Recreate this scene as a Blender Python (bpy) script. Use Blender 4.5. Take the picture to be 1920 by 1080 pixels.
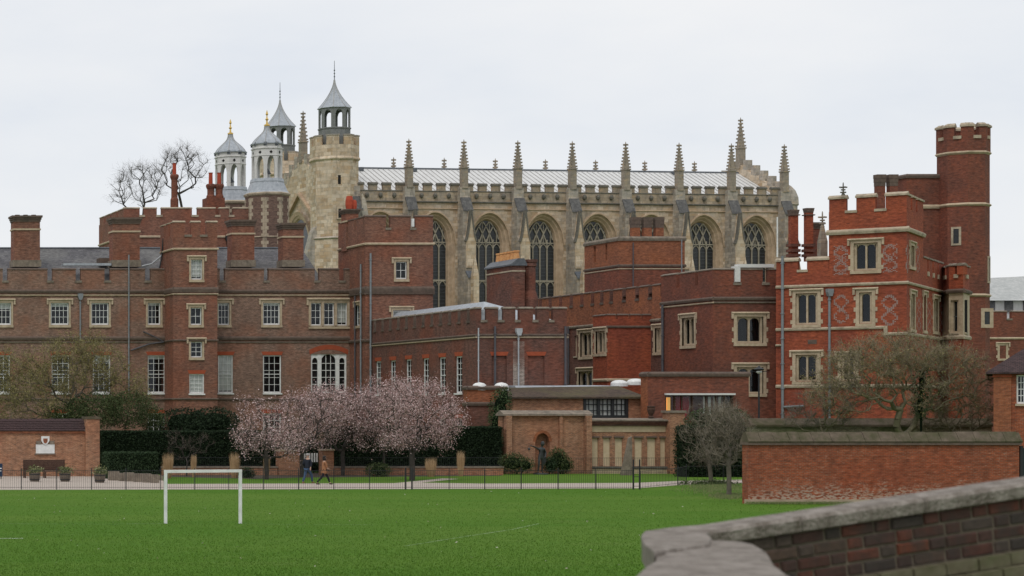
import bpy, math, random
import numpy as np
from mathutils import Vector, Matrix

for o in list(bpy.data.objects):
    bpy.data.objects.remove(o)
sc = bpy.context.scene
col = sc.collection
RNG = random.Random(7)
R = math.radians

# ------------------------------------------------------------------ camera
# a level shift-lens view: focal length 75 mm on 36 mm, lens shifted right and up
FPX, PPX, HZ, HC = 4000.0, -700.0, 765.0, 4.6      # in pixels of a 1920 wide frame
cam_data = bpy.data.cameras.new('camera')
cam = bpy.data.objects.new('camera', cam_data)
col.objects.link(cam)
cam.location = (0, 0, HC)
cam.rotation_euler = (R(90), 0, 0)
cam_data.sensor_width = 36.0
cam_data.lens = 36.0 * FPX / 1920.0
cam_data.shift_x = (960 - PPX) / 1920.0
cam_data.shift_y = (HZ - 540) / 1920.0
cam_data.clip_start = 0.5
cam_data.clip_end = 6000
cam_data.dof.use_dof = True
cam_data.dof.focus_distance = 170
cam_data.dof.aperture_fstop = 3.8
sc.camera = cam
sc.render.resolution_x, sc.render.resolution_y = 1024, 576

# ------------------------------------------------------------------ sky, sun, exposure
SUN_EL, SUN_AZ = R(56), R(215)
world = bpy.data.worlds.new('World')
sc.world = world
world.use_nodes = True
nt = world.node_tree
nt.nodes.clear()
wo = nt.nodes.new('ShaderNodeOutputWorld')
sky = nt.nodes.new('ShaderNodeTexSky')
sky.sky_type = 'NISHITA'
sky.sun_disc = False
sky.sun_elevation = SUN_EL
sky.sun_rotation = SUN_AZ
bg1 = nt.nodes.new('ShaderNodeBackground')
bg1.inputs['Strength'].default_value = 0.12
nt.links.new(sky.outputs[0], bg1.inputs['Color'])
bg2 = nt.nodes.new('ShaderNodeBackground')
bg2.inputs['Strength'].default_value = 1.0
tc = nt.nodes.new('ShaderNodeTexCoord')
mp = nt.nodes.new('ShaderNodeMapping')
mp.inputs['Scale'].default_value = (2.2, 2.2, 6.0)
nt.links.new(tc.outputs['Generated'], mp.inputs['Vector'])
nz = nt.nodes.new('ShaderNodeTexNoise')
nz.inputs['Scale'].default_value = 1.6
nz.inputs['Detail'].default_value = 6
nz.inputs['Roughness'].default_value = 0.52
nt.links.new(mp.outputs[0], nz.inputs['Vector'])
cr = nt.nodes.new('ShaderNodeValToRGB')
e = cr.color_ramp.elements
e[0].position = 0.32; e[0].color = (0.70, 0.75, 0.835, 1)
e[1].position = 0.66; e[1].color = (0.915, 0.915, 0.922, 1)
m_ = cr.color_ramp.elements.new(0.48); m_.color = (0.82, 0.845, 0.885, 1)
nt.links.new(nz.outputs['Fac'], cr.inputs['Fac'])
nt.links.new(cr.outputs[0], bg2.inputs['Color'])
mx = nt.nodes.new('ShaderNodeMixShader')
mx.inputs[0].default_value = 0.94
nt.links.new(bg1.outputs[0], mx.inputs[1])
nt.links.new(bg2.outputs[0], mx.inputs[2])
nt.links.new(mx.outputs[0], wo.inputs['Surface'])

sun_d = bpy.data.lights.new('sun', 'SUN')
sun_d.energy = 1.1
sun_d.angle = R(16)
sun_d.color = (1.0, 0.97, 0.92)
sun = bpy.data.objects.new('sun', sun_d)
col.objects.link(sun)
sun.location = (0, 0, 120)
# direction towards the sun: behind the camera, a little to the left
_sd = Vector((math.sin(SUN_AZ) * math.cos(SUN_EL), math.cos(SUN_AZ) * math.cos(SUN_EL), math.sin(SUN_EL)))
sun.rotation_euler = _sd.to_track_quat('Z', 'Y').to_euler()
sc.view_settings.view_transform = 'Standard'
sc.view_settings.look = 'None'
sc.view_settings.exposure = 0.0
sc.view_settings.gamma = 1.0
sc.view_settings.use_curve_mapping = False
sc.render.engine = 'CYCLES'
sc.cycles.max_bounces = 6
sc.cycles.diffuse_bounces = 3
sc.cycles.glossy_bounces = 2
sc.cycles.transparent_max_bounces = 16
sc.cycles.use_denoising = True

# ------------------------------------------------------------------ scene helpers
WM = {}
I4 = Matrix.Identity(4)
T = Matrix.Translation
def RZ(a): return Matrix.Rotation(a, 4, 'Z')
def link(o, parent, M):
    col.objects.link(o)
    if parent is not None:
        o.parent = parent
        o.matrix_basis = WM[parent.name].inverted() @ M
    else:
        o.matrix_basis = M
    WM[o.name] = M.copy()
    return o
def tag(o, label=None, cat=None, group=None, kind=None):
    if label: o['label'] = label
    if cat: o['category'] = cat
    if group: o['group'] = group
    if kind: o['kind'] = kind
    return o
def thing(name, label, cat, loc, group=None):
    o = bpy.data.objects.new(name, None)
    o.empty_display_size = 0.5
    link(o, None, T(Vector(loc)))
    return tag(o, label, cat, group)
def inst(mesh, name, parent, M):
    return link(bpy.data.objects.new(name, mesh), parent, M)
def GX(x, Z): return (x - PPX) * Z / FPX                 # world x of a picture column at depth Z
def GZ(y, Z): return HC - (y - HZ) * Z / FPX             # height of a picture row at depth Z
def ZG(y): return FPX * HC / (y - HZ)                    # depth where a picture row meets the ground
def W(x, y, Z): return Vector((GX(x, Z), Z, GZ(y, Z)))
def G(x, y):
    Z = ZG(y); return Vector((GX(x, Z), Z, 0))

class MB:
    """collects shapes; build() links them as one mesh object"""
    def __init__(s, M=None):
        s.v = []; s.f = []; s.m = []; s.T = M
    def add(s, vs, fs, mi=0):
        o = len(s.v)
        if s.T is not None:
            vs = [tuple(s.T @ Vector(p)) for p in vs]
        s.v += [tuple(p) for p in vs]
        s.f += [[i + o for i in f] for f in fs]
        s.m += [mi] * len(fs)
        return s
    def box(s, x0, x1, y0, y1, z0, z1, mi=0):
        return s.add([(x0,y0,z0),(x1,y0,z0),(x1,y1,z0),(x0,y1,z0),(x0,y0,z1),(x1,y0,z1),(x1,y1,z1),(x0,y1,z1)],
                     [(0,3,2,1),(4,5,6,7),(0,1,5,4),(1,2,6,5),(2,3,7,6),(3,0,4,7)], mi)
    def ext(s, poly, h0, h1, ax, mi=0, caps=True):
        n = len(poly)
        def q(p, h):
            return (h, p[0], p[1]) if ax == 'x' else (p[0], h, p[1]) if ax == 'y' else (p[0], p[1], h)
        vs = [q(p, h0) for p in poly] + [q(p, h1) for p in poly]
        fs = [(i, (i+1) % n, n + (i+1) % n, n + i) for i in range(n)]
        if caps: fs += [tuple(range(n))[::-1], tuple(range(n, 2*n))]
        return s.add(vs, fs, mi)
    def lathe(s, prof, n=8, cx=0, cy=0, rot=None, mi=0, cap=True):
        rot = math.pi / n if rot is None else rot
        vs = []
        for r, z in prof:
            for k in range(n):
                a = rot + 2 * math.pi * k / n
                vs.append((cx + r * math.cos(a), cy + r * math.sin(a), z))
        fs = []
        for i in range(len(prof) - 1):
            for k in range(n):
                k2 = (k + 1) % n
                fs.append((i*n+k, i*n+k2, (i+1)*n+k2, (i+1)*n+k))
        if cap:
            fs.append(tuple(range(n))[::-1]); fs.append(tuple(range((len(prof)-1)*n, len(prof)*n)))
        return s.add(vs, fs, mi)
    def tube(s, p0, p1, r0, r1, n=6, mi=0):
        p0, p1 = Vector(p0), Vector(p1)
        d = (p1 - p0)
        if d.length < 1e-6: return s
        d.normalize()
        a = d.orthogonal().normalized(); b = d.cross(a)
        vs = []
        for p, r in ((p0, r0), (p1, r1)):
            for k in range(n):
                t = 2 * math.pi * k / n
                vs.append(p + (a * math.cos(t) + b * math.sin(t)) * r)
        fs = [(k, (k+1) % n, n + (k+1) % n, n + k) for k in range(n)] + [tuple(range(n))[::-1], tuple(range(n, 2*n))]
        return s.add(vs, fs, mi)
    def path(s, pts, r, n=6, mi=0):
        for a, b in zip(pts[:-1], pts[1:]): s.tube(a, b, r, r, n, mi)
        return s
    def bar(s, pts, w, y0, y1, mi=0):
        """a flat bar following a line in the x-z plane"""
        P = [Vector((p[0], p[1])) for p in pts]
        L, Rr = [], []
        for i, p in enumerate(P):
            d = (P[min(i+1, len(P)-1)] - P[max(i-1, 0)])
            d = d.normalized() if d.length > 1e-9 else Vector((1, 0))
            nn = Vector((-d.y, d.x)) * w * 0.5
            L.append(p + nn); Rr.append(p - nn)
        n = len(P); vs = []
        for y in (y0, y1):
            vs += [(q.x, y, q.y) for q in L] + [(q.x, y, q.y) for q in Rr]
        fs = []
        for i in range(n - 1):
            fs += [(i, i+1, n+i+1, n+i), (2*n+i, 3*n+i, 3*n+i+1, 2*n+i+1), (i, 2*n+i, 2*n+i+1, i+1), (n+i, n+i+1, 3*n+i+1, 3*n+i)]
        fs += [(0, n, 3*n, 2*n), (n-1, 3*n-1, 4*n-1, 2*n-1)]
        return s.add(vs, fs, mi)
    def mesh(s, name, mats):
        me = bpy.data.meshes.new(name)
        me.from_pydata(s.v, [], s.f)
        if not isinstance(mats, (list, tuple)): mats = [mats]
        for m in mats: me.materials.append(m)
        if len(mats) > 1: me.polygons.foreach_set('material_index', s.m)
        me.update()
        uv = me.uv_layers.new(name='UVMap')
        dat = [0.0] * (2 * len(me.loops))
        vv = s.v
        for p in me.polygons:
            nn = p.normal
            if abs(nn.z) < 0.75:
                L = math.hypot(nn.x, nn.y)
                tx, ty = -nn.y / L, nn.x / L
                if (tx, ty) < (0, 0): tx, ty = -tx, -ty
                for li in p.loop_indices:
                    q = vv[me.loops[li].vertex_index]
                    dat[2*li] = q[0]*tx + q[1]*ty; dat[2*li+1] = q[2]
            else:
                for li in p.loop_indices:
                    q = vv[me.loops[li].vertex_index]
                    dat[2*li] = q[0]; dat[2*li+1] = q[1]
        uv.data.foreach_set('uv', dat)
        return me
    def build(s, name, mats, parent=None, M=None):
        if not s.v: return None
        return inst(s.mesh(name, mats), name, parent, M if M is not None else I4)

def mesh_np(name, v, f, mat, smooth=False):
    v = np.asarray(v, dtype=np.float32); f = np.asarray(f, dtype=np.int32)
    me = bpy.data.meshes.new(name)
    k = f.shape[1]
    me.vertices.add(len(v)); me.vertices.foreach_set('co', v.ravel())
    me.loops.add(f.size); me.loops.foreach_set('vertex_index', f.ravel())
    me.polygons.add(len(f))
    me.polygons.foreach_set('loop_start', np.arange(0, f.size, k, dtype=np.int32))
    me.polygons.foreach_set('loop_total', np.full(len(f), k, dtype=np.int32))
    if mat: me.materials.append(mat)
    me.update(calc_edges=True)
    me.validate()
    return me

# ------------------------------------------------------------------ materials
def new_mat(name):
    m = bpy.data.materials.new(name); m.use_nodes = True
    t = m.node_tree
    return m, t, t.nodes['Principled BSDF']
def nd(t, typ, **kw):
    n = t.nodes.new(typ)
    for k, v in kw.items():
        if k in n.inputs: n.inputs[k].default_value = v
        else: setattr(n, k, v)
    return n
def c4(c): return (c[0], c[1], c[2], 1)
def mixc(t, fac, a, b, blend='MIX'):
    n = t.nodes.new('ShaderNodeMix'); n.data_type = 'RGBA'; n.blend_type = blend
    for sock, val in ((n.inputs[0], fac), (n.inputs[6], a), (n.inputs[7], b)):
        if isinstance(val, bpy.types.NodeSocket): t.links.new(val, sock)
        elif isinstance(val, (int, float)): sock.default_value = val
        else: sock.default_value = c4(val)
    return n.outputs[2]
def noise_fac(t, vec, scale, lo, hi, detail=4, rough=0.55, sx=None):
    if sx is not None:
        mpn = t.nodes.new('ShaderNodeMapping'); mpn.inputs['Scale'].default_value = sx
        t.links.new(vec, mpn.inputs['Vector']); vec = mpn.outputs[0]
    n = nd(t, 'ShaderNodeTexNoise', Scale=scale, Detail=detail, Roughness=rough)
    t.links.new(vec, n.inputs['Vector'])
    r = nd(t, 'ShaderNodeMapRange'); r.inputs[1].default_value = lo; r.inputs[2].default_value = hi
    t.links.new(n.outputs['Fac'], r.inputs[0])
    return r.outputs[0]
def brick_mat(name, c1, c2, mortar, dark=(0.07, 0.045, 0.04), patch=None, darkamt=0.55, patchamt=0.6, bw=0.225, rh=0.075,
              ms=0.009, pale=None, paleamt=0.0, rough=0.9, speck=0.5, bump=0.4, foot=None, mott=0.38):
    m, t, b = new_mat(name)
    uv = nd(t, 'ShaderNodeUVMap'); geo = nd(t, 'ShaderNodeNewGeometry')
    br = nd(t, 'ShaderNodeTexBrick')
    br.inputs['Color1'].default_value = c4(c1); br.inputs['Color2'].default_value = c4(c2); br.inputs['Mortar'].default_value = c4(mortar)
    br.inputs['Scale'].default_value = 1.0; br.inputs['Brick Width'].default_value = bw; br.inputs['Row Height'].default_value = rh
    br.inputs['Mortar Size'].default_value = ms; br.inputs['Mortar Smooth'].default_value = 0.2; br.inputs['Bias'].default_value = -0.1
    t.links.new(uv.outputs[0], br.inputs['Vector'])
    c = br.outputs['Color']
    P = geo.outputs['Position']
    # single burnt and pale bricks
    f1 = noise_fac(t, uv.outputs[0], 1.0, 0.60, 0.72, 2, 0.5, (3.2, 9.0, 1))
    k = nd(t, 'ShaderNodeMath', operation='MULTIPLY'); k.inputs[1].default_value = speck; t.links.new(f1, k.inputs[0])
    c = mixc(t, k.outputs[0], c, dark)
    f1b = noise_fac(t, uv.outputs[0], 1.0, 0.62, 0.72, 2, 0.5, (4.1, 11.0, 1.7))
    k = nd(t, 'ShaderNodeMath', operation='MULTIPLY'); k.inputs[1].default_value = speck * 0.55; t.links.new(f1b, k.inputs[0])
    c = mixc(t, k.outputs[0], c, pale or (min(1, c1[0]*1.9), min(1, c1[1]*2.4), min(1, c1[2]*2.6)))
    if patch:
        f2 = noise_fac(t, P, 0.33, 0.45, 0.62, 5, 0.6)
        k = nd(t, 'ShaderNodeMath', operation='MULTIPLY'); k.inputs[1].default_value = patchamt; t.links.new(f2, k.inputs[0])
        c = mixc(t, k.outputs[0], c, patch)
    f3 = noise_fac(t, P, 0.8, 0.42, 0.75, 7, 0.65, (1, 1, 0.55))
    k = nd(t, 'ShaderNodeMath', operation='MULTIPLY'); k.inputs[1].default_value = darkamt; t.links.new(f3, k.inputs[0])
    c = mixc(t, k.outputs[0], c, dark)
    vm = nd(t, 'ShaderNodeMapping'); vm.inputs['Scale'].default_value = (2.6, 6.5, 1); t.links.new(uv.outputs[0], vm.inputs['Vector'])
    vn = nd(t, 'ShaderNodeTexNoise', Scale=1.0, Detail=3, Roughness=0.7); t.links.new(vm.outputs[0], vn.inputs['Vector'])
    vr = nd(t, 'ShaderNodeMapRange'); vr.inputs[1].default_value = 0.3; vr.inputs[2].default_value = 0.7; vr.inputs[3].default_value = 1 - mott; vr.inputs[4].default_value = 1 + mott
    t.links.new(vn.outputs['Fac'], vr.inputs[0])
    vv_ = nd(t, 'ShaderNodeVectorMath', operation='SCALE'); t.links.new(c, vv_.inputs[0]); t.links.new(vr.outputs[0], vv_.inputs['Scale'])
    c = vv_.outputs[0]
    if paleamt > 0:
        f4 = noise_fac(t, P, 0.9, 0.52, 0.7, 7, 0.7)
        k = nd(t, 'ShaderNodeMath', operation='MULTIPLY'); k.inputs[1].default_value = paleamt; t.links.new(f4, k.inputs[0])
        c = mixc(t, k.outputs[0], c, pale or (0.4, 0.33, 0.27))
    if foot:      # salts drawn up from the ground, ragged upper edge
        sx = nd(t, 'ShaderNodeSeparateXYZ'); t.links.new(P, sx.inputs[0])
        hr = nd(t, 'ShaderNodeMapRange'); hr.inputs[1].default_value = foot[0]; hr.inputs[2].default_value = foot[1]; hr.inputs[3].default_value = -0.25; hr.inputs[4].default_value = 0.26
        t.links.new(sx.outputs['Z'], hr.inputs[0])
        n5 = nd(t, 'ShaderNodeTexNoise', Scale=1.5, Detail=12, Roughness=0.85); t.links.new(P, n5.inputs['Vector'])
        ad = nd(t, 'ShaderNodeMath', operation='ADD'); t.links.new(hr.outputs[0], ad.inputs[0]); t.links.new(n5.outputs['Fac'], ad.inputs[1])
        r5 = nd(t, 'ShaderNodeMapRange'); r5.inputs[1].default_value = 0.52; r5.inputs[2].default_value = 0.74; r5.inputs[4].default_value = 0.8
        t.links.new(ad.outputs[0], r5.inputs[0])
        fb_ = noise_fac(t, uv.outputs[0], 1.0, 0.44, 0.56, 2, 0.5, (5.0, 12.0, 1))
        mb_ = nd(t, 'ShaderNodeMath', operation='MULTIPLY'); t.links.new(r5.outputs[0], mb_.inputs[0]); t.links.new(fb_, mb_.inputs[1])
        c = mixc(t, mb_.outputs[0], c, pale)
    t.links.new(c, b.inputs['Base Color'])
    b.inputs['Roughness'].default_value = rough
    b.inputs['Specular IOR Level'].default_value = 0.2
    bp = nd(t, 'ShaderNodeBump'); bp.inputs['Strength'].default_value = bump; bp.inputs['Distance'].default_value = 0.02
    inv = nd(t, 'ShaderNodeMath', operation='SUBTRACT'); inv.inputs[0].default_value = 1.0
    t.links.new(br.outputs['Fac'], inv.inputs[1]); t.links.new(inv.outputs[0], bp.inputs['Height'])
    t.links.new(bp.outputs[0], b.inputs['Normal'])
    return m
def rough_mat(name, ca, cb, cd=None, s1=0.6, s2=4.0, damt=0.6, rough=0.85, spec=0.25, metal=0.0, streak=False, bump=0.15, dlo=0.5, dhi=0.72):
    """two tones mixed by fine noise, a third in larger patches or streaks"""
    m, t, b = new_mat(name)
    geo = nd(t, 'ShaderNodeNewGeometry'); P = geo.outputs['Position']
    f = noise_fac(t, P, s2, 0.35, 0.65, 6, 0.65)
    c = mixc(t, f, ca, cb)
    if cd:
        g = noise_fac(t, P, s1, dlo, dhi, 6, 0.65, (2.5, 2.5, 0.35) if streak else None)
        k = nd(t, 'ShaderNodeMath', operation='MULTIPLY'); k.inputs[1].default_value = damt; t.links.new(g, k.inputs[0])
        c = mixc(t, k.outputs[0], c, cd)
    t.links.new(c, b.inputs['Base Color'])
    b.inputs['Roughness'].default_value = rough; b.inputs['Metallic'].default_value = metal
    b.inputs['Specular IOR Level'].default_value = spec
    if bump:
        bp = nd(t, 'ShaderNodeBump'); bp.inputs['Strength'].default_value = bump; bp.inputs['Distance'].default_value = 0.03
        n2 = nd(t, 'ShaderNodeTexNoise', Scale=s2 * 3, Detail=5); t.links.new(P, n2.inputs['Vector'])
        t.links.new(n2.outputs['Fac'], bp.inputs['Height']); t.links.new(bp.outputs[0], b.inputs['Normal'])
    return m
def stone_mat(name, ca, cb, cg, cd, bw=0.75, rh=0.36, damt=0.6, gamt=0.6):
    """coursed ashlar: blocks of two tones, grey weathering and dark lichen stains"""
    m, t, b = new_mat(name)
    uv = nd(t, 'ShaderNodeUVMap'); geo = nd(t, 'ShaderNodeNewGeometry'); P = geo.outputs['Position']
    br = nd(t, 'ShaderNodeTexBrick')
    br.inputs['Color1'].default_value = c4(ca); br.inputs['Color2'].default_value = c4(cb)
    br.inputs['Mortar'].default_value = c4([x * 0.55 for x in cg])
    br.inputs['Scale'].default_value = 1.0; br.inputs['Brick Width'].default_value = bw; br.inputs['Row Height'].default_value = rh
    br.inputs['Mortar Size'].default_value = 0.012; br.inputs['Mortar Smooth'].default_value = 0.4
    t.links.new(uv.outputs[0], br.inputs['Vector'])
    c = br.outputs['Color']
    g = noise_fac(t, P, 0.55, 0.42, 0.62, 7, 0.68)
    k = nd(t, 'ShaderNodeMath', operation='MULTIPLY'); k.inputs[1].default_value = gamt; t.links.new(g, k.inputs[0])
    c = mixc(t, k.outputs[0], c, cg)
    g = noise_fac(t, P, 0.9, 0.53, 0.72, 8, 0.7, (1.6, 1.6, 0.5))
    k = nd(t, 'ShaderNodeMath', operation='MULTIPLY'); k.inputs[1].default_value = damt; t.links.new(g, k.inputs[0])
    c = mixc(t, k.outputs[0], c, cd)
    g = noise_fac(t, P, 7.0, 0.35, 0.7, 4, 0.6)
    g2 = noise_fac(t, P, 2.0, 0.48, 0.78, 5, 0.65)
    k = nd(t, 'ShaderNodeMath', operation='MULTIPLY'); k.inputs[1].default_value = 0.65; t.links.new(g2, k.inputs[0])
    c = mixc(t, k.outputs[0], c, [x * 0.42 for x in cg])
    g3 = noise_fac(t, P, 1.3, 0.55, 0.72, 4, 0.6, (1, 1, 2.2))
    k = nd(t, 'ShaderNodeMath', operation='MULTIPLY'); k.inputs[1].default_value = 0.45; t.links.new(g3, k.inputs[0])
    c = mixc(t, k.outputs[0], c, (0.60, 0.40, 0.20))
    t.links.new(c, b.inputs['Base Color'])
    b.inputs['Roughness'].default_value = 0.92; b.inputs['Specular IOR Level'].default_value = 0.15
    bp = nd(t, 'ShaderNodeBump'); bp.inputs['Strength'].default_value = 0.3; bp.inputs['Distance'].default_value = 0.05
    n2 = nd(t, 'ShaderNodeTexNoise', Scale=3.0, Detail=6); t.links.new(P, n2.inputs['Vector'])
    t.links.new(n2.outputs['Fac'], bp.inputs['Height']); t.links.new(bp.outputs[0], b.inputs['Normal'])
    return m
def plain(name, c, rough=0.6, spec=0.3, metal=0.0):
    m, t, b = new_mat(name)
    geo = nd(t, 'ShaderNodeNewGeometry')
    f = noise_fac(t, geo.outputs['Position'], 3.0, 0.3, 0.7, 5, 0.6)
    t.links.new(mixc(t, f, [x * 0.82 for x in c], [min(1, x * 1.08) for x in c]), b.inputs['Base Color'])
    b.inputs['Roughness'].default_value = rough; b.inputs['Specular IOR Level'].default_value = spec; b.inputs['Metallic'].default_value = metal
    return m
def leaf_mat(name, cols, rough=0.7, trans=0.0):
    """each leaf takes its own tone"""
    m, t, b = new_mat(name)
    geo = nd(t, 'ShaderNodeNewGeometry')
    r = nd(t, 'ShaderNodeValToRGB'); r.color_ramp.interpolation = 'LINEAR'
    el = r.color_ramp.elements
    el[0].position = 0; el[0].color = c4(cols[0]); el[1].position = 1; el[1].color = c4(cols[-1])
    for i, cc in enumerate(cols[1:-1]):
        q = el.new((i + 1) / (len(cols) - 1)); q.color = c4(cc)
    t.links.new(geo.outputs['Random Per Island'], r.inputs['Fac'])
    t.links.new(r.outputs[0], b.inputs['Base Color'])
    b.inputs['Roughness'].default_value = rough; b.inputs['Specular IOR Level'].default_value = 0.15
    return m

M = {}
M['brick_brown'] = brick_mat('brick_brown', (0.27,0.155,0.112), (0.16,0.093,0.073), (0.30,0.225,0.175), patch=(0.27,0.112,0.066), darkamt=0.42, patchamt=0.55, dark=(0.075,0.053,0.045), speck=0.7)
M['brick_tower'] = brick_mat('brick_tower', (0.26,0.108,0.072), (0.158,0.068,0.05), (0.25,0.165,0.12), patch=(0.27,0.085,0.046), darkamt=0.45, patchamt=0.5, speck=0.7)
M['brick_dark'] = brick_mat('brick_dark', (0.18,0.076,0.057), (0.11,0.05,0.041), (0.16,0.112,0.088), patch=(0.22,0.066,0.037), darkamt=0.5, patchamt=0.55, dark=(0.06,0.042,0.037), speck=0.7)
M['brick_orange'] = brick_mat('brick_orange', (0.33,0.108,0.05), (0.23,0.073,0.038), (0.23,0.135,0.09), patch=(0.36,0.12,0.046), darkamt=0.4, patchamt=0.5, dark=(0.10,0.05,0.038))
M['brick_red'] = brick_mat('brick_red', (0.38,0.085,0.038), (0.265,0.06,0.03), (0.27,0.10,0.058), patch=(0.24,0.06,0.038), darkamt=0.45, patchamt=0.6, dark=(0.12,0.042,0.032), speck=0.55)
M['brick_turret'] = brick_mat('brick_turret', (0.26,0.072,0.04), (0.165,0.053,0.037), (0.18,0.10,0.07), patch=(0.13,0.056,0.042), darkamt=0.5, patchamt=0.6, dark=(0.08,0.048,0.042))
M['brick_garden'] = brick_mat('brick_garden', (0.33,0.083,0.034), (0.22,0.055,0.027), (0.24,0.13,0.085), patch=(0.27,0.062,0.027), darkamt=0.45, patchamt=0.5, pale=(0.42,0.30,0.23), paleamt=0.18, ms=0.011)
M['brick_buff'] = brick_mat('brick_buff', (0.40,0.175,0.088), (0.27,0.113,0.062), (0.36,0.26,0.18), patch=(0.38,0.14,0.07), darkamt=0.35, patchamt=0.4, pale=(0.45,0.33,0.24), paleamt=0.15, ms=0.012)
M['brick_quoined'] = brick_mat('brick_quoined', (0.185,0.108,0.08), (0.125,0.075,0.058), (0.22,0.17,0.14), darkamt=0.4)
M['rubbed'] = plain('rubbed_brick', (0.36,0.088,0.045), 0.9, 0.1)
M['chapel'] = stone_mat('chapel_stone', (0.40,0.275,0.165), (0.67,0.535,0.40), (0.41,0.35,0.285), (0.12,0.10,0.083), damt=0.75, gamt=0.75)
M['turret_stone'] = stone_mat('turret_stone', (0.46,0.315,0.185), (0.75,0.62,0.475), (0.49,0.42,0.33), (0.16,0.137,0.105), bw=0.9, rh=0.42, damt=0.6, gamt=0.6)
M['grey_stone'] = stone_mat('grey_stone', (0.33,0.285,0.235), (0.56,0.48,0.39), (0.35,0.32,0.28), (0.10,0.092,0.08), damt=0.75, gamt=0.75)
M['pinnacle'] = stone_mat('pinnacle_stone', (0.38,0.315,0.245), (0.32,0.27,0.212), (0.25,0.22,0.185), (0.13,0.12,0.105), damt=0.6)
M['dark_stone'] = rough_mat('weathered_stone', (0.115,0.105,0.09), (0.19,0.175,0.145), (0.06,0.056,0.05))
M['trim'] = rough_mat('buff_trim', (0.42,0.325,0.22), (0.53,0.425,0.305), (0.19,0.14,0.095), s1=0.9, damt=0.55)
M['trim_pale'] = rough_mat('pale_trim', (0.37,0.30,0.215), (0.48,0.40,0.295), (0.13,0.105,0.08), s1=1.3, damt=0.75)
M['coping'] = rough_mat('grey_coping', (0.17,0.135,0.105), (0.27,0.225,0.175), (0.075,0.07,0.055), s1=1.4, damt=0.7)
M['cornice'] = rough_mat('soot_cornice', (0.105,0.075,0.06), (0.16,0.115,0.09), (0.055,0.05,0.042), s1=1.2)
M['white'] = plain('white_paint', (0.78,0.775,0.75), 0.5, 0.4)
M['cream'] = rough_mat('cream_stone', (0.54,0.42,0.27), (0.60,0.48,0.325), (0.34,0.26,0.165), s1=0.8, damt=0.5)
M['lead_pale'] = rough_mat('pale_lead', (0.60,0.59,0.57), (0.70,0.69,0.665), (0.44,0.43,0.415), s1=0.5, damt=0.4, rough=0.55, spec=0.4)
M['lead'] = rough_mat('lead_sheet', (0.29,0.315,0.345), (0.42,0.44,0.465), (0.19,0.21,0.235), s1=1.5, damt=0.5, rough=0.45, spec=0.5, streak=True)
M['lead_roll'] = rough_mat('lead_roll', (0.33,0.32,0.305), (0.44,0.43,0.415), (0.22,0.215,0.205), rough=0.6)
M['lead_dark'] = rough_mat('dark_lead', (0.085,0.095,0.105), (0.14,0.15,0.165), (0.06,0.066,0.075), rough=0.5)
M['lantern'] = rough_mat('lantern_paint', (0.16,0.165,0.16), (0.22,0.225,0.215), (0.14,0.145,0.09), s1=0.8, damt=0.5)
M['cupola_white'] = rough_mat('cupola_paint', (0.60,0.58,0.55), (0.69,0.67,0.645), (0.38,0.365,0.34), s1=1.2, damt=0.4)
M['gold'] = plain('gilding', (0.75,0.50,0.14), 0.35, 0.5, 0.6)
M['iron'] = plain('black_iron', (0.02,0.021,0.023), 0.5, 0.4)
M['pipe'] = plain('grey_pipe', (0.22,0.235,0.25), 0.55, 0.4)
M['pipe_dark'] = plain('dark_pipe', (0.09,0.085,0.095), 0.55, 0.4)
M['pipe_pale'] = plain('pale_pipe', (0.42,0.44,0.46), 0.5, 0.4)
M['interior'] = plain('dark_interior', (0.03,0.028,0.027), 0.9, 0.0)
M['blind'] = plain('linen_blind', (0.72,0.69,0.62), 0.9, 0.0)
M['curtain_red'] = plain('red_curtain', (0.38,0.02,0.018), 0.9, 0.0)
M['wood_dark'] = rough_mat('dark_wood', (0.055,0.03,0.022), (0.09,0.05,0.035), s2=9)
M['terracotta'] = rough_mat('terracotta', (0.55,0.24,0.09), (0.64,0.36,0.16), (0.35,0.13,0.06), s1=3)
M['red_pot'] = plain('red_clay', (0.42,0.075,0.04), 0.8, 0.2)
M['tile_roof'] = brick_mat('stone_tiles', (0.115,0.08,0.058), (0.07,0.05,0.039), (0.03,0.026,0.022), bw=0.22, rh=0.14, ms=0.01, patch=(0.13,0.115,0.05), patchamt=0.5, dark=(0.05,0.043,0.037))
M['tile_plum'] = brick_mat('plum_tiles', (0.085,0.052,0.052), (0.055,0.037,0.038), (0.025,0.02,0.02), bw=0.2, rh=0.12, ms=0.012, dark=(0.03,0.025,0.025), pale=(0.10,0.07,0.06))
M['slate'] = brick_mat('slate', (0.155,0.15,0.155), (0.10,0.097,0.105), (0.05,0.05,0.05), bw=0.3, rh=0.2, ms=0.008, patch=(0.20,0.195,0.18), patchamt=0.6, dark=(0.055,0.05,0.055), pale=(0.32,0.31,0.28), rough=0.6)
def glass_mat(name, tint, gl=0.05):
    m = bpy.data.materials.new(name); m.use_nodes = True
    t = m.node_tree; t.nodes.clear()
    o = t.nodes.new('ShaderNodeOutputMaterial'); a = t.nodes.new('ShaderNodeBsdfTransparent'); g = t.nodes.new('ShaderNodeBsdfGlossy')
    a.inputs['Color'].default_value = c4(tint); g.inputs['Roughness'].default_value = 0.06; g.inputs['Color'].default_value = (0.9, 0.95, 1, 1)
    x = t.nodes.new('ShaderNodeMixShader'); x.inputs[0].default_value = gl
    t.links.new(a.outputs[0], x.inputs[1]); t.links.new(g.outputs[0], x.inputs[2]); t.links.new(x.outputs[0], o.inputs['Surface'])
    return m
M['glass'] = glass_mat('window_glass', (0.8, 0.83, 0.85), 0.035)
M['glass_blue'] = rough_mat('leaded_glass', (0.014,0.015,0.017), (0.030,0.032,0.034), (0.009,0.010,0.011), s1=0.7, s2=5, rough=0.25, spec=0.5, bump=0.3)
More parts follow.
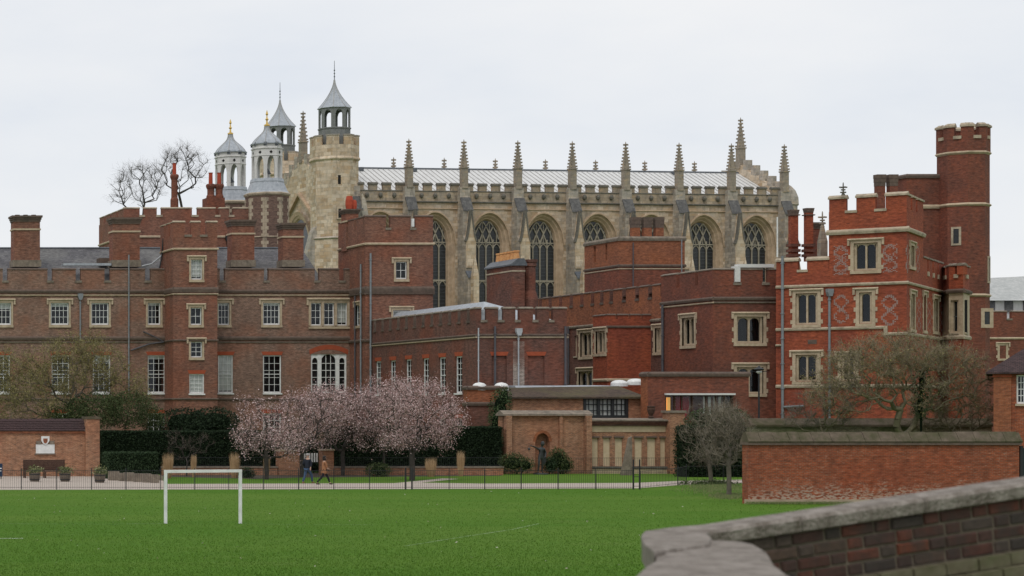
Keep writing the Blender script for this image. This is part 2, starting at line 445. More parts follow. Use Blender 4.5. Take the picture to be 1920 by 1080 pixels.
def emit_mat(name, c, s):
    m, t, b = new_mat(name)
    b.inputs['Base Color'].default_value = c4(c); b.inputs['Emission Color'].default_value = c4(c); b.inputs['Emission Strength'].default_value = s
    return m
M['lamp_glow'] = emit_mat('lit_window_glow', (1.0, 0.50, 0.11), 0.55)

# ------------------------------------------------------------------ facade frame
class Fac:
    """a vertical wall plane: local x along it, local y into the wall, local z up"""
    def __init__(s, p0, p1):
        s.o = Vector((p0[0], p0[1])); d = Vector((p1[0], p1[1])) - s.o
        s.L = d.length; s.d = d.normalized(); s.n = Vector((s.d.y, -s.d.x))
        s.M = T(Vector((s.o.x, s.o.y, 0))) @ RZ(math.atan2(s.d.y, s.d.x))
        s.holes = []
    def uv(s, x, y):
        r = Vector(((x - PPX) / FPX, 1.0))
        Z = s.o.dot(s.n) / r.dot(s.n)
        return (Vector((r.x * Z, Z)) - s.o).dot(s.d), HC - (y - HZ) * Z / FPX
    def u(s, x): return s.uv(x, HZ)[0]
    def v(s, x, y): return s.uv(x, y)[1]
    def at(s, u, v, y=0): return s.M @ T(Vector((u, y, v)))
    def wall(s, b, mat, v0, v1, u0=0.0, u1=None, name='wall', depth=0.3):
        u1 = s.L if u1 is None else u1
        hs = [(max(u0, a), min(u1, c), max(v0, d), min(v1, e_)) for a, c, d, e_ in s.holes if c > u0 and a < u1 and e_ > v0 and d < v1]
        us = sorted({u0, u1} | {h[0] for h in hs} | {h[1] for h in hs})
        vs = sorted({v0, v1} | {h[2] for h in hs} | {h[3] for h in hs})
        mb = MB()
        for i in range(len(us) - 1):
            for j in range(len(vs) - 1):
                cu, cv = (us[i]+us[i+1])/2, (vs[j]+vs[j+1])/2
                if any(h[0] < cu < h[1] and h[2] < cv < h[3] for h in hs): continue
                mb.add([(us[i],0,vs[j]),(us[i+1],0,vs[j]),(us[i+1],0,vs[j+1]),(us[i],0,vs[j+1])], [(0,1,2,3)])
        for a, c, d, e_ in hs:
            q = depth
            mb.add([(a,0,d),(a,q,d),(a,q,e_),(a,0,e_)], [(0,1,2,3)]); mb.add([(c,0,d),(c,q,d),(c,q,e_),(c,0,e_)], [(3,2,1,0)])
            mb.add([(a,0,e_),(a,q,e_),(c,q,e_),(c,0,e_)], [(0,1,2,3)]); mb.add([(a,0,d),(a,q,d),(c,q,d),(c,0,d)], [(3,2,1,0)])
        return mb.build(name, mat, b, s.M)
    def band(s, b, v, mat, u0=None, u1=None, h=0.22, out=0.12, name='string_course', slope=True, e0=0.0, e1=0.0):
        u0 = 0 if u0 is None else u0; u1 = s.L if u1 is None else u1
        poly = [(0.02, v - h/2), (-out*0.75, v - h/2), (-out, v - h*0.1), (-out, v + h*0.12), (0.02, v + h/2)]
        return MB().ext(poly, u0 - e0, u1 + e1, 'x').build(name, mat, b, s.M)

MER = {}
def merlon(b, f, u0, u1, v0, v1, mat, cmat, th=0.42, cop=0.16, over=0.05, name='merlon'):
    key = (round(u1-u0, 2), round(v1-v0, 2), mat.name, cmat.name, th, cop, over)
    if key not in MER:
        w = (u1 - u0) / 2; h = v1 - v0
        a = MB().box(-w, w, 0, th, 0, h - cop).mesh('merlon', mat)
        z = h - cop
        c = MB().ext([(-over, z), (-over, z + cop*0.45), (th/2, z + cop), (th + over, z + cop*0.45), (th + over, z)], -w - over*0.6, w + over*0.6, 'x').mesh('coping', cmat)
        MER[key] = (a, c)
    a, c = MER[key]
    m = inst(a, name, b, f.at((u0+u1)/2, v0))
    inst(c, 'coping', m, f.at((u0+u1)/2, v0))
    return m
def merlons_px(b, f, spans, v0, v1, mat, cmat, sill=None, **kw):
    us = [(f.u(a), f.u(c)) for a, c in spans]
    for a, c in us: merlon(b, f, a, c, v0, v1, mat, cmat, **kw)
    if sill:
        for (a, c), (a2, c2) in zip(us[:-1], us[1:]):
            if 0.1 < a2 - c < 1.6:
                MB().box(c - 0.06, a2 + 0.06, -0.07, kw.get('th', 0.42), v0 - 0.14, v0 + 0.05).build('embrasure_sill', sill, b, f.M)

WIN = {}
def window(b, f, x0, y0, x1, y1, cols=3, rows=3, style='sash', stone=True, lintel=False, blind=0.0, rec=0.12, bm=None, u=None):
    if u is None:
        u0, vt = f.uv(x0, y0); u1, vb = f.uv(x1, y1)
    else:
        u0, u1, vb, vt = u
    f.holes.append((u0, u1, vb, vt))
    w, h = (u1-u0)/2, vt-vb
    key = (round(w, 1), round(h, 1), cols, rows, style, stone, lintel, round(blind, 2), rec)
    B = f.at((u0+u1)/2, vb)
    pr = {}
    t_ = 0.075 if w < 0.55 else 0.1
    if style == 'sash':
        mb = MB()
        mb.box(-w, -w+t_, rec, rec+0.09, 0, h); mb.box(w-t_, w, rec, rec+0.09, 0, h)
        mb.box(-w+t_, w-t_, rec, rec+0.09, 0, t_*1.3); mb.box(-w+t_, w-t_, rec, rec+0.09, h-t_, h)
        if h > 2.2: mb.box(-w+t_, w-t_, rec+0.01, rec+0.08, h*0.5-0.03, h*0.5+0.03)
        pr['frame'] = (mb, M['white'])
        mb = MB(); iw = w - t_; ih = h - 2.3*t_
        for k in range(1, cols):
            x = -iw + 2*iw*k/cols; mb.box(x-0.017, x+0.017, rec+0.02, rec+0.06, t_*1.3, h-t_)
        for k in range(1, rows):
            z = t_*1.3 + ih*k/rows; mb.box(-iw, iw, rec+0.022, rec+0.058, z-0.017, z+0.017)
        pr['glazing_bars'] = (mb, M['white'])
    else:   # stone mullioned lights with arched heads
        n = cols; mb = MB(); jw = 0.16
        mb.box(-w, -w+jw, rec, rec+0.2, 0, h); mb.box(w-jw, w, rec, rec+0.2, 0, h)
        mb.box(-w+jw, w-jw, rec, rec+0.2, 0, 0.14); mb.box(-w+jw, w-jw, rec, rec+0.2, h-0.1, h)
        iw = 2*(w-jw)/n
        for k in range(n):
            cx = -w + jw + iw*(k+0.5); a = iw/2 - (0.055 if n > 1 else 0.0)
            if k: mb.box(cx-iw/2-0.06, cx-iw/2+0.06, rec+0.01, rec+0.19, 0.14, h-0.1)
            r = min(a*0.85, h*0.3); zs = h-0.1-r
            prev = None
            for q in range(9):
                th = math.pi*(1-q/8); p = (cx+a*math.cos(th), zs+r*math.sin(th)**0.8)
                if prev and p[0]-prev[0] > 1e-4:
                    mb.ext([prev, p, (p[0], h-0.09), (prev[0], h-0.09)], rec+0.03, rec+0.17, 'y')
                prev = p
        pr['frame'] = (mb, M['trim'])
        mb = MB()
        if rows > 1:
            for k in range(1, rows): mb.box(-w+jw, w-jw, rec+0.05, rec+0.09, h*k/rows-0.02, h*k/rows+0.02)
            pr['glazing_bars'] = (mb, M['lead_dark'])
    gy = rec + 0.045 if style == 'sash' else rec + 0.14
    pr['glass'] = (MB().add([(-w+0.03,gy,0.03),(w-0.03,gy,0.03),(w-0.03,gy,h-0.03),(-w+0.03,gy,h-0.03)], [(0,1,2,3)]), M['glass'])
    d0, d1 = 0.301, 1.1
    pr['room'] = (MB().add([(-w-.02,d0,-.02),(w+.02,d0,-.02),(w+.02,d0,h+.02),(-w-.02,d0,h+.02),(-w-.02,d1,-.02),(w+.02,d1,-.02),(w+.02,d1,h+.02),(-w-.02,d1,h+.02)],
                  [(4,5,6,7),(0,1,5,4),(1,2,6,5),(2,3,7,6),(3,0,4,7)]), M['interior'])
    if blind > 0:
        zb = h*(1-blind)+0.05; mb = MB(); n = 10
        for k in range(n):
            xa, xb = -w+0.05+(2*w-0.1)*k/n, -w+0.05+(2*w-0.1)*(k+1)/n
            ya = gy+0.08+0.03*math.sin(k*2.1); yb = gy+0.08+0.03*math.sin((k+1)*2.1)
            mb.add([(xa,ya,zb),(xb,yb,zb),(xb,yb,h-0.05),(xa,ya,h-0.05)], [(0,1,2,3)])
        pr['blind'] = (mb, bm or M['blind'])
    if stone:
        mb = MB(); s_ = 0.16; o = 0.05
        if style != 'sash': s_ = 0.22
        mb.box(-w-s_, -w, -o, 0.2, -0.02, h+0.02); mb.box(w, w+s_, -o, 0.2, -0.02, h+0.02)
        mb.box(-w-s_, w+s_, -o-0.005, 0.2, h+0.02, h+0.24); mb.box(-w-s_-0.02, w+s_+0.02, -o-0.06, 0.2, -0.24, -0.02)
        if style != 'sash':
            for q, zz in enumerate(np.arange(0.05, h, 0.42)):
                if q % 2 == 0 and zz + 0.3 < h:
                    mb.box(-w-s_-0.14, -w-s_, -o+0.012, 0.1, zz, zz+0.3); mb.box(w+s_, w+s_+0.14, -o+0.012, 0.1, zz, zz+0.3)
        pr['surround'] = (mb, M['trim'])
        mb = MB(); e_ = s_ + 0.2
        mb.ext([(0.0, h+0.24), (-0.15, h+0.24), (-0.17, h+0.3), (-0.1, h+0.37), (0.0, h+0.39)], -w-e_, w+e_, 'x')
        for sg in (-1, 1):
            xa, xb = sorted((sg*(w+e_), sg*(w+e_-0.15)))
            mb.box(xa, xb, -0.13, 0, h-0.14, h+0.24)
        pr['hood_mould'] = (mb, M['trim'])
    else:
        pr['sill'] = (MB().box(-w-0.06, w+0.06, -0.1, 0.12, -0.12, -0.002), M['trim_pale'] if not lintel else M['white'])
    if lintel:
        lh = 0.32
        pr['lintel'] = (MB().ext([(-w-0.02, h+0.004), (w+0.02, h+0.004), (w+0.16, h+lh), (-w-0.16, h+lh)], -0.012, 0.1, 'y'), M['rubbed'])
    if key not in WIN:
        WIN[key] = {k: mb.mesh(k if k != 'frame' else 'window', mt) for k, (mb, mt) in pr.items() if mb.v}
    ms = WIN[key]
    wo_ = inst(ms['frame'], 'window', b, B)
    for k, me in ms.items():
        if k != 'frame': inst(me, k, wo_, B)
    return wo_

def arch_pts(a, vs, rise, n=14, p=1.85, q=0.52):
    return [(-a + 2*a*k/n, vs + rise*max(0.0, 1-abs(-1+2*k/n)**p)**q) for k in range(n+1)]
def downpipe(b, pts, mat, r=0.06, hopper=None, name='downpipe'):
    mb = MB().path([Vector(p) for p in pts], r, 8)
    o = mb.build(name, mat, b)
    if hopper:
        h = Vector(hopper)
        MB().ext([(-.12, -.3), (.12, -.3), (.22, 0), (.22, .25), (-.22, .25), (-.22, 0)], -.2, .12, 'y').build('hopper', mat, o, T(h))
    return o
def pipe_px(b, f, x, y0, y1, mat, r=0.06, hop=False, off=0.12):
    u, v0 = f.uv(x, y0); v1 = f.v(x, y1)
    p = f.M @ Vector((u, -off, v0)); q = f.M @ Vector((u, -off, max(0, v1)))
    o = downpipe(b, [p, q], mat, r, p if hop else None)
    mb = MB(); z = p.z - 0.6
    while z > q.z + .3:
        MB().tube((p.x, p.y, z), (p.x, p.y, z+0.08), r*1.45, r*1.45, 8).build('collar', mat, o); z -= 1.9
    return o
def chimney(b, x0, x1, Z, dep, ytop, ybot, mat, cap=0.5, string=True, pots=0, name='chimney', potm=None, base=None, ov=0.2, sil=False):
    if sil: x0 = PPX + (x0-PPX)*(Z+dep)/Z      # x0 is the outline's left edge, side face included
    xa, xb = GX(x0, Z), GX(x1, Z); zt, zb = GZ(ytop, Z), GZ(ybot, Z)
    o = MB().box(xa, xb, Z, Z+dep, zb, zt-cap).build(name, mat, b)
    mb = MB(); q = 0.0
    for k in range(3):
        e_ = 0.06 + 0.06*k
        if k == 2: e_ = 0.2
        e_ = min(e_, ov*(k+1)/3)
        h = cap/3
        mb.box(xa-e_, xb+e_, Z-e_, Z+dep+e_, zt-cap+h*k, zt-cap+h*(k+1))
    mb.build('cap', M['cornice'], o)
    if string: MB().box(xa-.07, xb+.07, Z-.07, Z+dep+.07, zt-cap-.75, zt-cap-.6).build('string_course', M['trim'], o)
    if base: MB().box(xa-.1, xb+.1, Z-.1, Z+dep+.1, zb-.3, zb+base).build('base', M['coping'], o)
    for k in range(pots):
        px = xa + (xb-xa)*(k+.5)/pots
        MB().lathe([(.17, zt), (.13, zt+.1), (.12, zt+.75), (.16, zt+.8), (.15, zt+.9)], 10, px, Z+dep/2).build('chimney_pot', potm or M['terracotta'], o)
    return o

# ================================================================== SETTING: ground
def ground_mat():
    m, t, b = new_mat('turf')
    geo = nd(t, 'ShaderNodeNewGeometry'); P = geo.outputs['Position']
    f = noise_fac(t, P, 1.1, 0.3, 0.7, 8, 0.7)
    c = mixc(t, f, (0.080, 0.158, 0.018), (0.104, 0.180, 0.027))
    f = noise_fac(t, P, 0.07, 0.42, 0.60, 5, 0.6, (0.35, 1.4, 1))
    k = nd(t, 'ShaderNodeMath', operation='MULTIPLY'); k.inputs[1].default_value = 0.6; t.links.new(f, k.inputs[0])
    c = mixc(t, k.outputs[0], c, (0.052, 0.140, 0.010))
    f = noise_fac(t, P, 0.35, 0.56, 0.75, 6, 0.65, (0.5, 1.6, 1))
    k = nd(t, 'ShaderNodeMath', operation='MULTIPLY'); k.inputs[1].default_value = 0.55; t.links.new(f, k.inputs[0])
    c = mixc(t, k.outputs[0], c, (0.125, 0.175, 0.045))
    t.links.new(c, b.inputs['Base Color']); b.inputs['Roughness'].default_value = 0.95; b.inputs['Specular IOR Level'].default_value = 0.05
    bp = nd(t, 'ShaderNodeBump'); bp.inputs['Strength'].default_value = 0.6; bp.inputs['Distance'].default_value = 0.05
    n2 = nd(t, 'ShaderNodeTexNoise', Scale=9.0, Detail=6); t.links.new(P, n2.inputs['Vector'])
    t.links.new(n2.outputs['Fac'], bp.inputs['Height']); t.links.new(bp.outputs[0], b.inputs['Normal'])
    return m
M['turf'] = ground_mat()
M['path'] = rough_mat('pale_gravel', (0.40,0.335,0.28), (0.48,0.41,0.35), (0.30,0.25,0.205), s1=0.5, s2=6, damt=0.5)
M['soil'] = rough_mat('dark_soil', (0.05,0.038,0.028), (0.085,0.065,0.045), s2=5)
g = MB().add([(-1500,-200,0),(3000,-200,0),(3000,4000,0),(-1500,4000,0)], [(0,1,2,3)]).build('ground', M['turf'])
tag(g, 'flat green playing field turf', 'field', kind='structure')
def sheet(name, pts, z, mat, label, cat):
    mb = MB(); n = len(pts)
    mb.add([(p.x, p.y, z) for p in pts], [tuple(range(n))])
    return tag(mb.build(name, mat), label, cat, kind='structure')
sheet('path', [G(-200,919), G(300,918), G(760,917), G(1195,915.5), G(1290,908.5), G(1420,905.5), G(1420,899), G(1280,901.5), G(1190,905.5), G(900,906.8), G(790,905), G(860,898), G(830,897), G(740,906), G(310,907.5), G(300,892.5), G(-200,892.5)], 0.004, M['path'],
      'pale gravel path running along the far side of the field', 'path')
sheet('planting_bed', [G(300,894), G(480,898), G(560,895.5), G(940,892), G(940,886), G(300,886)], 0.006, M['soil'], 'dark soil bed in front of the low brick wall', 'bed')

# ================================================================== box buildings
def boxfacs(xl, xr, Zf, Zb):
    """front and left walls of a block whose front left edge stands at picture column xl"""
    XL, XR = GX(xl, Zf), GX(xr, Zf)
    return Fac((XL, Zf), (XR, Zf)), Fac((XL, Zb), (XL, Zf)), XL, XR
def shell(b, XL, XR, Zf, Zb, v0, v1, mat, name='wall'):
    """the two hidden walls and the flat roof behind the parapet"""
    mb = MB()
    mb.add([(XR,Zf,v0),(XR,Zb,v0),(XR,Zb,v1),(XR,Zf,v1)], [(0,1,2,3)]); mb.add([(XR,Zb,v0),(XL,Zb,v0),(XL,Zb,v1),(XR,Zb,v1)], [(0,1,2,3)])
    mb.build(name, mat, b)
    MB().add([(XL,Zf,v1-.25),(XR,Zf,v1-.25),(XR,Zb,v1-.25),(XL,Zb,v1-.25)], [(0,1,2,3)]).build('flat_roof', M['lead_dark'], b)

# ------------------------------------------------ A: long brown range on the left
ZA = 188.0
A = thing('brick_range', 'long brown brick range with white sash windows and slate roof on the left', 'building', (GX(300, ZA), ZA, 0))
fA = Fac((GX(-130, ZA), ZA), (GX(664, ZA), ZA))
for (a, c, cl) in ((-13,21,4),(95,129,4),(171,204,4),(277,301,3),(409,430,3),(493,525,4)):
    window(A, fA, a, 568, c, 609, cl, 3, blind=RNG.choice([0.15, 0.2, 0.3, 0]))
u0 = fA.u(583); u1 = fA.u(651); vb = fA.v(600, 610); vt = fA.v(600, 568); w3 = (u1-u0-0.5)/3
for k in range(3):
    window(A, fA, 0,0,0,0, 2, 3, stone=False, u=(u0+k*(w3+.25), u0+k*(w3+.25)+w3, vb, vt), blind=0.9 if k == 2 else 0)
mb = MB()
for k in range(2): mb.box(u0+(k+1)*w3+k*.25+.01, u0+(k+1)*w3+k*.25+.24, -.045, .2, vb-.02, vt+.02)
mb.box(u0-.2, u0-.001, -.05, .2, vb-.02, vt+.02); mb.box(u1+.001, u1+.2, -.05, .2, vb-.02, vt+.02)
mb.box(u0-.2, u1+.2, -.055, .2, vt+.02, vt+.28); mb.box(u0-.22, u1+.22, -.12, .2, vb-.3, vb-.13)
mb.ext([(0, vt+.28), (-.17, vt+.28), (-.19, vt+.36), (-.1, vt+.44), (0, vt+.46)], u0-.4, u1+.4, 'x')
for xx in (u0-.4, u1+.25): mb.box(xx, xx+.15, -.15, 0, vt-.2, vt+.28)
mb.build('surround', M['trim'], A, fA.M)
for (a, c, cl, bl) in ((-15,19,3,0),(97,130,3,0),(174,207,3,0.2),(277,310,3,0.12),(409,437,3,0.95),(493,528,3,0)):
    window(A, fA, a, 666, c, 737, cl, 5, stone=False, lintel=True, blind=bl)
# ground floor sashes, mostly behind planting
for (a, c) in ((97,130),(277,310),(493,528)):
    window(A, fA, a, 775, c, 815, 3, 3, stone=False, lintel=True)
# three-light arched window
u0, vt = fA.uv(583, 664); u1, vb = fA.uv(650, 737); fA.holes.append((u0, u1, vb, vt))
w = (u1-u0)/2; h = vt-vb; Bm = fA.at((u0+u1)/2, vb)
mb = MB(); l1, l2, l3, l4 = -w+.14, -w+.62, -w+.95, w-.95
mb.box(-w, -w+.14, .1, .24, 0, h); mb.box(w-.14, w, .1, .24, 0, h); mb.box(l2, l3, .06, .24, 0, h); mb.box(l4, w-.62, .06, .24, 0, h)
mb.box(-w, w, .1, .24, 0, .16)
def head(mb, xa, xb, zs, zt, top, y0, y1):
    cx, a = (xa+xb)/2, (xb-xa)/2; prev = None
    for q in range(11):
        th = math.pi*(1-q/10); p = (cx+a*math.cos(th), zs+(zt-zs)*math.sin(th))
        if prev and p[0]-prev[0] > 1e-5: mb.ext([prev, p, (p[0], top(p[0])), (prev[0], top(prev[0]))], y0, y1, 'y')
        prev = p
topf = lambda x: h + .38 - .38*(abs(x)/w)**2.0
head(mb, l1, l2, h-.65, h-.32, topf, .1, .24); head(mb, -w+.62+2*w-1.24, w-.14, h-.65, h-.32, topf, .1, .24); head(mb, l3, l4, h-.55, h-.02, topf, .1, .24)
for xa, xb in ((-w,l1),(l2,l3),(l4,w-.62),(w-.14,w)): mb.ext([(xa,h-.002),(xb,h-.002),(xb,topf(xb)),(xa,topf(xa))], .06, .24, 'y')
vw = mb.build('window', M['white'], A, Bm)
tag(vw, 'white three-light window with arched heads')
mb = MB()
for xa, xb, n in ((l1,l2,1),(l3,l4,3),(w-.62,w-.14,1)):
    for k in range(1, n): x = xa+(xb-xa)*k/n; mb.box(x-.025, x+.025, .15, .19, .16, h-.05)
    for k in range(1, 5): z = .16+(h-.6)*k/4.6; mb.box(xa, xb, .152, .188, z-.025, z+.025)
mb.build('glazing_bars', M['white'], vw, Bm)
MB().add([(-w,.17,0),(w,.17,0),(w,.17,h),(-w,.17,h)], [(0,1,2,3)]).build('glass', M['glass'], vw, Bm)
MB().box(-w-.02, w+.02, .301, 1.2, -.02, h+.02).build('room', M['interior'], vw, Bm)
mb = MB(); n = 12
for k in range(n):
    xa, xb = -w-.1+(2*w+.2)*k/n, -w-.1+(2*w+.2)*(k+1)/n
    za, zb_ = h+.41-.40*(abs(xa)/w)**2, h+.41-.40*(abs(xb)/w)**2
    mb.ext([(xa,za),(xb,zb_),(xb*1.03,zb_+.42),(xa*1.03,za+.42)], -.015, .12, 'y')
mb.build('lintel', M['rubbed'], vw, Bm)
MB().add([(-w,.02,h),(w,.02,h),(w,.02,h+.5),(-w,.02,h+.5)], [(0,1,2,3)]).build('spandrel', M['brick_brown'], vw, Bm)

vE, vP = GZ(527, ZA), GZ(502.5, ZA)
fA.wall(A, M['brick_brown'], 0, vE)
mb = MB(); xe = GX(664, ZA); xw = GX(-130, ZA)
mb.add([(xe,ZA,0),(xe,ZA+11,0),(xe,ZA+11,vE),(xe,ZA,vE)], [(0,1,2,3)]); mb.add([(xe,ZA+11,0),(xw,ZA+11,0),(xw,ZA+11,vE),(xe,ZA+11,vE)], [(0,1,2,3)])
mb.add([(xw,ZA+11,0),(xw,ZA,0),(xw,ZA,vE),(xw,ZA+11,vE)], [(0,1,2,3)])
mb.build('wall', M['brick_brown'], A)
merlons_px(A, fA, [(-130,-62),(-52,5),(15,89),(99,142),(152,196),(207,272),(283,318),(404,412),(422,495),(504,590),(599,636),(647,664)], vE, vP, M['brick_brown'], M['cornice'], sill=M['coping'], th=.45)
fA.band(A, GZ(546, ZA), M['cornice'], h=.32, out=.16); fA.band(A, GZ(553.5, ZA), M['trim'], h=.13, out=.12)
fA.band(A, GZ(634, ZA), M['cornice'], h=.36, out=.17); fA.band(A, GZ(641.5, ZA), M['coping'], h=.12, out=.09)
fA.band(A, GZ(748.5, ZA), M['cornice'], h=.2, out=.12)
# slate roof behind the parapet, hipped at its right end
zr, ze = GZ(466, ZA+6), vE - .2
mb = MB(); x0, x1, x2 = GX(-130, ZA), GX(566, ZA+6), GX(612, ZA)
mb.add([(x0,ZA+.5,ze),(x2,ZA+.5,ze),(x1,ZA+6,zr),(x0,ZA+6,zr)], [(0,1,2,3)])
mb.add([(x0,ZA+11,ze),(x2,ZA+11,ze),(x1,ZA+6,zr),(x0,ZA+6,zr)], [(3,2,1,0)])
mb.add([(x2,ZA+.5,ze),(x2,ZA+11,ze),(x1,ZA+6,zr)], [(0,1,2)])
mb.add([(x2,ZA+.5,ze),(xe,ZA+.5,ze),(xe,ZA+11,ze),(x2,ZA+11,ze)], [(0,1,2,3)])
rf = mb.build('roof', M['slate'], A)
MB().tube((x0,ZA+6,zr+.03), (x1,ZA+6,zr+.03), .1, .1, 8).build('ridge_tile', M['lead_dark'], rf)
for sgn, mt in ((0, M['lead']), (1, M['pipe_pale'])):
    MB().box(GX(118, ZA+.8), GX(208, ZA+.8), ZA+.6, ZA+1.5, GZ(497-sgn*3, ZA), GZ(492.5-sgn*3, ZA)).build('gutter_flashing', mt, rf) if not sgn else None
MB().box(GX(186, ZA+2.5), GX(206, ZA+2.5), ZA+2.5, ZA+3.6, GZ(492, ZA), GZ(480, ZA)).build('roof_hatch', M['cornice'], rf)
downpipe(rf, [W(266,499,ZA+.6), W(284,495,ZA+.6), W(300,482,ZA+.8), W(307,474,ZA+.8)], M['pipe_pale'], .07)
downpipe(rf, [W(299,504,ZA+.5), W(303,484,ZA+.5), W(306,447,ZA+.5)], M['iron'], .06)
for (a, c, yt) in ((26,75,404),(212,262,408),(435,477,412),(531,569,418)):
    chimney(A, a, c, ZA+.6, 1.5, yt, 494, M['brick_tower'], cap=.55, base=.3, pots=0)
    xa, xb = GX(a, ZA+.6), GX(c, ZA+.6)
    if a < 50:
        for k in range(3): MB().lathe([(.2,GZ(yt,ZA+.6)),(.22,GZ(yt,ZA+.6)+.12)], 8, xa+(xb-xa)*(k+.6)/3.2, ZA+1.3).build('flue_cap', M['cornice'], A)
pipe_px(A, fA, 241, 478, 745, M['pipe'], .065); pipe_px(A, fA, 150, 556, 640, M['pipe'], .07, True)
p_ = lambda x, y: fA.M @ Vector((fA.u(x), -.14, fA.v(x, y)))
downpipe(A, [p_(268,622), p_(290,632), p_(306,641)], M['pipe_dark'], .06); downpipe(A, [p_(245,657), p_(280,645), p_(308,641)], M['pipe_dark'], .07)
# square stair turret
ft, fl, XL, XR = boxfacs(325, 407.5, 185.0, 189.5)
tw = M['brick_tower']
for (a,b_,c,d,cl,rw,st,bl) in ((358,487,379,524,2,4,True,.9),(357,577,378,609,2,2,True,0),(357.5,641,379,670,2,3,True,0),(355,701,383,738,3,4,False,.95)):
    window(A, ft, a, b_, c, d, cl, rw, stone=st, blind=bl, lintel=not st)
vE2, vP2 = GZ(441, 185), GZ(413.5, 185)
ft.wall(A, tw, 0, vE2, name='turret_wall'); fl.wall(A, tw, 0, vE2, name='turret_wall'); shell(A, XL, XR, 185, 189.5, 0, vE2, tw, 'turret_wall')
merlons_px(A, ft, [(325,347),(358.5,376),(387.5,407.5)], vE2, vP2, tw, M['trim_pale'], sill=M['coping'], th=.4)
for a, c in ((0,1.3),(1.9,2.8),(3.4,4.1)): merlon(A, fl, a, c, vE2, vP2, tw, M['trim_pale'], th=.4)
for f_ in (ft, fl):
    f_.band(A, GZ(466.5, 185), M['trim'], h=.2, out=.12, e1=.1); f_.band(A, GZ(543, 185), M['cornice'], h=.5, out=.1, e1=.08); f_.band(A, GZ(551, 185), M['trim'], h=.13, out=.11, e1=.08)
    f_.band(A, GZ(638, 185), M['cornice'], h=.18, out=.12, e1=.08); f_.band(A, GZ(748, 185), M['cornice'], h=.18, out=.12, e1=.08)
pipe_px(A, fA, 312, 458, 775, M['pipe_dark'], .08)

# ------------------------------------------------ square tower at the end of the range
ZT = 184.0
TB = thing('brick_tower', 'square brown brick tower between the long range and the chapel windows', 'tower', (GX(740, ZT), ZT, 0))
ff, fl, XL, XR = boxfacs(685, 812, ZT, 191)
window(TB, ff, 742, 491, 763, 523, 2, 2); window(TB, ff, 737, 582, 768, 606, 3, 2, blind=.5)
window(TB, fl, 667, 573, 675, 610, 2, 3)
vE3, vP3 = GZ(428, ZT), GZ(403, ZT)
for f_ in (ff, fl):
    f_.wall(TB, M['brick_tower'], 0, vE3)
    f_.band(TB, GZ(457, ZT), M['trim'], h=.22, out=.13, e1=.12); f_.band(TB, GZ(542, ZT), M['cornice'], h=.55, out=.1, e1=.1); f_.band(TB, GZ(550, ZT), M['cornice'], h=.2, out=.14, e1=.1); f_.band(TB, GZ(638, ZT), M['cornice'], h=.3, out=.14, e1=.1)
shell(TB, XL, XR, ZT, 191, 0, vE3, M['brick_tower'])
merlons_px(TB, ff, [(685,724),(732,770),(779,812)], vE3, vP3, M['brick_tower'], M['cornice'], sill=M['coping'])
for a, c in ((0,1.7),(2.2,4.2),(4.7,6.5)): merlon(TB, fl, a, c, vE3, vP3, M['brick_tower'], M['cornice'])
o = MB().box(GX(770,ZT)+.05, GX(776,ZT), ZT-.1, ZT+.1, GZ(425,ZT), GZ(410,ZT)).build('vent_box', M['white'], TB)
pipe_px(TB, ff, 694, 475, 760, M['pipe'], .085); pipe_px(TB, fl, 679, 495, 760, M['pipe'], .075); pipe_px(TB, fl, 668, 555, 760, M['pipe_dark'], .07)
c_ = chimney(TB, 649, 672, 188.5, 1.3, 392, 470, M['brick_tower'], cap=.4, string=True)
for x, r, h in ((655,.34,1.1),(664,.24,.75)):
    p = W(x, 391, 189.1); MB().lathe([(r*.8,p.z-.05),(r,p.z+h*.3),(r*.95,p.z+h*.7),(r*.7,p.z+h)], 10, p.x, p.y).build('chimney_pot', M['red_pot'], c_)

# ------------------------------------------------ B: dark wing coming forward, six tall sashes on its side
XB = GX(697, ZT); ZBf = XB * FPX / (893 - PPX)
B_ = thing('brick_wing', 'dark brick wing with six narrow white sashes behind the pink blossom', 'building', (XB, ZBf, 0))
fb = Fac((XB, ZBf), (GX(1063, ZBf), ZBf)); fs = Fac((XB, 191.5), (XB, ZBf))
XBR = GX(1063, ZBf)
vEb, vPb = GZ(601, ZBf), GZ(575, ZBf)
for (a, c) in ((704,714.5),(731.5,742),(760.5,771.5),(792.5,804),(823,835.5),(853.5,866.5)):
    ua, ub = fs.u(a), fs.u(c)
    window(B_, fs, 0,0,0,0, 2, 6, stone=False, lintel=True, u=(ua, ub, 5.75, 8.6))
for (a, c) in ((823,835.5),(853.5,866.5)):
    window(B_, fs, 0,0,0,0, 2, 3, stone=False, lintel=True, u=(fs.u(a), fs.u(c), 2.2, 3.8))
fs.wall(B_, M['brick_dark'], 0, vEb)
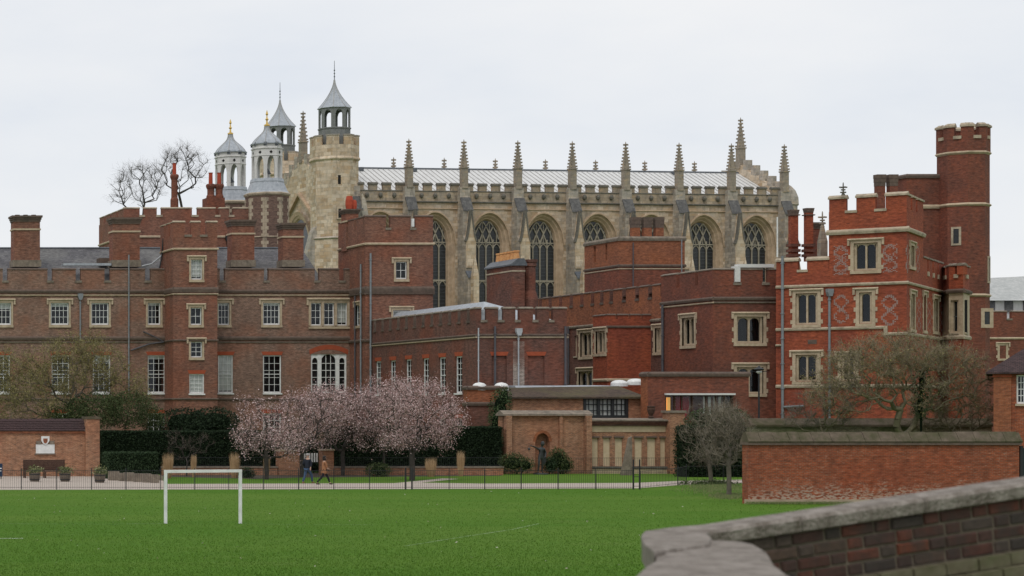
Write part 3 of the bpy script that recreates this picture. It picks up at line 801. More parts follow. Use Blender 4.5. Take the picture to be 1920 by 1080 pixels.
# front: two blind recesses
for (a, c) in ((922,950),(990,1021)):
    ua, vt = fb.uv(a, 667); ub, vb = fb.uv(c, 740)
    fb.holes.append((ua, ub, vb, vt))
    MB().add([(ua,.14,vb),(ub,.14,vb),(ub,.14,vt),(ua,.14,vt)], [(0,1,2,3)]).build('blind_recess', M['brick_dark'], B_, fb.M)
    MB().ext([(ua-.02,vt+.004),(ub+.02,vt+.004),(ub+.15,vt+.3),(ua-.15,vt+.3)], -.012, .1, 'y').build('lintel', M['rubbed'], B_, fb.M)
fb.wall(B_, M['brick_dark'], 0, vEb); shell(B_, XB, XBR, ZBf, 191.5, 0, vEb, M['brick_dark'])
u = fs.L - .35
merlon(B_, fs, u-.9, fs.L-.43, vEb, vPb, M['brick_dark'], M['coping']); u = fs.L - 1.8
while u > 1.5:
    merlon(B_, fs, u-1.25, u, vEb, vPb, M['brick_dark'], M['coping'], th=.36)
    MB().box(u-.04, u+.64, -.06, .36, vEb-.12, vEb+.04).build('embrasure_sill', M['cornice'], B_, fs.M)
    MB().box(u+.001, u+.04, .004, .36, vEb+.05, vPb-.2).build('embrasure_shade', M['cornice'], B_, fs.M); u -= 1.85  # dark slab on the slot side: the embrasure's shade put into colour
merlons_px(B_, fb, [(893,902.5),(912,934),(944,966.5),(974.5,999.5),(1007.5,1030),(1037.5,1063)], vEb, vPb, M['brick_dark'], M['coping'], sill=M['coping'])
for f_ in (fb, fs):
    f_.band(B_, GZ(628, ZBf), M['cornice'], h=.2, out=.14, e1=.12); f_.band(B_, GZ(632, ZBf), M['trim'], h=.14, out=.1, e1=.1)
# low lead roof showing above the parapet
z0, z1 = vEb+.1, GZ(568, ZBf+6)
mb = MB(); xa, xm, xb = XB+.5, (XB+XBR)/2-1.2, XBR-.6
mb.add([(xa,ZBf+1,z0),(xm,ZBf+4,z1),(xm,190,z1),(xa,190,z0)], [(0,1,2,3)]); mb.add([(xb,ZBf+1,z0),(xm,ZBf+4,z1),(xm,190,z1),(xb,190,z0)], [(0,1,2,3)])
mb.add([(xa,ZBf+1,z0),(xb,ZBf+1,z0),(xm,ZBf+4,z1)], [(0,1,2)])
mb.build('roof', M['lead'], B_)
for (a, c) in ((902.5,912),(934,944)):
    MB().box(fb.u(a)+.03, fb.u(c)-.03, .2, .3, vEb+.05, vPb-.2).build('lead_apron', M['lead'] , B_, fb.M)
pipe_px(B_, fb, 896, 615, 760, M['pipe_pale'], .05); pipe_px(B_, fb, 927, 612, 760, M['pipe_dark'], .085); pipe_px(B_, fb, 971, 622, 760, M['pipe_pale'], .06, True); pipe_px(B_, fb, 1059, 612, 760, M['pipe_dark'], .09)
M['brick_limed'] = brick_mat('limed_brick', (0.30,0.21,0.17), (0.22,0.14,0.11), (0.45,0.42,0.37), patch=(0.17,0.075,0.055), patchamt=.8, ms=.016)
MB().box(fb.u(962), fb.u(983), -.02, .05, fb.v(970, 740), fb.v(970, 640)).build('limewashed_strip', M['brick_limed'], B_, fb.M)
# the big chimney block rising from the wing
Zc = 176.3
xa, xb, xc = GX(960, Zc), GX(977, Zc), 0
zt, zb = GZ(498, Zc), vEb - .5
o = MB().box(xa, xb+.3, Zc, Zc+5.2, zb, zt).build('chimney', M['brick_dark'], B_)
MB().ext([(xa-.15, zt), (xa-.15, zt+.12), (xa+.45, zt+.6), (xb+.2, zt+.6), (xb+.45, zt+.12), (xb+.45, zt)], Zc-.15, Zc+5.4, 'y').build('cap', M['lead_dark'], o)
MB().box(xa-.04, xb+.34, Zc-.04, Zc+5.24, zt-.5, zt-.38).build('string_course', M['trim_pale'], o)
for k in range(6):
    MB().lathe([(.27,zt+.5),(.25,zt+.65),(.2,zt+1.15),(.25,zt+1.2),(.24,zt+1.32)], 10, xa+.75, Zc+.9+k*.72).build('chimney_pot', M['terracotta'], o)
p = W(994, 487, Zc+.8); zb2 = GZ(560, Zc)
MB().lathe([(.62,zb),(.62,zb2),(.5,zb2+.5),(.42,zb2+.7),(.42,p.z-.6),(.5,p.z-.55),(.5,p.z-.35),(.45,p.z-.3),(.55,p.z-.2),(.58,p.z)], 10, p.x, p.y).build('chimney', M['brick_dark'], B_)
MB().box(p.x-.9, p.x-.45, p.y-.1, p.y+1, zb, p.z-.2).build('chimney', M['brick_dark'], B_)

# ------------------------------------------------ C: long receding crenellated wing with the little bay turret
Zd = 163.4; XC = GX(1337, Zd)
C_ = thing('crenellated_wing', 'long orange brick wing receding with small slit battlements beside the dark wing', 'building', (XC, 172, 0))
fc = Fac((XC, 200), (XC, 171.6))
XC2 = XC + 8
vPc = 4.6 + 234*172/4000; vEc = vPc - 1.1
window(C_, fc, 1088, 625, 1109, 668, 2, 1, 'stone'); window(C_, fc, 1085, 697, 1111, 740, 2, 1, 'stone'); window(C_, fc, 1228, 616, 1240, 660, 2, 1, 'stone')
window(C_, fc, 1077, 630, 1082, 668, 1, 1, 'stone', stone=False)
fc.wall(C_, M['brick_orange'], vEc-1.9, vEc, name='parapet_wall'); fc.wall(C_, M['brick_dark'], 0, vEc-1.9)
shell(C_, XC, XC2, 171.6, 200, 0, vEc, M['brick_orange'])
MB().add([(XC,171.6,0),(XC2,171.6,0),(XC2,171.6,vEc),(XC,171.6,vEc)], [(0,1,2,3)]).build('wall', M['brick_orange'], C_)
us = [fc.u(x) for x in (992,1013,1031.5,1051,1071,1091,1111,1146,1170,1194.5,1219)]
us = [us[0]-2.2] + us[:7] + [(us[6]+us[7])/2] + us[7:] + [fc.L+.2]
for a, c in zip(us[:-1], us[1:]):
    if a > 0: merlon(C_, fc, a+.33, c-.33, vEc, vPc, M['brick_orange'], M['cornice'], th=.34)
    if a > 0: MB().box(a-.32, a+.32, -.06, .42, vEc-.15, vEc+.04).build('embrasure_sill', M['cornice'], C_, fc.M)
    if a > 0: MB().box(c-.329, c-.29, .004, .34, vEc+.05, vPc-.2).build('embrasure_shade', M['brick_dark'], C_, fc.M)  # slot shade painted as a thin darker slab on the merlon end
fc.band(C_, vEc-1.85, M['coping'], h=.25, out=.13)
# bay turret
Zf_ = 173.3; XTl = GX(1139, Zf_)
f1 = Fac((XTl, Zf_), (XC, Zf_)); f2 = Fac((XTl, Zf_+2.6), (XTl, Zf_))
window(C_, f2, 1117, 622, 1135, 662, 2, 1, 'stone')
vt_, ve_ = GZ(588, Zf_), GZ(598, Zf_)
for f_ in (f1, f2):
    f_.wall(C_, M['brick_red'], 0, ve_, name='turret_wall'); f_.band(C_, GZ(612.5, Zf_), M['cornice'], h=.2, out=.1, e1=.1); f_.band(C_, GZ(712, Zf_), M['trim'], h=.25, out=.1, e1=.1)
MB().add([(XTl,Zf_+2.6,0),(XC,Zf_+2.6,0),(XC,Zf_+2.6,ve_),(XTl,Zf_+2.6,ve_)], [(0,1,2,3)]).build('turret_wall', M['brick_red'], C_)
MB().add([(XTl,Zf_,ve_-.05),(XC,Zf_,ve_-.05),(XC,Zf_+2.6,ve_-.05),(XTl,Zf_+2.6,ve_-.05)], [(0,1,2,3)]).build('flat_roof', M['lead_dark'], C_)
for a, c in ((0,.65),(.85,1.7),(1.9,2.7),(2.9,f1.L)): merlon(C_, f1, a, c, ve_, vt_, M['brick_red'], M['cornice'], th=.3, cop=.14)
for a, c in ((0,.8),(1.0,1.6),(1.8,2.3)): merlon(C_, f2, a, c, ve_, vt_, M['brick_red'], M['cornice'], th=.3, cop=.14)
pipe_px(C_, fc, 1068, 612, 720, M['pipe_dark'], .09)
MB().box(XC+.4, XC+2.4, 178, 184, vEc, vEc+1.0).build('lead_box', M['lead'], C_)

# ------------------------------------------------ brick hall behind, with a triple chimney
H_ = thing('brick_hall', 'orange brick hall with triple chimney standing in front of the chapel windows', 'building', (GX(1220, 190), 190, 0))
ff, fl, XL, XR = boxfacs(1160, 1284, 190, 196.8)
vth = GZ(449, 190)
for (xa_, xb_) in ((1113,1117),(1135,1138.5)):
    ua, ub = fl.u(xa_), fl.u(xb_); fl.holes.append((ua, ub, vth-1.7, vth-.25))
    MB().add([(ua,.25,vth-1.7),(ub,.25,vth-1.7),(ub,.25,vth-.25),(ua,.25,vth-.25)], [(0,1,2,3)]).build('slit_back', M['brick_dark'], H_, fl.M)
vsm = GZ(500, 190)
for f_ in (ff, fl):
    f_.wall(H_, M['brick_orange'], vsm, vth); f_.wall(H_, M['brick_turret'], 0, vsm); f_.band(H_, vth+.08, M['coping'], h=.4, out=.12, e1=.1); f_.band(H_, vsm+.1, M['cornice'], h=.25, out=.12, e1=.1); f_.band(H_, vsm-.18, M['trim'], h=.12, out=.06, e1=.05)
shell(H_, XL, XR, 190, 196.8, 0, vth+.25, M['brick_orange'])
pipe_px(H_, ff, 1186, 455, 540, M['pipe_dark'], .05)
for k in range(3):
    xa, xb = 1181+22*k, 1200.5+22*k
    q = chimney(H_, xa, xb, 191.5, .45, 407, 452, M['brick_orange'], cap=.95, string=False, ov=.05, sil=True)
pipe_px(H_, ff, 1273, 450, 530, M['pipe'], .05, off=.5)

# ------------------------------------------------ D: block stepping forward in the middle right
D_ = thing('brick_block', 'dark red brick block with stone mullioned windows joined to the receding wing', 'building', (XC, Zd, 0))
XDR = GX(1457, Zd)
fd = Fac((XC, Zd), (XDR, Zd)); fe = Fac((XC, 171.6), (XC, Zd))
vPd, vEd = GZ(502, Zd), GZ(531, Zd)
window(D_, fe, 1279, 597, 1302, 647, 2, 1, 'stone'); window(D_, fd, 1381, 594, 1431, 643, 2, 1, 'stone'); window(D_, fd, 1381, 688, 1431, 738, 2, 1, 'stone')
vs_ = GZ(562, Zd)
for f_ in (fd, fe):
    f_.wall(D_, M['brick_turret'], 0, vEd); f_.band(D_, vs_+.1, M['cornice'], h=.3, out=.16, e1=.14); f_.band(D_, vs_-.2, M['trim'] if f_ is fe else M['coping'], h=.14, out=.1, e1=.1)
shell(D_, XC, XDR, Zd, 180, 0, vEd, M['brick_turret'])
MB().add([(XC+.6,180,vEc-1),(XC+.6,171.6,vEc-1),(XC+.6,171.6,vEd),(XC+.6,180,vEd)], [(0,1,2,3)]).add([(XC,171.602,vEc-1),(XC+.6,171.602,vEc-1),(XC+.6,171.602,vEd),(XC,171.602,vEd)], [(0,1,2,3)]).build('wall', M['brick_turret'], D_)
merlons_px(D_, fd, [(1337,1376),(1388,1430),(1441,1457)], vEd, vPd, M['brick_turret'], M['coping'], sill=M['coping'])
ua = [fe.u(x) for x in (1237,1268,1274,1303,1309,1337)]
for a, c in ((max(0,ua[0]),ua[1]),(ua[2],ua[3]),(ua[4],fe.L-.43)): merlon(D_, fe, a, c, vEd, vPd, M['brick_turret'], M['coping'])
pd = lambda x, y, o=.15: fd.M @ Vector((fd.u(x), -o, fd.v(x, y)))
mb = MB(); a_, b2, c2, d2 = fd.u(1377), fd.u(1387), fd.u(1384), fd.u(1452)
mb.box(a_, b2, -.1, .5, vEd+.1, vPd+.12); mb.box(c2, d2, .0, .55, vPd+.02, vPd+.28)
mb.build('lead_flashing', M['lead_pale'], D_, fd.M)
pipe_px(D_, fe, 1245, 572, 760, M['pipe_dark'], .1)

# ------------------------------------------------ E: red gatehouse block, set at an angle
E0, E1, E2 = (GX(1455,162), 162.0), (GX(1700,156), 156.0), (104.6, 169.3)
E_ = thing('red_gatehouse', 'bright red brick gatehouse with diaper patterns and stone windows on the right', 'building', (E1[0], E1[1], 0))
fE, fR = Fac(E0, E1), Fac(E1, E2)
BR = M['brick_red']
win_e = ((fE,1601,457,1646,506,2),(fE,1492,551,1533,608,2),(fE,1611,549,1635,606,1),(fE,1492,666,1533,715,2),(fE,1577,668,1604,714,2),(fR,1706,460,1714,501,1),(fR,1707,551,1715,618,1),(fR,1731,553,1736,620,1),(fR,1750,560,1759,622,1))
for f_, a, y0, c, y1, n in win_e: window(E_, f_, a, y0, c, y1, n, 1, 'stone')
vlow = fE.v(1500, 507); vpl = fE.v(1500, 482); vup = fE.v(1640, 393); vpu = fE.v(1640, 361.5)
uS = fE.u(1554)
fE.wall(E_, BR, 0, vlow, 0, uS); fE.wall(E_, BR, 0, vup, uS, fE.L); fR.wall(E_, BR, 0, vup, 0, fR.u(1731)); fR.wall(E_, BR, 0, fR.v(1745, 512), fR.u(1731), fR.L)
# hidden sides and roofs
P2 = Vector(E2); nb = -fE.n
back0 = Vector(E0) + nb*16; back1 = P2 + (Vector(E0)-Vector(E1))*0.999
pS = Vector(E0) + fE.d*uS; uRt = fR.u(1731); pT = Vector(E1) + fR.d*uRt; pU = pS + fR.d*uRt
mb = MB()
def vq(mb, p, q, a, c): mb.add([(p[0],p[1],a),(q[0],q[1],a),(q[0],q[1],c),(p[0],p[1],c)], [(0,1,2,3)])
vq(mb, pS, pU, 0, vup); vq(mb, pU, pT, vlow-3, vup); vq(mb, E0, Vector(E0)+fR.d*fR.L, 0, vlow); vq(mb, Vector(E0)+fR.d*fR.L, E2, 0, vlow)
mb.build('wall', BR, E_)
mb = MB()
q = Vector(E0)+fR.d*fR.L
mb.add([(E0[0],E0[1],vlow-.3),(pS.x,pS.y,vlow-.3),(pU.x,pU.y,vlow-.3),(pT.x,pT.y,vlow-.3),(E2[0],E2[1],vlow-.3),(q.x,q.y,vlow-.3)], [(0,1,2,3,4,5)])
mb.add([(pS.x,pS.y,vup-.2),(E1[0],E1[1],vup-.2),(pT.x,pT.y,vup-.2),(pU.x,pU.y,vup-.2)], [(0,1,2,3)])
mb.build('flat_roof', M['lead_dark'], E_)
merlons_px(E_, fE, [(1455.5,1496),(1513,1553.5)], vlow, vpl, BR, M['trim_pale'], sill=M['trim_pale'], cop=.3, over=.1, th=.5)
merlons_px(E_, fE, [(1554.5,1586),(1605.5,1641),(1660.5,1700)], vup, vpu, BR, M['trim_pale'], sill=M['trim_pale'], cop=.3, over=.1, th=.5)
for a, c in ((.52,1.7),(2.4,3.9),(4.6,uRt)):
    if c > a: merlon(E_, fR, a, c, vup, vpu, BR, M['trim_pale'], cop=.3, over=.1, th=.5)
vr = fR.v(1745, 512); u = uRt
while u < fR.L-1.5:
    merlon(E_, fR, u, min(u+1.9, fR.L), vr, vr+1.25, BR, M['coping'], cop=.25, over=.08, th=.45)
    MB().box(u+1.85, u+2.45, -.08, .4, vr-.3, vr+.04).build('embrasure_sill', M['trim_pale'], E_, fR.M); u += 2.4
v1_, v2_ = fE.v(1600, 533), fE.v(1640, 432)
fE.band(E_, v1_, M['trim_pale'], h=.24, out=.15, e1=.13); fR.band(E_, v1_, M['trim_pale'], h=.24, out=.15)
fE.band(E_, v2_, M['trim_pale'], u0=uS, h=.4, out=.2, e1=.17, e0=.15); fR.band(E_, v2_, M['trim_pale'], u1=uRt, h=.4, out=.2)
v3_ = fE.v(1500, 617); v3b = fE.v(1680, 625.5); uq = fE.u(1661)
fE.band(E_, v3_, M['trim_pale'], u1=uq, h=.24, out=.14); fE.band(E_, v3b, M['trim_pale'], u0=uq, h=.24, out=.14, e1=.12); fR.band(E_, v3b, M['trim_pale'], h=.24, out=.14)
MB().box(uq-.12, uq+.12, -.14, .02, v3b-.1, v3_+.1).build('string_course', M['trim_pale'], E_, fE.M)
v4_ = fE.v(1500, 724); fE.band(E_, v4_, M['trim_pale'], h=.26, out=.14, e1=.12); fR.band(E_, v4_, M['trim_pale'], h=.26, out=.14)
fE.band(E_, fE.v(1480, 647), M['trim_pale'], u1=fE.u(1466), h=.16, out=.2)
# diaper work in grey headers
def diaper(f, x0, x1, y0, y1, rows, pat):
    ua, vt = f.uv(x0, y0); ub, vb = f.uv(x1, y1)
    nx, nz_ = max(7, int((ub-ua)/.12)|1), int((vt-vb)/.08)
    mb = MB()
    for j in range(nz_):
        for i in range(nx):
            s_, t_ = (i+.5)/nx*2-1, (j+.5)/nz_*rows*2
            a = abs(s_); tt = t_ % 2; tri = abs(tt-1)
            on = (abs(a-(1-tri)) < 2.1/nx or (pat and abs(a-abs(1-2*(1-tri))) < 1.2/nx)) and RNG.random() < .85
            if on: mb.box(ua+(ub-ua)*i/nx+.01, ua+(ub-ua)*(i+.9)/nx, -.008, .05, vb+(vt-vb)*j/nz_+.01, vb+(vt-vb)*(j+.85)/nz_)
    tag(mb.build('diaper_pattern', M['grey_header'], E_, f.M), kind='stuff')
M['grey_header'] = plain('grey_headers', (0.33,0.26,0.235), .8, .2)
for f_, a, c, y0, y1, r_, pt in ((fE,1563,1590,461,515,2,1),(fE,1655,1683,458,510,2,1),(fE,1563,1592,553,606,2,0),(fE,1652,1684,553,610,2,0),(fR,1699.7,1703,458,512,2,0),(fR,1718,1724,460,512,2,0),(fR,1719,1727,560,620,3,0),(fR,1739,1747,565,622,3,0),(fR,1762,1769,570,622,3,0)):
    diaper(f_, a, c, y0, y1, r_, pt)
pipe_px(E_, fE, 1468, 480, 790, M['pipe'], .1); pipe_px(E_, fE, 1556, 548, 790, M['pipe'], .085, True)
pe = lambda x, y: fE.M @ Vector((fE.u(x), -.16, fE.v(x, y)))
downpipe(E_, [pe(1470,763), pe(1490,762), pe(1508,761)], M['pipe'], .08)
MB().box(fE.u(1523)-.3, fE.u(1523)+.3, -.02, .05, fE.v(1523,645), fE.v(1523,637)).build('air_brick', M['cornice'], E_, fE.M)
for (a, c, yt) in ((1478,1497,393),(1507,1525,390)):
    q = chimney(E_, a, c, 166, .4, yt, 490, M['brick_red'], cap=.35, string=False, ov=.06, sil=True)
    xa, xb = GX(PPX+(a-PPX)*166.4/166,166), GX(c,166)
    for yy in (460, 470, 479): MB().box(xa-.12, xb+.12, 165.88, 166.52, GZ(yy,166)-.1, GZ(yy,166)+.12).build('moulding', M['brick_dark'], q)
    MB().box(xa-.1, xb+.1, 165.9, 166.5, GZ(404,166), GZ(402,166)).build('collar', M['cornice'], q)
chimney(E_, 1525, 1540, 168, .4, 417, 490, M['brick_turret'], cap=.5, string=False)
tag(MB().tube(W(1457.5,482,161.6), W(1457.5,407,161.6), .06, .05, 8).build('flagpole', M['white'], E_))
pd_ = W(1581, 366, 158.6)
# small stone cross and pinnacle on the roof
def fleuron(mb, p, h, w=.2):
    x, y, z = p
    mb.lathe([(w*.9,z),(w*.6,z+h*.12),(w*.35,z+h*.2),(w*.3,z+h*.5),(w*.25,z+h*.9),(.02,z+h)], 6, x, y)
    for zz, ww in ((h*.22,w*1.25),(h*.62,w*1.75),(h*.42,w*.9)):
        mb.box(x-ww, x+ww, y-w*.35, y+w*.35, z+zz-w*.3, z+zz+w*.3); mb.box(x-w*.35, x+w*.35, y-ww, y+ww, z+zz-w*.28, z+zz+w*.28)
mb = MB(); fleuron(mb, pd_, .95, .16); mb.build('finial', M['dark_stone'], E_)
p = W(1542, 474, 164.5); mb = MB(); mb.box(p.x-.26, p.x+.26, p.y-.26, p.y+.26, p.z-.9, p.z+.9); mb.lathe([(.36,p.z+.9),(.1,p.z+2.2)], 4, p.x, p.y)
fleuron(mb, (p.x, p.y, p.z+2.0), 1.2, .18); mb.build('pinnacle', M['pinnacle'], E_)
# oriel bay at the far end of the side
bm_ = MB(); zb0 = GZ(632, 166); zs0 = GZ(546, 166); zp0 = GZ(516, 166); zp1 = GZ(494, 166)
Q = [(GX(1767,168.6),168.6),(GX(1779,166.0),166.0),(GX(1806,165.0),165.0),(GX(1818,167.6),167.6)]
fQ = [Fac(Q[i], Q[i+1]) for i in range(3)]
u_ = fQ[1]; window(E_, u_, 1782, 563, 1797, 624, 1, 2, 'stone', stone=False)
window(E_, fQ[2], 1808.5, 563, 1814, 624, 1, 2, 'stone', stone=False)
for i, f_ in enumerate(fQ):
    f_.wall(E_, M['trim'], zb0, zs0, name='bay_wall'); f_.wall(E_, BR, zs0, zp0, name='bay_wall'); f_.wall(E_, BR, 0, zb0, name='bay_wall')
    f_.band(E_, zs0, M['cornice'], h=.35, out=.2, e0=.1, e1=.1); f_.band(E_, zb0, M['trim_pale'], h=.35, out=.14, e0=.08, e1=.08)
    merlon(E_, f_, 0, f_.L*.42, zp0, zp1, BR, M['coping'], cop=.22, over=.08); merlon(E_, f_, f_.L*.62, f_.L, zp0, zp1, BR, M['coping'], cop=.22, over=.08)
    MB().box(f_.L*.38, f_.L*.66, -.1, .4, zp0-.25, zp0+.05).build('embrasure_sill', M['trim_pale'], E_, f_.M)
MB().add([(a, c, zp0-.1) for a, c in Q] + [(Q[3][0]-4, Q[3][1]+4, zp0-.1)], [(0,1,2,3,4)]).build('flat_roof', M['lead_dark'], E_)

# ------------------------------------------------ F: tall octagonal stair tower
F_ = thing('stair_tower', 'tall octagonal red brick stair tower with stone bands, highest at right', 'tower', (GX(1806,175), 175, 0))
Zt = 175.0; cy = Zt + 2.0; cx = GX(1806, cy); rr = 49/FPX*cy/1.18*1.03
zT, zE, zS1, zS2 = GZ(228,Zt), GZ(254,Zt), GZ(284,Zt), GZ(382,Zt)
BT = M['brick_turret']
MB().lathe([(rr,0),(rr,zS1)], 8, cx, cy).build('wall', BT, F_); MB().lathe([(rr*1.03,zS1),(rr*1.03,zE)], 8, cx, cy).build('parapet_wall', BT, F_)
for z, h in ((zS1,.32),(zS2,.28),(GZ(553,Zt),.26)): MB().lathe([(rr,z-h/2),(rr*1.07,z-h*.1),(rr*1.07,z+h*.1),(rr,z+h/2)], 8, cx, cy, cap=False).build('string_course', M['trim'], F_)
for k in range(8):
    a = math.pi/8 + k*math.pi/4; a2 = a + math.pi/4
    p0 = (cx+rr*1.03*math.cos(a2), cy+rr*1.03*math.sin(a2)); p1 = (cx+rr*1.03*math.cos(a), cy+rr*1.03*math.sin(a))
    f_ = Fac(p1, p0) if Fac(p1, p0).n.dot(Vector(p1)-Vector((cx,cy))) > 0 else Fac(p0, p1)
    merlon(F_, f_, 0, f_.L*.34, zE, zT, BT, M['trim_pale'], cop=.35, over=.09, th=.5); merlon(F_, f_, f_.L*.66, f_.L, zE, zT, BT, M['trim_pale'], cop=.35, over=.09, th=.5)
    MB().box(f_.L*.3, f_.L*.7, -.1, .5, zE-.2, zE+.06).build('embrasure_sill', M['trim_pale'], F_, f_.M)
def slit(b, p, ang, w, h, fw=.16, mat=None):
    Mx = T(Vector(p)) @ RZ(ang)
    mb = MB(); mb.box(-w-fw, -w, -.06, .1, -fw, h+fw); mb.box(w, w+fw, -.06, .1, -fw, h+fw); mb.box(-w, w, -.06, .1, -fw, 0); mb.box(-w, w, -.06, .1, h, h+fw)
    o = mb.build('window', mat or M['trim_pale'], b, Mx)
    MB().box(-w, w, -.02, .08, 0, h).build('glass', M['glass_blue'], o, Mx); return o
ap = rr*math.cos(math.pi/8)
def octp(k, off, z, r=None):      # point on a face k (angle from -y, counted towards -x), shifted along it
    a = -math.pi/2 - k*math.pi/4; r = r or ap
    n = Vector((math.cos(a), math.sin(a))); d = Vector((-n.y, n.x))
    q = Vector((cx, cy)) + n*(r+.002) + d*off
    return (q.x, q.y, z), math.atan2(d.y, d.x)
p, a = octp(1, -.1, GZ(455,Zt)); slit(F_, p, a, .2, 1.2)
p, a = octp(-1, .3, GZ(526,Zt)); slit(F_, p, a, .2, 1.9)
p, a = octp(0, .85, GZ(608,Zt)); slit(F_, p, a, .22, 1.05, .28, M['trim'])
# linking block behind the gatehouse
ff, fl, XL, XR = boxfacs(1700, 1800, 177.4, 179.6)
vt = GZ(330, 177.4)
for f_ in (ff, fl): f_.wall(F_, BT, 0, vt); f_.band(F_, vt, M['cornice'], h=.35, out=.12, e1=.1); f_.band(F_, zS2, M['trim'], h=.35, out=.14, e1=.1)
shell(F_, XL, XR, 177.4, 179.6, 0, vt, BT)
for k in range(2): chimney(F_, 1639+23*k, 1660+23*k, 165.5, .45, 327, 400, BT, cap=.9, string=False, ov=.05, sil=True)

# ================================================================== the chapel
p0, p1 = (GX(668,253), 253.0), (GX(1482,259), 259.0)
CH = thing('chapel', 'long pale stone Gothic chapel with traceried windows, buttresses and crocketed pinnacles', 'chapel', (p0[0], p0[1], 0))
fc = Fac(p0, p1); LW = 17.5
PXS = [764,867,968,1070,1170,1270,1368,1467]
pu = [fc.u(x) for x in PXS]; bay = (pu[-1]-pu[0])/7
bounds = [pu[0]-bay] + pu
vW = 30.45; vM = 31.35; vSP, vAP, vSI = 24.4, 27.85, 15.8
ST = M['chapel']
orders = [(2.5,vAP,0.0,vSI-.4),(2.36,vAP-.15,.22,vSI-.3),(2.22,vAP-.26,.25,vSI-.2),(2.04,vAP-.5,.55,vSI),(1.94,vAP-.62,.58,vSI),(1.80,vAP-.78,.95,vSI+.5)]
def outline(a, apex, sill): return [(-a, sill)] + arch_pts(a, vSP, apex-vSP, 16) + [(a, sill)]
def bay_mesh(hw, v0, v1, odr, name, mat):
    mb = MB(); o = outline(odr[0][0], odr[0][1], odr[0][3]); y = 0
    mb.add([(-hw,0,v0),(hw,0,v0),(hw,0,o[0][1]),(-hw,0,o[0][1])], [(0,1,2,3)])
    mb.add([(-hw,0,o[0][1]),(o[0][0],0,o[0][1]),(o[0][0],0,v1),(-hw,0,v1)], [(0,1,2,3)]); mb.add([(o[-1][0],0,o[0][1]),(hw,0,o[0][1]),(hw,0,v1),(o[-1][0],0,v1)], [(0,1,2,3)])
    for (xa,za),(xb,zb) in zip(o[1:-2], o[2:-1]): mb.add([(xa,0,za),(xb,0,zb),(xb,0,v1),(xa,0,v1)], [(0,1,2,3)])
    wall = mb.mesh(name, mat)
    mb = MB()
    for A1, A2 in zip(odr[:-1], odr[1:]):
        oa, ob = outline(A1[0],A1[1],A1[3]), outline(A2[0],A2[1],A2[3]); n = len(oa)
        for i in range(n):
            j = (i+1) % n
            mb.add([(oa[i][0],A1[2],oa[i][1]),(oa[j][0],A1[2],oa[j][1]),(ob[j][0],A2[2],ob[j][1]),(ob[i][0],A2[2],ob[i][1])], [(0,1,2,3)])
    # hood mould
    hp = arch_pts(odr[0][0]+.1, vSP-.3, odr[0][1]-vSP+.42, 18)
    mb.bar(hp, .16, -.14, .03)
    return wall, mb.mesh('window_moulding', M['chapel_mould'])
M['chapel_mould'] = rough_mat('moulding_stone', (0.43,0.305,0.20), (0.54,0.405,0.285), (0.20,0.148,0.105), s1=.8, s2=2.5, damt=.6)
def tracery_mesh():
    mb = MB(); a = 1.8; y0, y1 = .78, .98; ap = vAP-.78; ins = lambda x: vSP + (ap-vSP)*max(0.0, 1-abs(x/a)**1.85)**.52
    xs = [-.9,0,.9]
    for x in xs: mb.box(x-.055, x+.055, y0, y1, vSI+.4, min(vSP+.4, ins(x)))
    mb.box(-a, a, y0+.02, y1-.02, 19.75, 19.95)
    cs = [-1.35,-.45,.45,1.35]
    for zz in (19.2, 23.7):
        for c in cs:
            mb.bar([(c-.43+.86*k/8, zz+.55*math.sin(math.pi*k/8)**.7) for k in range(9)], .08, y0+.03, y1-.03)
    mb.box(-a, a, y0+.03, y1-.03, 24.35, 24.47)
    for c in cs:                                          # upper row of small lights
        for dx in (0.0,):
            top = ins(c+dx)-.15
            if top > 24.9: mb.box(c+dx-.03, c+dx+.03, y0+.05, y1-.05, 24.47, top)
    for x, sg in ((-1.8,1),(-.9,1),(0,1),(0,-1),(.9,-1),(1.8,-1)):
        pts = []
        for k in range(11):
            q = k/10; xx = x + sg*1.9*q; zz = 24.2 + 3.0*math.sin(q*math.pi/2)**.85
            if abs(xx) < a and zz < ins(xx)-.02: pts.append((xx, zz))
        if len(pts) > 2: mb.bar(pts, .11, y0, y1)
    pts = [(-a+2*a*k/20, 0) for k in range(21)]
    return mb.mesh('tracery', M['tracery'])
M['tracery'] = rough_mat('tracery_stone', (0.33,0.29,0.23), (0.42,0.375,0.29), (0.20,0.18,0.145), s1=1.2)
hw = bay/2
wall_m, mould_m = bay_mesh(hw, 2.0, vW, orders, 'wall', ST)
trac_m = tracery_mesh()
gl = MB(); o_ = outline(1.8, vAP-.78, vSI+.5); gl.add([(x,.93,z) for x, z in o_], [tuple(range(len(o_)))])
glass_m = gl.mesh('window', M['glass_blue'])
bars = MB()
for k in range(1, 22): bars.box(-1.8, 1.8, .9, .925, vSI+.5+k*.42-.012, vSI+.5+k*.42+.012)
bars_m = bars.mesh('saddle_bars', M['lead_dark'])
M['parapet_stone'] = stone_mat('parapet_stone', (0.33,0.245,0.165), (0.50,0.40,0.29), (0.31,0.268,0.22), (0.085,0.073,0.062), damt=.9, gamt=.75)
mer_m = MB().box(-.5, .5, 0, .38, 0, .68).mesh('merlon', M['parapet_stone'])
mcop_m = MB().ext([(-.08,.68),(-.08,.86),(.19,1.0),(.46,.86),(.46,.68)], -.56, .56, 'x').mesh('coping', M['dark_stone'])
mb = MB(); mb.lathe([(.05,-.45),(.2,-.3),(.26,-.1),(.2,.1),(.08,.2)], 7, 0, -.12)
boss_m = mb.mesh('grotesque', M['dark_stone'])
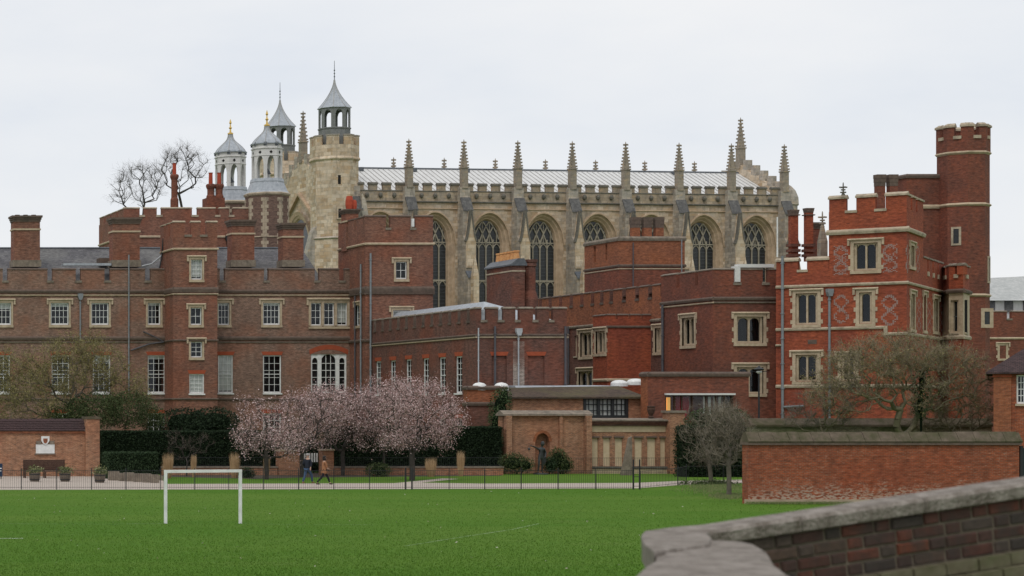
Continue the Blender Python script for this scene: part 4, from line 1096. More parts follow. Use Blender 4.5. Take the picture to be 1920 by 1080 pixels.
for i in range(8):
    c = (bounds[i]+bounds[i+1])/2
    B = fc.at(c, 0)
    inst(wall_m, 'wall', CH, B)
    wi = inst(glass_m, 'window', CH, B)
    inst(mould_m, 'window_moulding', wi, B); inst(trac_m, 'tracery', wi, B); inst(bars_m, 'saddle_bars', wi, B)
    for k in range(4):
        u = bounds[i] + bay*(k+.5)/4 + .02
        mo = inst(mer_m, 'merlon', CH, fc.at(u, vW)); inst(mcop_m, 'coping', mo, fc.at(u, vW))
    for k in range(3):
        u = bounds[i] + bay*(k+1)/4
        inst(boss_m, 'grotesque', CH, fc.at(u, vW-.45))
MB().box(bounds[0]-.5, bounds[-1]+.4, -.012, .2, 29.2, vW-.01).build('parapet_wall', M['parapet_stone'], CH, fc.M)
for z, mt, h, o in ((vW-.02,M['dark_stone'],.14,.07),(29.15,M['dark_stone'],.22,.2),(28.35,M['chapel_mould'],.16,.12)):
    fc.band(CH, z, mt, h=h, out=o, u0=bounds[0]-.5, u1=bounds[-1]+.4)
# buttresses with stepped weatherings, ogee gablets and crocketed pinnacles
def crocketed(w, hs, hp, lev=7):
    mb = MB(); mb.box(-w, w, -w, w, 0, hs); mb.box(-w*1.22, w*1.22, -w*1.22, w*1.22, hs-.1, hs+.06); mb.lathe([(w*1.2,hs+.06),(.06,hs+hp)], 4, 0, 0, math.pi/4)
    sh = mb.mesh('pinnacle', M['pinnacle'])
    mb = MB()
    for k in range(lev):
        z = hs + .25 + (hp-.7)*k/(lev-1); r = w*.8*(1-(z-hs)/hp)+.02
        for sx in (-1, 1):
            for sy in (-1, 1): mb.box(min(sx*r,sx*(r+.14)), max(sx*r,sx*(r+.14)), min(sy*r,sy*(r+.14)), max(sy*r,sy*(r+.14)), z-.09, z+.11)
    z = hs+hp
    mb.lathe([(.06,z-.3),(.1,z-.05),(.07,z+.1),(.02,z+.35)], 6); mb.box(-.3,.3,-.08,.08,z-.12,z+.06); mb.box(-.08,.08,-.3,.3,z-.121,z+.059)
    mb.box(-.2,.2,-.06,.06,z-.5,z-.38); mb.box(-.06,.06,-.2,.2,z-.501,z-.381)
    return sh, mb.mesh('crocket_work', M['pinnacle'])
pin_m, crk_m = crocketed(.36, 2.5, 3.0)
M['slab'] = rough_mat('slate_slab', (0.075,0.072,0.072), (0.14,0.135,0.13), (0.26,0.25,0.23), s1=2.5, s2=3, damt=.5)
bprof = [(0.3,2),(-2.5,2),(-2.5,20.0),(-1.95,20.7),(-1.95,24.2),(-1.35,25.0),(-1.35,28.0),(-.62,29.6),(-.62,30.9),(.3,30.9)]
but_m = MB().ext(bprof, -.62, .62, 'x').mesh('buttress', M['grey_stone'])
slab_m = MB().ext([(-1.48,27.95),(-1.44,28.15),(-.72,29.66),(-.64,29.45)], -.64, .64, 'x').mesh('slate_weathering', M['slab'])
slab2_m = MB().ext([(-2.62,19.95),(-2.56,20.15),(-1.98,20.85),(-1.9,20.65)], -.64, .64, 'x').mesh('slate_weathering', M['lead_dark'])
gp = [(-.6,21.2),(-.6,24.3)] + [(-.6+.6*t**.6*1.0, 24.3+3.6*t) for t in (.2,.4,.6,.8)] + [(0,27.95)] + [(.6-.6*t**.6*1.0, 24.3+3.6*t) for t in (.8,.6,.4,.2)] + [(.6,24.3),(.6,21.2)]
gab_m = MB().ext(gp, -2.1, -1.3, 'y').mesh('gablet', M['turret_stone'])
cor = MB()
for sg in (-1, 1): cor.bar([(sg*(.66-.62*t**.6), 24.3+3.75*t) for t in (0,.15,.3,.45,.6,.75,.9,1)], .15, -2.2, -1.75)
cor_m = cor.mesh('ogee_moulding', M['dark_stone'])
ped = MB().box(-.5,.5,-3.5,-2.5,2,16.9).box(-.34,.34,-3.3,-2.6,16.9,20.2).lathe([(.46,20.2),(.03,22.8)], 4, 0, -2.95, math.pi/4)
ped_m = ped.mesh('buttress_pinnacle', M['turret_stone'])
for u in pu + [bounds[0]]:
    bo = inst(but_m, 'buttress', CH, fc.at(u, 0))
    for me, n in ((slab_m,'slate_weathering'),(slab2_m,'slate_weathering'),(gab_m,'gablet'),(cor_m,'ogee_moulding'),(ped_m,'buttress_pinnacle')): inst(me, n, bo, fc.at(u, 0))
for u in pu:
    for dy in (-.35, LW+.1):
        pn = inst(pin_m, 'pinnacle', CH, fc.at(u, 30.75, dy)); tag(inst(crk_m, 'crocket_work', pn, fc.at(u, 30.75, dy)), kind='stuff')
# roof in lead with rolls
zr = 34.05; ua, ub = fc.u(627)+.3, bounds[-1]+.1
mb = MB(); mb.add([(ua,.9,30.2),(ub,.9,30.2),(ub,LW/2,zr),(ua,LW/2,zr)], [(0,1,2,3)]); mb.add([(ua,LW-.9,30.2),(ub,LW-.9,30.2),(ub,LW/2,zr),(ua,LW/2,zr)], [(3,2,1,0)])
mb.add([(ua,.3,30.15),(ub,.3,30.15),(ub,.95,30.15),(ua,.95,30.15)], [(0,1,2,3)]); mb.add([(ua,LW-.95,30.15),(ub,LW-.95,30.15),(ub,LW,30.15),(ua,LW,30.15)], [(0,1,2,3)])
rf = mb.build('roof', M['lead_pale'], CH, fc.M)
MB().ext([(LW/2-.14,zr-.06),(LW/2-.12,zr+.1),(LW/2,zr+.17),(LW/2+.12,zr+.1),(LW/2+.14,zr-.06)], ua, ub, 'x').build('ridge', M['lead_dark'], rf, fc.M)
roll_m = MB().ext([(.9,30.2),(LW/2,zr),(LW/2,zr+.05),(.9,30.26)], -.045, .045, 'x').mesh('lead_roll', M['lead_roll'])
u = ua+.3
while u < ub:
    inst(roll_m, 'lead_roll', rf, fc.at(u, 0)); u += .68
for u in [(bounds[k]+bounds[k+1])/2+1.4 for k in (0,1,2,3,4,6)]:
    MB().box(u-.25, u+.25, LW/2-1.0, LW/2-.3, zr-.42, zr+.06).build('roof_vent', M['lead_dark'], rf, fc.M)
# end gables, back wall
def gable(u, side):
    mb = MB(); o = .5*side
    mb.ext([(0,2),(0,vW+.1),(LW/2,35.2),(LW,vW+.1),(LW,2)], u, u+.6*side, 'x')
    w = mb.build('gable_wall', M['turret_stone'], CH, fc.M)
    for k in range(5):
        for s in (0, 1):
            q = (k+.7)/5.6; y = LW/2*q if s == 0 else LW-LW/2*q; z = vW+.1+(35.2-vW-.1)*q
            mo = MB().ext([(y-.45,z-.25),(y+.45,z-.25+(.25 if s==0 else -.25)),(y+.45,z+1.15),(y-.45,z+1.05)], u-.02*side, u+.62*side, 'x').build('merlon', M['grey_stone'], CH, fc.M)
    pn = inst(pin_m2, 'pinnacle', CH, fc.at(u+.3*side, 34.6, LW/2)); tag(inst(crk_m2, 'crocket_work', pn, fc.at(u+.3*side, 34.6, LW/2)), kind='stuff')
pin_m2, crk_m2 = crocketed(.4, 2.6, 3.5)
gable(bounds[-1]+.15, 1); gable(fc.u(627)+.3, -1)
MB().add([(ua,LW,2),(ub,LW,2),(ub,LW,vW),(ua,LW,vW)], [(0,1,2,3)]).build('wall', ST, CH, fc.M)
# round-headed corner turret at the far right end
MB().lathe([(1.2,2),(1.2,29.2),(1.35,29.3),(1.3,30.2),(1.0,31.0),(.5,31.6),(.05,31.9)], 10, bounds[-1]+1.2, .9).build('corner_turret', M['grey_stone'], CH, fc.M)
# west window in the left gable, with its own small gable
ug = fc.u(627)-.32
fw = Fac(tuple((fc.M @ Vector((ug, LW, 0)))[:2]), tuple((fc.M @ Vector((ug, 0, 0)))[:2]))
um = LW/2
mb = MB(); op = [(a*1.5, ap, y, s) for a, ap, y, s in orders]
vS0 = vSP; vSP = 24.0
for A1, A2 in zip(orders[:-1], orders[1:]):
    oa, ob = outline(A1[0]*1.55, A1[1]+.8, 15.5), outline(A2[0]*1.5, A2[1]+.6, 15.5)
    for i in range(len(oa)-1): mb.add([(um+oa[i][0],-A1[2]*.0-.5+A1[2]*.5,oa[i][1]),(um+oa[i+1][0],-.5+A1[2]*.5,oa[i+1][1]),(um+ob[i+1][0],-.5+A2[2]*.5,ob[i+1][1]),(um+ob[i][0],-.5+A2[2]*.5,ob[i][1])], [(0,1,2,3)])
mb.bar([(um-4.6,27.4),(um,30.8),(um+4.6,27.4)], .3, -.4, 0)
ww = mb.build('window', M['chapel_mould'], CH, fw.M)
o_ = outline(2.7, vAP-.2, 15.5); MB().add([(um+x,-.03,z) for x, z in o_], [tuple(range(len(o_)))]).build('glass', M['glass_blue'], ww, fw.M)
vSP = vS0
# --- stair turrets with lead lanterns
def arcade(mb, Rr, z0, z1, zs, rise, half, th, cx=0, cy=0, n=8):
    """an n-sided ring of arched openings"""
    apo = Rr*math.cos(math.pi/n); hwid = Rr*math.sin(math.pi/n)
    for k in range(n):
        a = 2*math.pi*k/n
        mb.T = T(Vector((cx, cy, 0))) @ RZ(a) @ T(Vector((0, -apo, 0)))
        mb.box(-hwid, -half, 0, th, z0, z1); mb.box(half, hwid, 0, th, z0, z1)
        ap_ = arch_pts(half, zs, rise, 8)
        for (xa,za),(xb,zb) in zip(ap_[:-1], ap_[1:]): mb.ext([(xa,za),(xb,zb),(xb,z1),(xa,z1)], 0, th, 'y')
    mb.T = None
def stone_turret(cx, cy, Zref, ysh):
    zz = lambda y: GZ(y, Zref)
    k = 1.0; R0 = 2.52/math.cos(math.pi/8)
    sh = MB().lathe([(R0*1.06,2),(R0*1.06,zz(450)),(R0*1.0,zz(446)),(R0,zz(300))], 8, cx, cy).build('turret', M['turret_stone'], CH)
    MB().lathe([(R0,zz(302)),(R0*1.07,zz(299)),(R0*1.07,zz(297)),(R0*1.03,zz(294)),(R0*1.03,zz(272))], 8, cx, cy).build('turret_parapet', M['turret_stone'], sh)
    for z, hh in ((zz(447),.35),): MB().lathe([(R0*1.05,z-hh/2),(R0*1.13,z),(R0*1.05,z+hh/2)], 8, cx, cy, cap=False).build('string_course', M['grey_stone'], sh)
    for q in range(8):
        a = q*math.pi/4; apo = R0*1.03*math.cos(math.pi/8); hh = R0*1.03*math.sin(math.pi/8)
        Mx = T(Vector((cx,cy,zz(272)))) @ RZ(a) @ T(Vector((0,-apo,0)))
        for s0, s1 in ((-hh, -.3), (.3, hh)):
            MB().box(s0, s1, 0, .35, 0, 1.05).build('merlon', M['turret_stone'], sh, Mx)
            MB().box(s0-.05, s1+.05, -.06, .4, 1.05, 1.2).build('coping', M['grey_stone'], sh, Mx)
    for yb in (347, 410, 479):
        Mx = T(Vector((cx-.25, cy-R0*1.06*math.cos(math.pi/8)-.012, zz(yb))))
        if yb == 347: Mx = T(Vector((cx-.25, cy-R0*math.cos(math.pi/8)-.012, zz(yb))))
        o = MB().box(-.34,-.17,0,.1,-.15,1.25).box(.17,.34,0,.1,-.15,1.25).box(-.17,.17,0,.1,1.08,1.25).box(-.17,.17,0,.1,-.15,0).build('slit_window', M['turret_stone'], sh, Mx)
        MB().box(-.17,.17,.005,.1,0,1.08).build('glass', M['interior'], o, Mx)
    r = 1.68/math.cos(math.pi/8)
    mb = MB().lathe([(r,zz(275)),(r,zz(241)),(r*1.05,zz(240)),(r*1.05,zz(238)),(r,zz(237.5))], 8, cx, cy)
    arcade(mb, r, zz(238), zz(200), zz(213), .55, .42, .16, cx, cy)
    mb.box(cx-.05, cx+.05, cy-.05, cy+.05, zz(240), zz(200))
    la = mb.build('lantern', M['lantern'], CH)
    prof = []
    zb_, zt_ = zz(200.5), zz(146)
    for k in range(13):
        q = k/12; prof.append((1.86*((1-q)**1.75)*.98 + .08*(1-q)+.06, zb_+(zt_-zb_)*q))
    ro = MB().lathe([(1.75,zb_-.08),(1.9,zb_-.04)] + prof, 8, cx, cy).build('lantern_roof', M['lead'], CH)
    for k in range(8):
        a = math.pi/8+k*math.pi/4; mb = MB()
        for (r1,z1_),(r2,z2_) in zip(prof[:-1], prof[1:]): mb.tube((cx+r1*math.cos(a),cy+r1*math.sin(a),z1_), (cx+r2*math.cos(a),cy+r2*math.sin(a),z2_), .045, .045, 4)
        mb.build('lead_hip', M['lead_roll'], ro)
    mb = MB().tube((cx,cy,zt_-.2), (cx,cy,zz(110)), .05, .025, 6)
    for y in (140,134,128): mb.lathe([(.03,zz(y)-.1),(.11,zz(y)),(.03,zz(y)+.1)], 6, cx, cy)
    mb.build('finial', M['lead_dark'], ro)
tc_ = Vector((GX(627, 254.2), 252.7, 0)); stone_turret(tc_.x, 254.2, 252.7, 0)
tf_ = fc.M @ Vector((fc.u(627)+.8, LW+.3, 0)); stone_turret(GX(525, 271.0), 271.0, 252.7, 0)
# buttress to the left of the near turret
mb = MB(); mb.ext([(0,2),(-1.2,2),(-1.2,23),(-.6,25.5),(0,26.5)], -.8, .8, 'y'); mb.build('buttress', M['grey_stone'], CH, T(Vector((tc_.x-2.3, tc_.y+1.2, 0))))
mb = MB(); mb.ext([(0,2),(1.0,2),(1.0,25.5),(.5,29),(0,30)], -.8, .8, 'y'); mb.build('buttress', M['grey_stone'], CH, T(Vector((tc_.x+2.4, tc_.y-.3, 0))))

# ================================================================== gate tower behind the range, with two cupolas
ZG_ = 205.0
GT = thing('gate_tower', 'brick gate tower behind the range topped by two lead and white cupolas', 'tower', (GX(330, ZG_), ZG_, 0))
ff, fl, XL, XR = boxfacs(233, 470, ZG_, 216)
vE, vP = GZ(404, ZG_), GZ(388, ZG_)
for f_ in (ff, fl): f_.wall(GT, M['brick_tower'], 0, vE); f_.band(GT, GZ(443.5, ZG_), M['trim'], h=.22, out=.12, e1=.1)
shell(GT, XL, XR, ZG_, 216, 0, vE, M['brick_tower'])
merlons_px(GT, ff, [(233,262),(270.5,294),(303.5,360),(371,404),(412,430),(438,470)], vE, vP, M['brick_tower'], M['trim_pale'], sill=M['trim_pale'], th=.5)
u = 0.3
while u < fl.L-.5:
    merlon(GT, fl, u, min(u+2.0, fl.L-.52), vE, vP, M['brick_tower'], M['trim_pale'], th=.5); u += 2.7
M['chimney_red'] = brick_mat('chimney_brick', (0.25,0.075,0.042), (0.16,0.052,0.033), (0.18,0.10,0.07))
def stack(x, w, y0, y1, Z, mat=None, pot=True, potm=None):
    r = w/2*Z/FPX; p = W(x, y0, Z); zb = GZ(y1, Z)
    mat = M['chimney_red']
    o = MB().lathe([(r*1.15,zb-2),(r*1.15,zb+.6),(r*.9,zb+.8),(r*.9,p.z-.55),(r*1.1,p.z-.4),(r*1.25,p.z-.25),(r*1.25,p.z-.1),(r*1.0,p.z)], 8, p.x, p.y).build('chimney', mat or M['brick_red'], GT)
    if pot: MB().lathe([(r*.55,p.z),(r*.5,p.z+1.0),(r*.65,p.z+1.1)], 8, p.x, p.y).build('chimney_pot', potm or M['red_pot'], o)
stack(327, 13, 327, 386, 208); stack(395, 14, 345, 380, 208); stack(411, 14, 345, 380, 208)
MB().box(GX(387,207.5), GX(420,207.5), 207.2, 209, vE-1, GZ(372,208)).build('chimney_base', M['chimney_red'], GT)
pipe_px(GT, ff, 426, 447, 470, M['iron'], .07, True)
# dark rain hopper seen above the roof
def cupola(xc, Z, y_str, dz):
    """brick octagon with stone quoins, lead skirt, white arcaded lantern, ogee lead dome, gilt vane"""
    cy = Z + 1.9; cx = GX(xc, cy); zz = lambda y: GZ(y+dz, Z); s = Z/FPX
    r0 = 37*s/math.cos(math.pi/8)
    sh = MB().lathe([(r0,0),(r0,zz(366))], 8, cx, cy).build('turret', M['brick_quoined'], GT)
    for k in range(8):
        a = math.pi/8 + k*math.pi/4; z = GZ(478 if dz == 0 else 405, Z); q = 0
        if math.sin(a) > .5: continue
        while z < zz(366)-.3:
            L = .36 if q % 2 else .2
            for sg in (-1, 1):
                af = k*math.pi/4 + (0 if sg < 0 else math.pi/4)
                d = Vector((-math.sin(af), math.cos(af)))*sg*-1
                p = Vector((cx+r0*math.cos(a), cy+r0*math.sin(a))); n = Vector((math.cos(af), math.sin(af)))
                c0 = p + n*.03; c1 = p + d*-L*0 + (Vector((-math.sin(af), math.cos(af))) * (L if sg > 0 else -L)) + n*.03
                c2, c3 = c1 - n*.06, c0 - n*.06
                MBQ = MB(); MBQ.ext([(v.x, v.y) for v in (c0, c1, c2, c3)], z, z+.33, 'z')
                MBQ.build('quoin', M['trim_pale'], sh)
            z += .345; q += 1
    MB().lathe([(r0,zz(366)),(r0*1.06,zz(364)),(r0*1.08,zz(361)),(r0*1.0,zz(359))], 8, cx, cy).build('cornice', M['trim_pale'], GT)
    MB().lathe([(r0,zz(445)),(r0*1.05,zz(443.5)),(r0,zz(442))], 8, cx, cy, cap=False).build('string_course', M['trim_pale'], GT)
    r1 = 26*s/math.cos(math.pi/8)
    MB().lathe([(r0*1.0,zz(359)),(r0*.94,zz(356)),(r1*1.22,zz(348)),(r1*1.12,zz(341)),(r1*1.1,zz(339)),(r1*1.12,zz(338)),(r1*1.06,zz(332))], 8, cx, cy).build('lead_skirt', M['lead'], GT)
    mb = MB(); arcade(mb, r1, zz(333), zz(288), zz(306), .85, .36, .22, cx, cy)
    mb.lathe([(r1,zz(288)),(r1,zz(277)),(r1*1.06,zz(276)),(r1*1.06,zz(274.5)),(r1*.98,zz(274)),(r1*.98,zz(266))], 8, cx, cy)
    mb.lathe([(r1*1.02,zz(290)),(r1*1.04,zz(289)),(r1*1.02,zz(288))], 8, cx, cy, cap=False)
    la = mb.build('lantern', M['cupola_white'], GT)
    for k in range(8):
        a = k*math.pi/4 - math.pi/2; q = Vector((math.cos(a), math.sin(a)))*(r1*math.cos(math.pi/8)+.004); d = Vector((-q.y, q.x)).normalized()
        Mx = T(Vector((cx+q.x, cy+q.y, zz(283)))) @ RZ(math.atan2(d.y, d.x))
        mb = MB(); mb.ext([(-.16,0),(0,.17),(.16,0),(0,-.17)], -.01, .05, 'y'); mb.build('quatrefoil', M['interior'], la, Mx)
        MB().box(-.16,.16,-.03,.02,.6,.95).build('vent_slot', M['lead_dark'], la, T(Vector((cx+q.x, cy+q.y, zz(283)))) @ RZ(math.atan2(d.y, d.x)) @ T(Vector((r1*math.sin(math.pi/8),.02,0))))
    MB().lathe([(.1,zz(312)),(.35,zz(320)),(.42,zz(322)),(.1,zz(322))], 10, cx, cy).build('bell', M['lead_dark'], GT)
    MB().tube((cx,cy,zz(300)),(cx,cy,zz(318)),.05,.05,6).build('bell_rod', M['iron'], GT)
    zb_, zt_ = zz(266.5), zz(231); prof = []
    for k in range(15):
        q = k/14; r = r1*.98*((1-q)**.55*.55+(1-q)**2.6*.45) if q < 1 else 0
        r = r1*float(np.interp(q, [0,.08,.18,.30,.42,.53,.63,.73,.83,1], [1,.97,.89,.76,.60,.44,.31,.22,.17,.14]))
        prof.append((r, zb_+(zt_-zb_)*q))
    dm = MB().lathe([(r1*1.08,zb_-.06),(r1*1.1,zb_+.02)] + prof, 8, cx, cy).build('dome', M['lead'], GT)
    for k in range(8):
        a = math.pi/8+k*math.pi/4; mb = MB()
        for (ra,za),(rb,zb2) in zip(prof[:-1], prof[1:]): mb.tube((cx+ra*math.cos(a),cy+ra*math.sin(a),za),(cx+rb*math.cos(a),cy+rb*math.sin(a),zb2),.04,.04,4)
        mb.build('lead_hip', M['lead_roll'], dm)
    z = zt_
    MB().lathe([(.1,z-.1),(.28,z),(.28,z+.1),(.1,z+.2),(.07,z+.5),(.17,z+.62),(.07,z+.75),(.05,z+1.0),(.13,z+1.1),(.02,z+1.5)], 8, cx, cy).build('gilt_finial', M['gold'], dm)
cupola(500.5, 203.5, 366, 0)
cupola(432, 211.5, 366, 16)

# ================================================================== memorial wall, annexes
ZM = ZG(888)
MW = thing('memorial_wall', 'brick memorial wall with arched niche and cream inscription panels behind the lawn', 'wall', (GX(1050, ZM), ZM, 0))
BB = M['brick_buff']
f1 = Fac((GX(945,ZM), ZM), (GX(1103,ZM), ZM))
vt = GZ(780, ZM); sc_ = ZM/FPX
# wall with arched niche
ua, ub, us_, uap = f1.u(1003.5), f1.u(1031), GZ(828,ZM), GZ(811,ZM)
mb = MB(); a = (ub-ua)/2; c = (ua+ub)/2
mb.add([(0,0,0),(ua,0,0),(ua,0,vt),(0,0,vt)], [(0,1,2,3)]); mb.add([(ub,0,0),(f1.L,0,0),(f1.L,0,vt),(ub,0,vt)], [(0,1,2,3)])
ap_ = [(c+x, z) for x, z in arch_pts(a, us_, uap-us_, 14, 2.0, .5)]
for (xa,za),(xb,zb) in zip(ap_[:-1], ap_[1:]):
    mb.add([(xa,0,za),(xb,0,zb),(xb,0,vt),(xa,0,vt)], [(0,1,2,3)]); mb.add([(xa,0,za),(xb,0,zb),(xb,.55,zb),(xa,.55,za)], [(0,1,2,3)])
mb.add([(ua,0,0),(ua,.55,0),(ua,.55,us_),(ua,0,us_)], [(0,1,2,3)]); mb.add([(ub,0,0),(ub,.55,0),(ub,.55,us_),(ub,0,us_)], [(0,1,2,3)])
mb.add([(ua,.55,0),(ub,.55,0),(ub,.55,uap),(ua,.55,uap)], [(0,1,2,3)]); mb.box(0, f1.L, .56, 1.0, 0, vt); mb.add([(0,0,vt),(f1.L,0,vt),(f1.L,.57,vt),(0,.57,vt)], [(0,1,2,3)])
mb.add([(0,0,0),(0,.57,0),(0,.57,vt),(0,0,vt)], [(0,1,2,3)])
mb.build('wall', BB, MW, f1.M)
mb = MB(); mb.bar([(c+x*1.12, us_+(z-us_)*1.08) for x, z in arch_pts(a, us_, uap-us_, 14, 2.0, .5)], .2, -.012, .06); mb.build('niche_arch', M['brick_orange'], MW, f1.M)
for xa, xb, q in ((945,955,.45),(1047,1053,.2),(1094,1104,.5)): MB().box(f1.u(xa), f1.u(xb), -q, .3, 0, vt+.02).build('pilaster', BB, MW, f1.M)
MB().ext([(1.1,vt+.02),(-.28,vt+.02),(-.28,vt+.14),(.4,vt+.4),(1.1,vt+.14)], -.15, f1.L+.2, 'x').build('coping', M['coping'], MW, f1.M)
f2 = Fac((GX(1104,ZM), ZM+.1), (GX(1257,ZM), ZM+.1))
zz = lambda y: GZ(y, ZM)
hol = [(1108,1121.5),(1131,1144),(1153,1167),(1190,1204),(1213.5,1229),(1238,1253)]
for xa, xb in hol:
    ua, ub = f2.u(xa), f2.u(xb); f2.holes.append((ua, ub, zz(874), zz(821)))
f2.wall(MW, BB, 0, zz(797), depth=.15)
for xa, xb in hol:
    ua, ub = f2.u(xa), f2.u(xb)
    MB().box(ua+.002, ub-.002, .08, .16, zz(874), zz(821)).build('inscription_panel', M['cream'], MW, f2.M)
    MB().box(ua-.07, ub+.07, -.1, .05, zz(821), zz(818)).build('panel_hood', M['cornice'], MW, f2.M)
MB().box(0, f2.L, -.04, .1, zz(810), zz(798.5)).build('frieze', M['cream'], MW, f2.M)
MB().box(-.05, f2.L, -.2, .9, zz(798), zz(794)).box(-.1, f2.L, -.32, .95, zz(793.6), zz(790)).build('brick_cornice', M['brick_dark'], MW, f2.M)
MB().ext([(1.0,zz(789.6)),(-.45,zz(789.6)),(-.45,zz(787)),(1.0,zz(784))], -.1, f2.L, 'x').build('coping', M['coping'], MW, f2.M)
MB().box(-.1, f2.L, -.35, .0, zz(878), zz(874.5)).build('ledge', M['dark_stone'], MW, f2.M)
MB().box(-.05, f2.L, -.28, -.01, 0, zz(879)).build('base_course', M['cream'], MW, f2.M)
MB().box(0, f2.L, .17, .8, 0, zz(798)).build('wall', BB, MW, f2.M)
xa, xb = GX(1256.5,ZM-.6), GX(1284,ZM-.6)
MB().box(xa, xb, ZM-.6, ZM+.5, 0, GZ(774,ZM)).build('pier', BB, MW)
MB().box(xa-.08, xb+.08, ZM-.68, ZM+.58, GZ(774,ZM), GZ(769.5,ZM)).build('pier_cap', M['coping'], MW)
# standing stone in front
p = G(1172, 891)
mb = MB(); mb.add([(-.28,-.2,0),(.3,-.2,0),(.3,.15,0),(-.28,.15,0),(.22,-.1,2.55),(.42,-.1,2.65),(.42,.08,2.65),(.22,.08,2.55)], [(0,1,2,3),(4,5,6,7),(0,1,5,4),(1,2,6,5),(2,3,7,6),(3,0,4,7)])
mb.box(.32, .42, -.15, .1, 0, 2.3)
tag(mb.build('standing_stone', M['standing'] if 'standing' in M else M['coping'], None, T(p)), 'slim leaning grey stone slab in front of the cream memorial panels', 'stone')
# low building with stone-tile roof behind
ZK = 155.0
K_ = thing('low_annex', 'low brick annex with mossy tile roof and dark casement window above memorial wall', 'building', (GX(1080,ZK), ZK, 0))
fk = Fac((GX(956,ZK), ZK), (GX(1208,ZK), ZK)); vk = GZ(743.5,ZK)
u0, vt_ = fk.uv(1096, 747); u1, vb_ = fk.uv(1175, 781); fk.holes.append((u0,u1,vb_,vt_)); w = (u1-u0)/2; h = vt_-vb_
fk.wall(K_, M['brick_buff'], 0, vk)
B = fk.at((u0+u1)/2, vb_); mb = MB()
mb.box(-w-.1, -w+.1, -.06, .14, -.1, h+.1); mb.box(w-.1, w+.1, -.06, .14, -.1, h+.1); mb.box(-w+.1, w-.1, -.06, .14, -.1, .1); mb.box(-w+.1, w-.1, -.06, .14, h-.08, h+.1)
for k in (1,2): x = -w+2*w*k/3; mb.box(x-.1, x+.1, -.05, .13, .1, h-.08)
cw = mb.build('window', M['iron'], K_, B)
mb = MB()
for k in range(3):
    for q in (1,2): x = -w+2*w*(k+q/3)/3; mb.box(x-.03, x+.03, .05, .09, .1, h-.08)
for q in (1,2): mb.box(-w+.1, w-.1, .052, .088, h*q/3-.03, h*q/3+.03)
mb.build('glazing_bars', M['iron'], cw, B)
MB().add([(-w,.1,0),(w,.1,0),(w,.1,h),(-w,.1,h)], [(0,1,2,3)]).build('glass', M['glass'], cw, B)
mb = MB()
for k in range(24):
    xa, xb = -w+2*w*k/24, -w+2*w*(k+1)/24; mb.add([(xa,.15+.03*math.sin(k*1.9),0),(xb,.15+.03*math.sin((k+1)*1.9),0),(xb,.15+.03*math.sin((k+1)*1.9),h),(xa,.15+.03*math.sin(k*1.9),h)], [(0,1,2,3)])
mb.build('curtain', M['blind'], cw, B)
MB().box(-w-.02, w+.02, .302, 1.0, -.02, h+.02).build('room', M['interior'], cw, B)
xa, xb = GX(953,ZK), GX(1208,ZK); zr_ = GZ(724, ZK+5)
mb = MB(); mb.add([(xa,ZK-.35,vk-.02),(xb,ZK-.35,vk-.02),(xb,ZK+4,zr_),(xa+1.6,ZK+4,zr_-.12)], [(0,1,2,3)]); mb.add([(xa,ZK-.35,vk-.02),(xa+1.6,ZK+4,zr_-.12),(xa,ZK+8,vk)], [(0,1,2)])
mb.add([(xa,ZK-.35,vk-.15),(xb,ZK-.35,vk-.15),(xb,ZK-.35,vk-.02),(xa,ZK-.35,vk-.02)], [(0,1,2,3)]); mb.add([(xa,ZK-.35,vk-.15),(xb,ZK-.35,vk-.15),(xb,ZK+.1,vk-.15),(xa,ZK+.1,vk-.15)], [(0,1,2,3)])
rf = mb.build('roof', M['tile_roof'], K_)
MB().ext([(3.6,zr_-.3),(4.2,zr_+.02),(8,zr_+.1),(8,zr_-.2)], xa+2.2, xb, 'x').build('lead_flashing', M['lead'], rf, T(Vector((0, ZK, 0))))
MB().box(xa+.3, xb, ZK+.3, ZK+6.4, 0, vk-.2).build('wall', M['brick_buff'], K_) if False else None
mb = MB(); mb.add([(xa+.12,ZK,0),(xa+.12,ZK+6.2,0),(xa+.12,ZK+6.2,vk),(xa+.12,ZK,vk)], [(0,1,2,3)]); mb.add([(xb,ZK,0),(xb,ZK+6.2,0),(xb,ZK+6.2,vk),(xb,ZK,vk)], [(0,1,2,3)]); mb.build('wall', BB, K_)
for x, y in ((1161,714),(1191,711.5)):
    p = W(x, y+3, ZK+5.5); r = .6
    MB().lathe([(r,p.z-.3),(r,p.z-.06),(r*.95,p.z),(r*.75,p.z+.1),(r*.4,p.z+.17),(.03,p.z+.19)], 14, p.x, p.y).build('skylight_dome', M['white'], rf)
# small brick store to its left, beside the wing
Zs = 157.5
S_ = thing('brick_store', 'small flat roofed brick store below the dark wing, left of the ivy', 'building', (GX(900,Zs), Zs, 0))
ff, fl, XL, XR = boxfacs(876, 948, Zs, 158.2); vs = GZ(727, Zs)
for f_ in (ff, fl): f_.wall(S_, M['brick_dark'], 0, GZ(757,Zs)); f_.wall(S_, M['brick_orange'], GZ(757,Zs), vs); f_.band(S_, GZ(757,Zs), M['cornice'], h=.3, out=.12, e1=.1); f_.band(S_, vs, M['cornice'], h=.3, out=.15, e1=.1)
shell(S_, XL, XR, Zs, 158.2, 0, vs+.2, M['brick_dark'])
for x in (899, 940):
    p = W(x, 723, Zs+.4); r = .5
    MB().lathe([(r,p.z-.35),(r,p.z-.05),(r*.9,p.z+.07),(r*.6,p.z+.18),(.03,p.z+.24)], 14, p.x, p.y).build('skylight_dome', M['white'], S_)
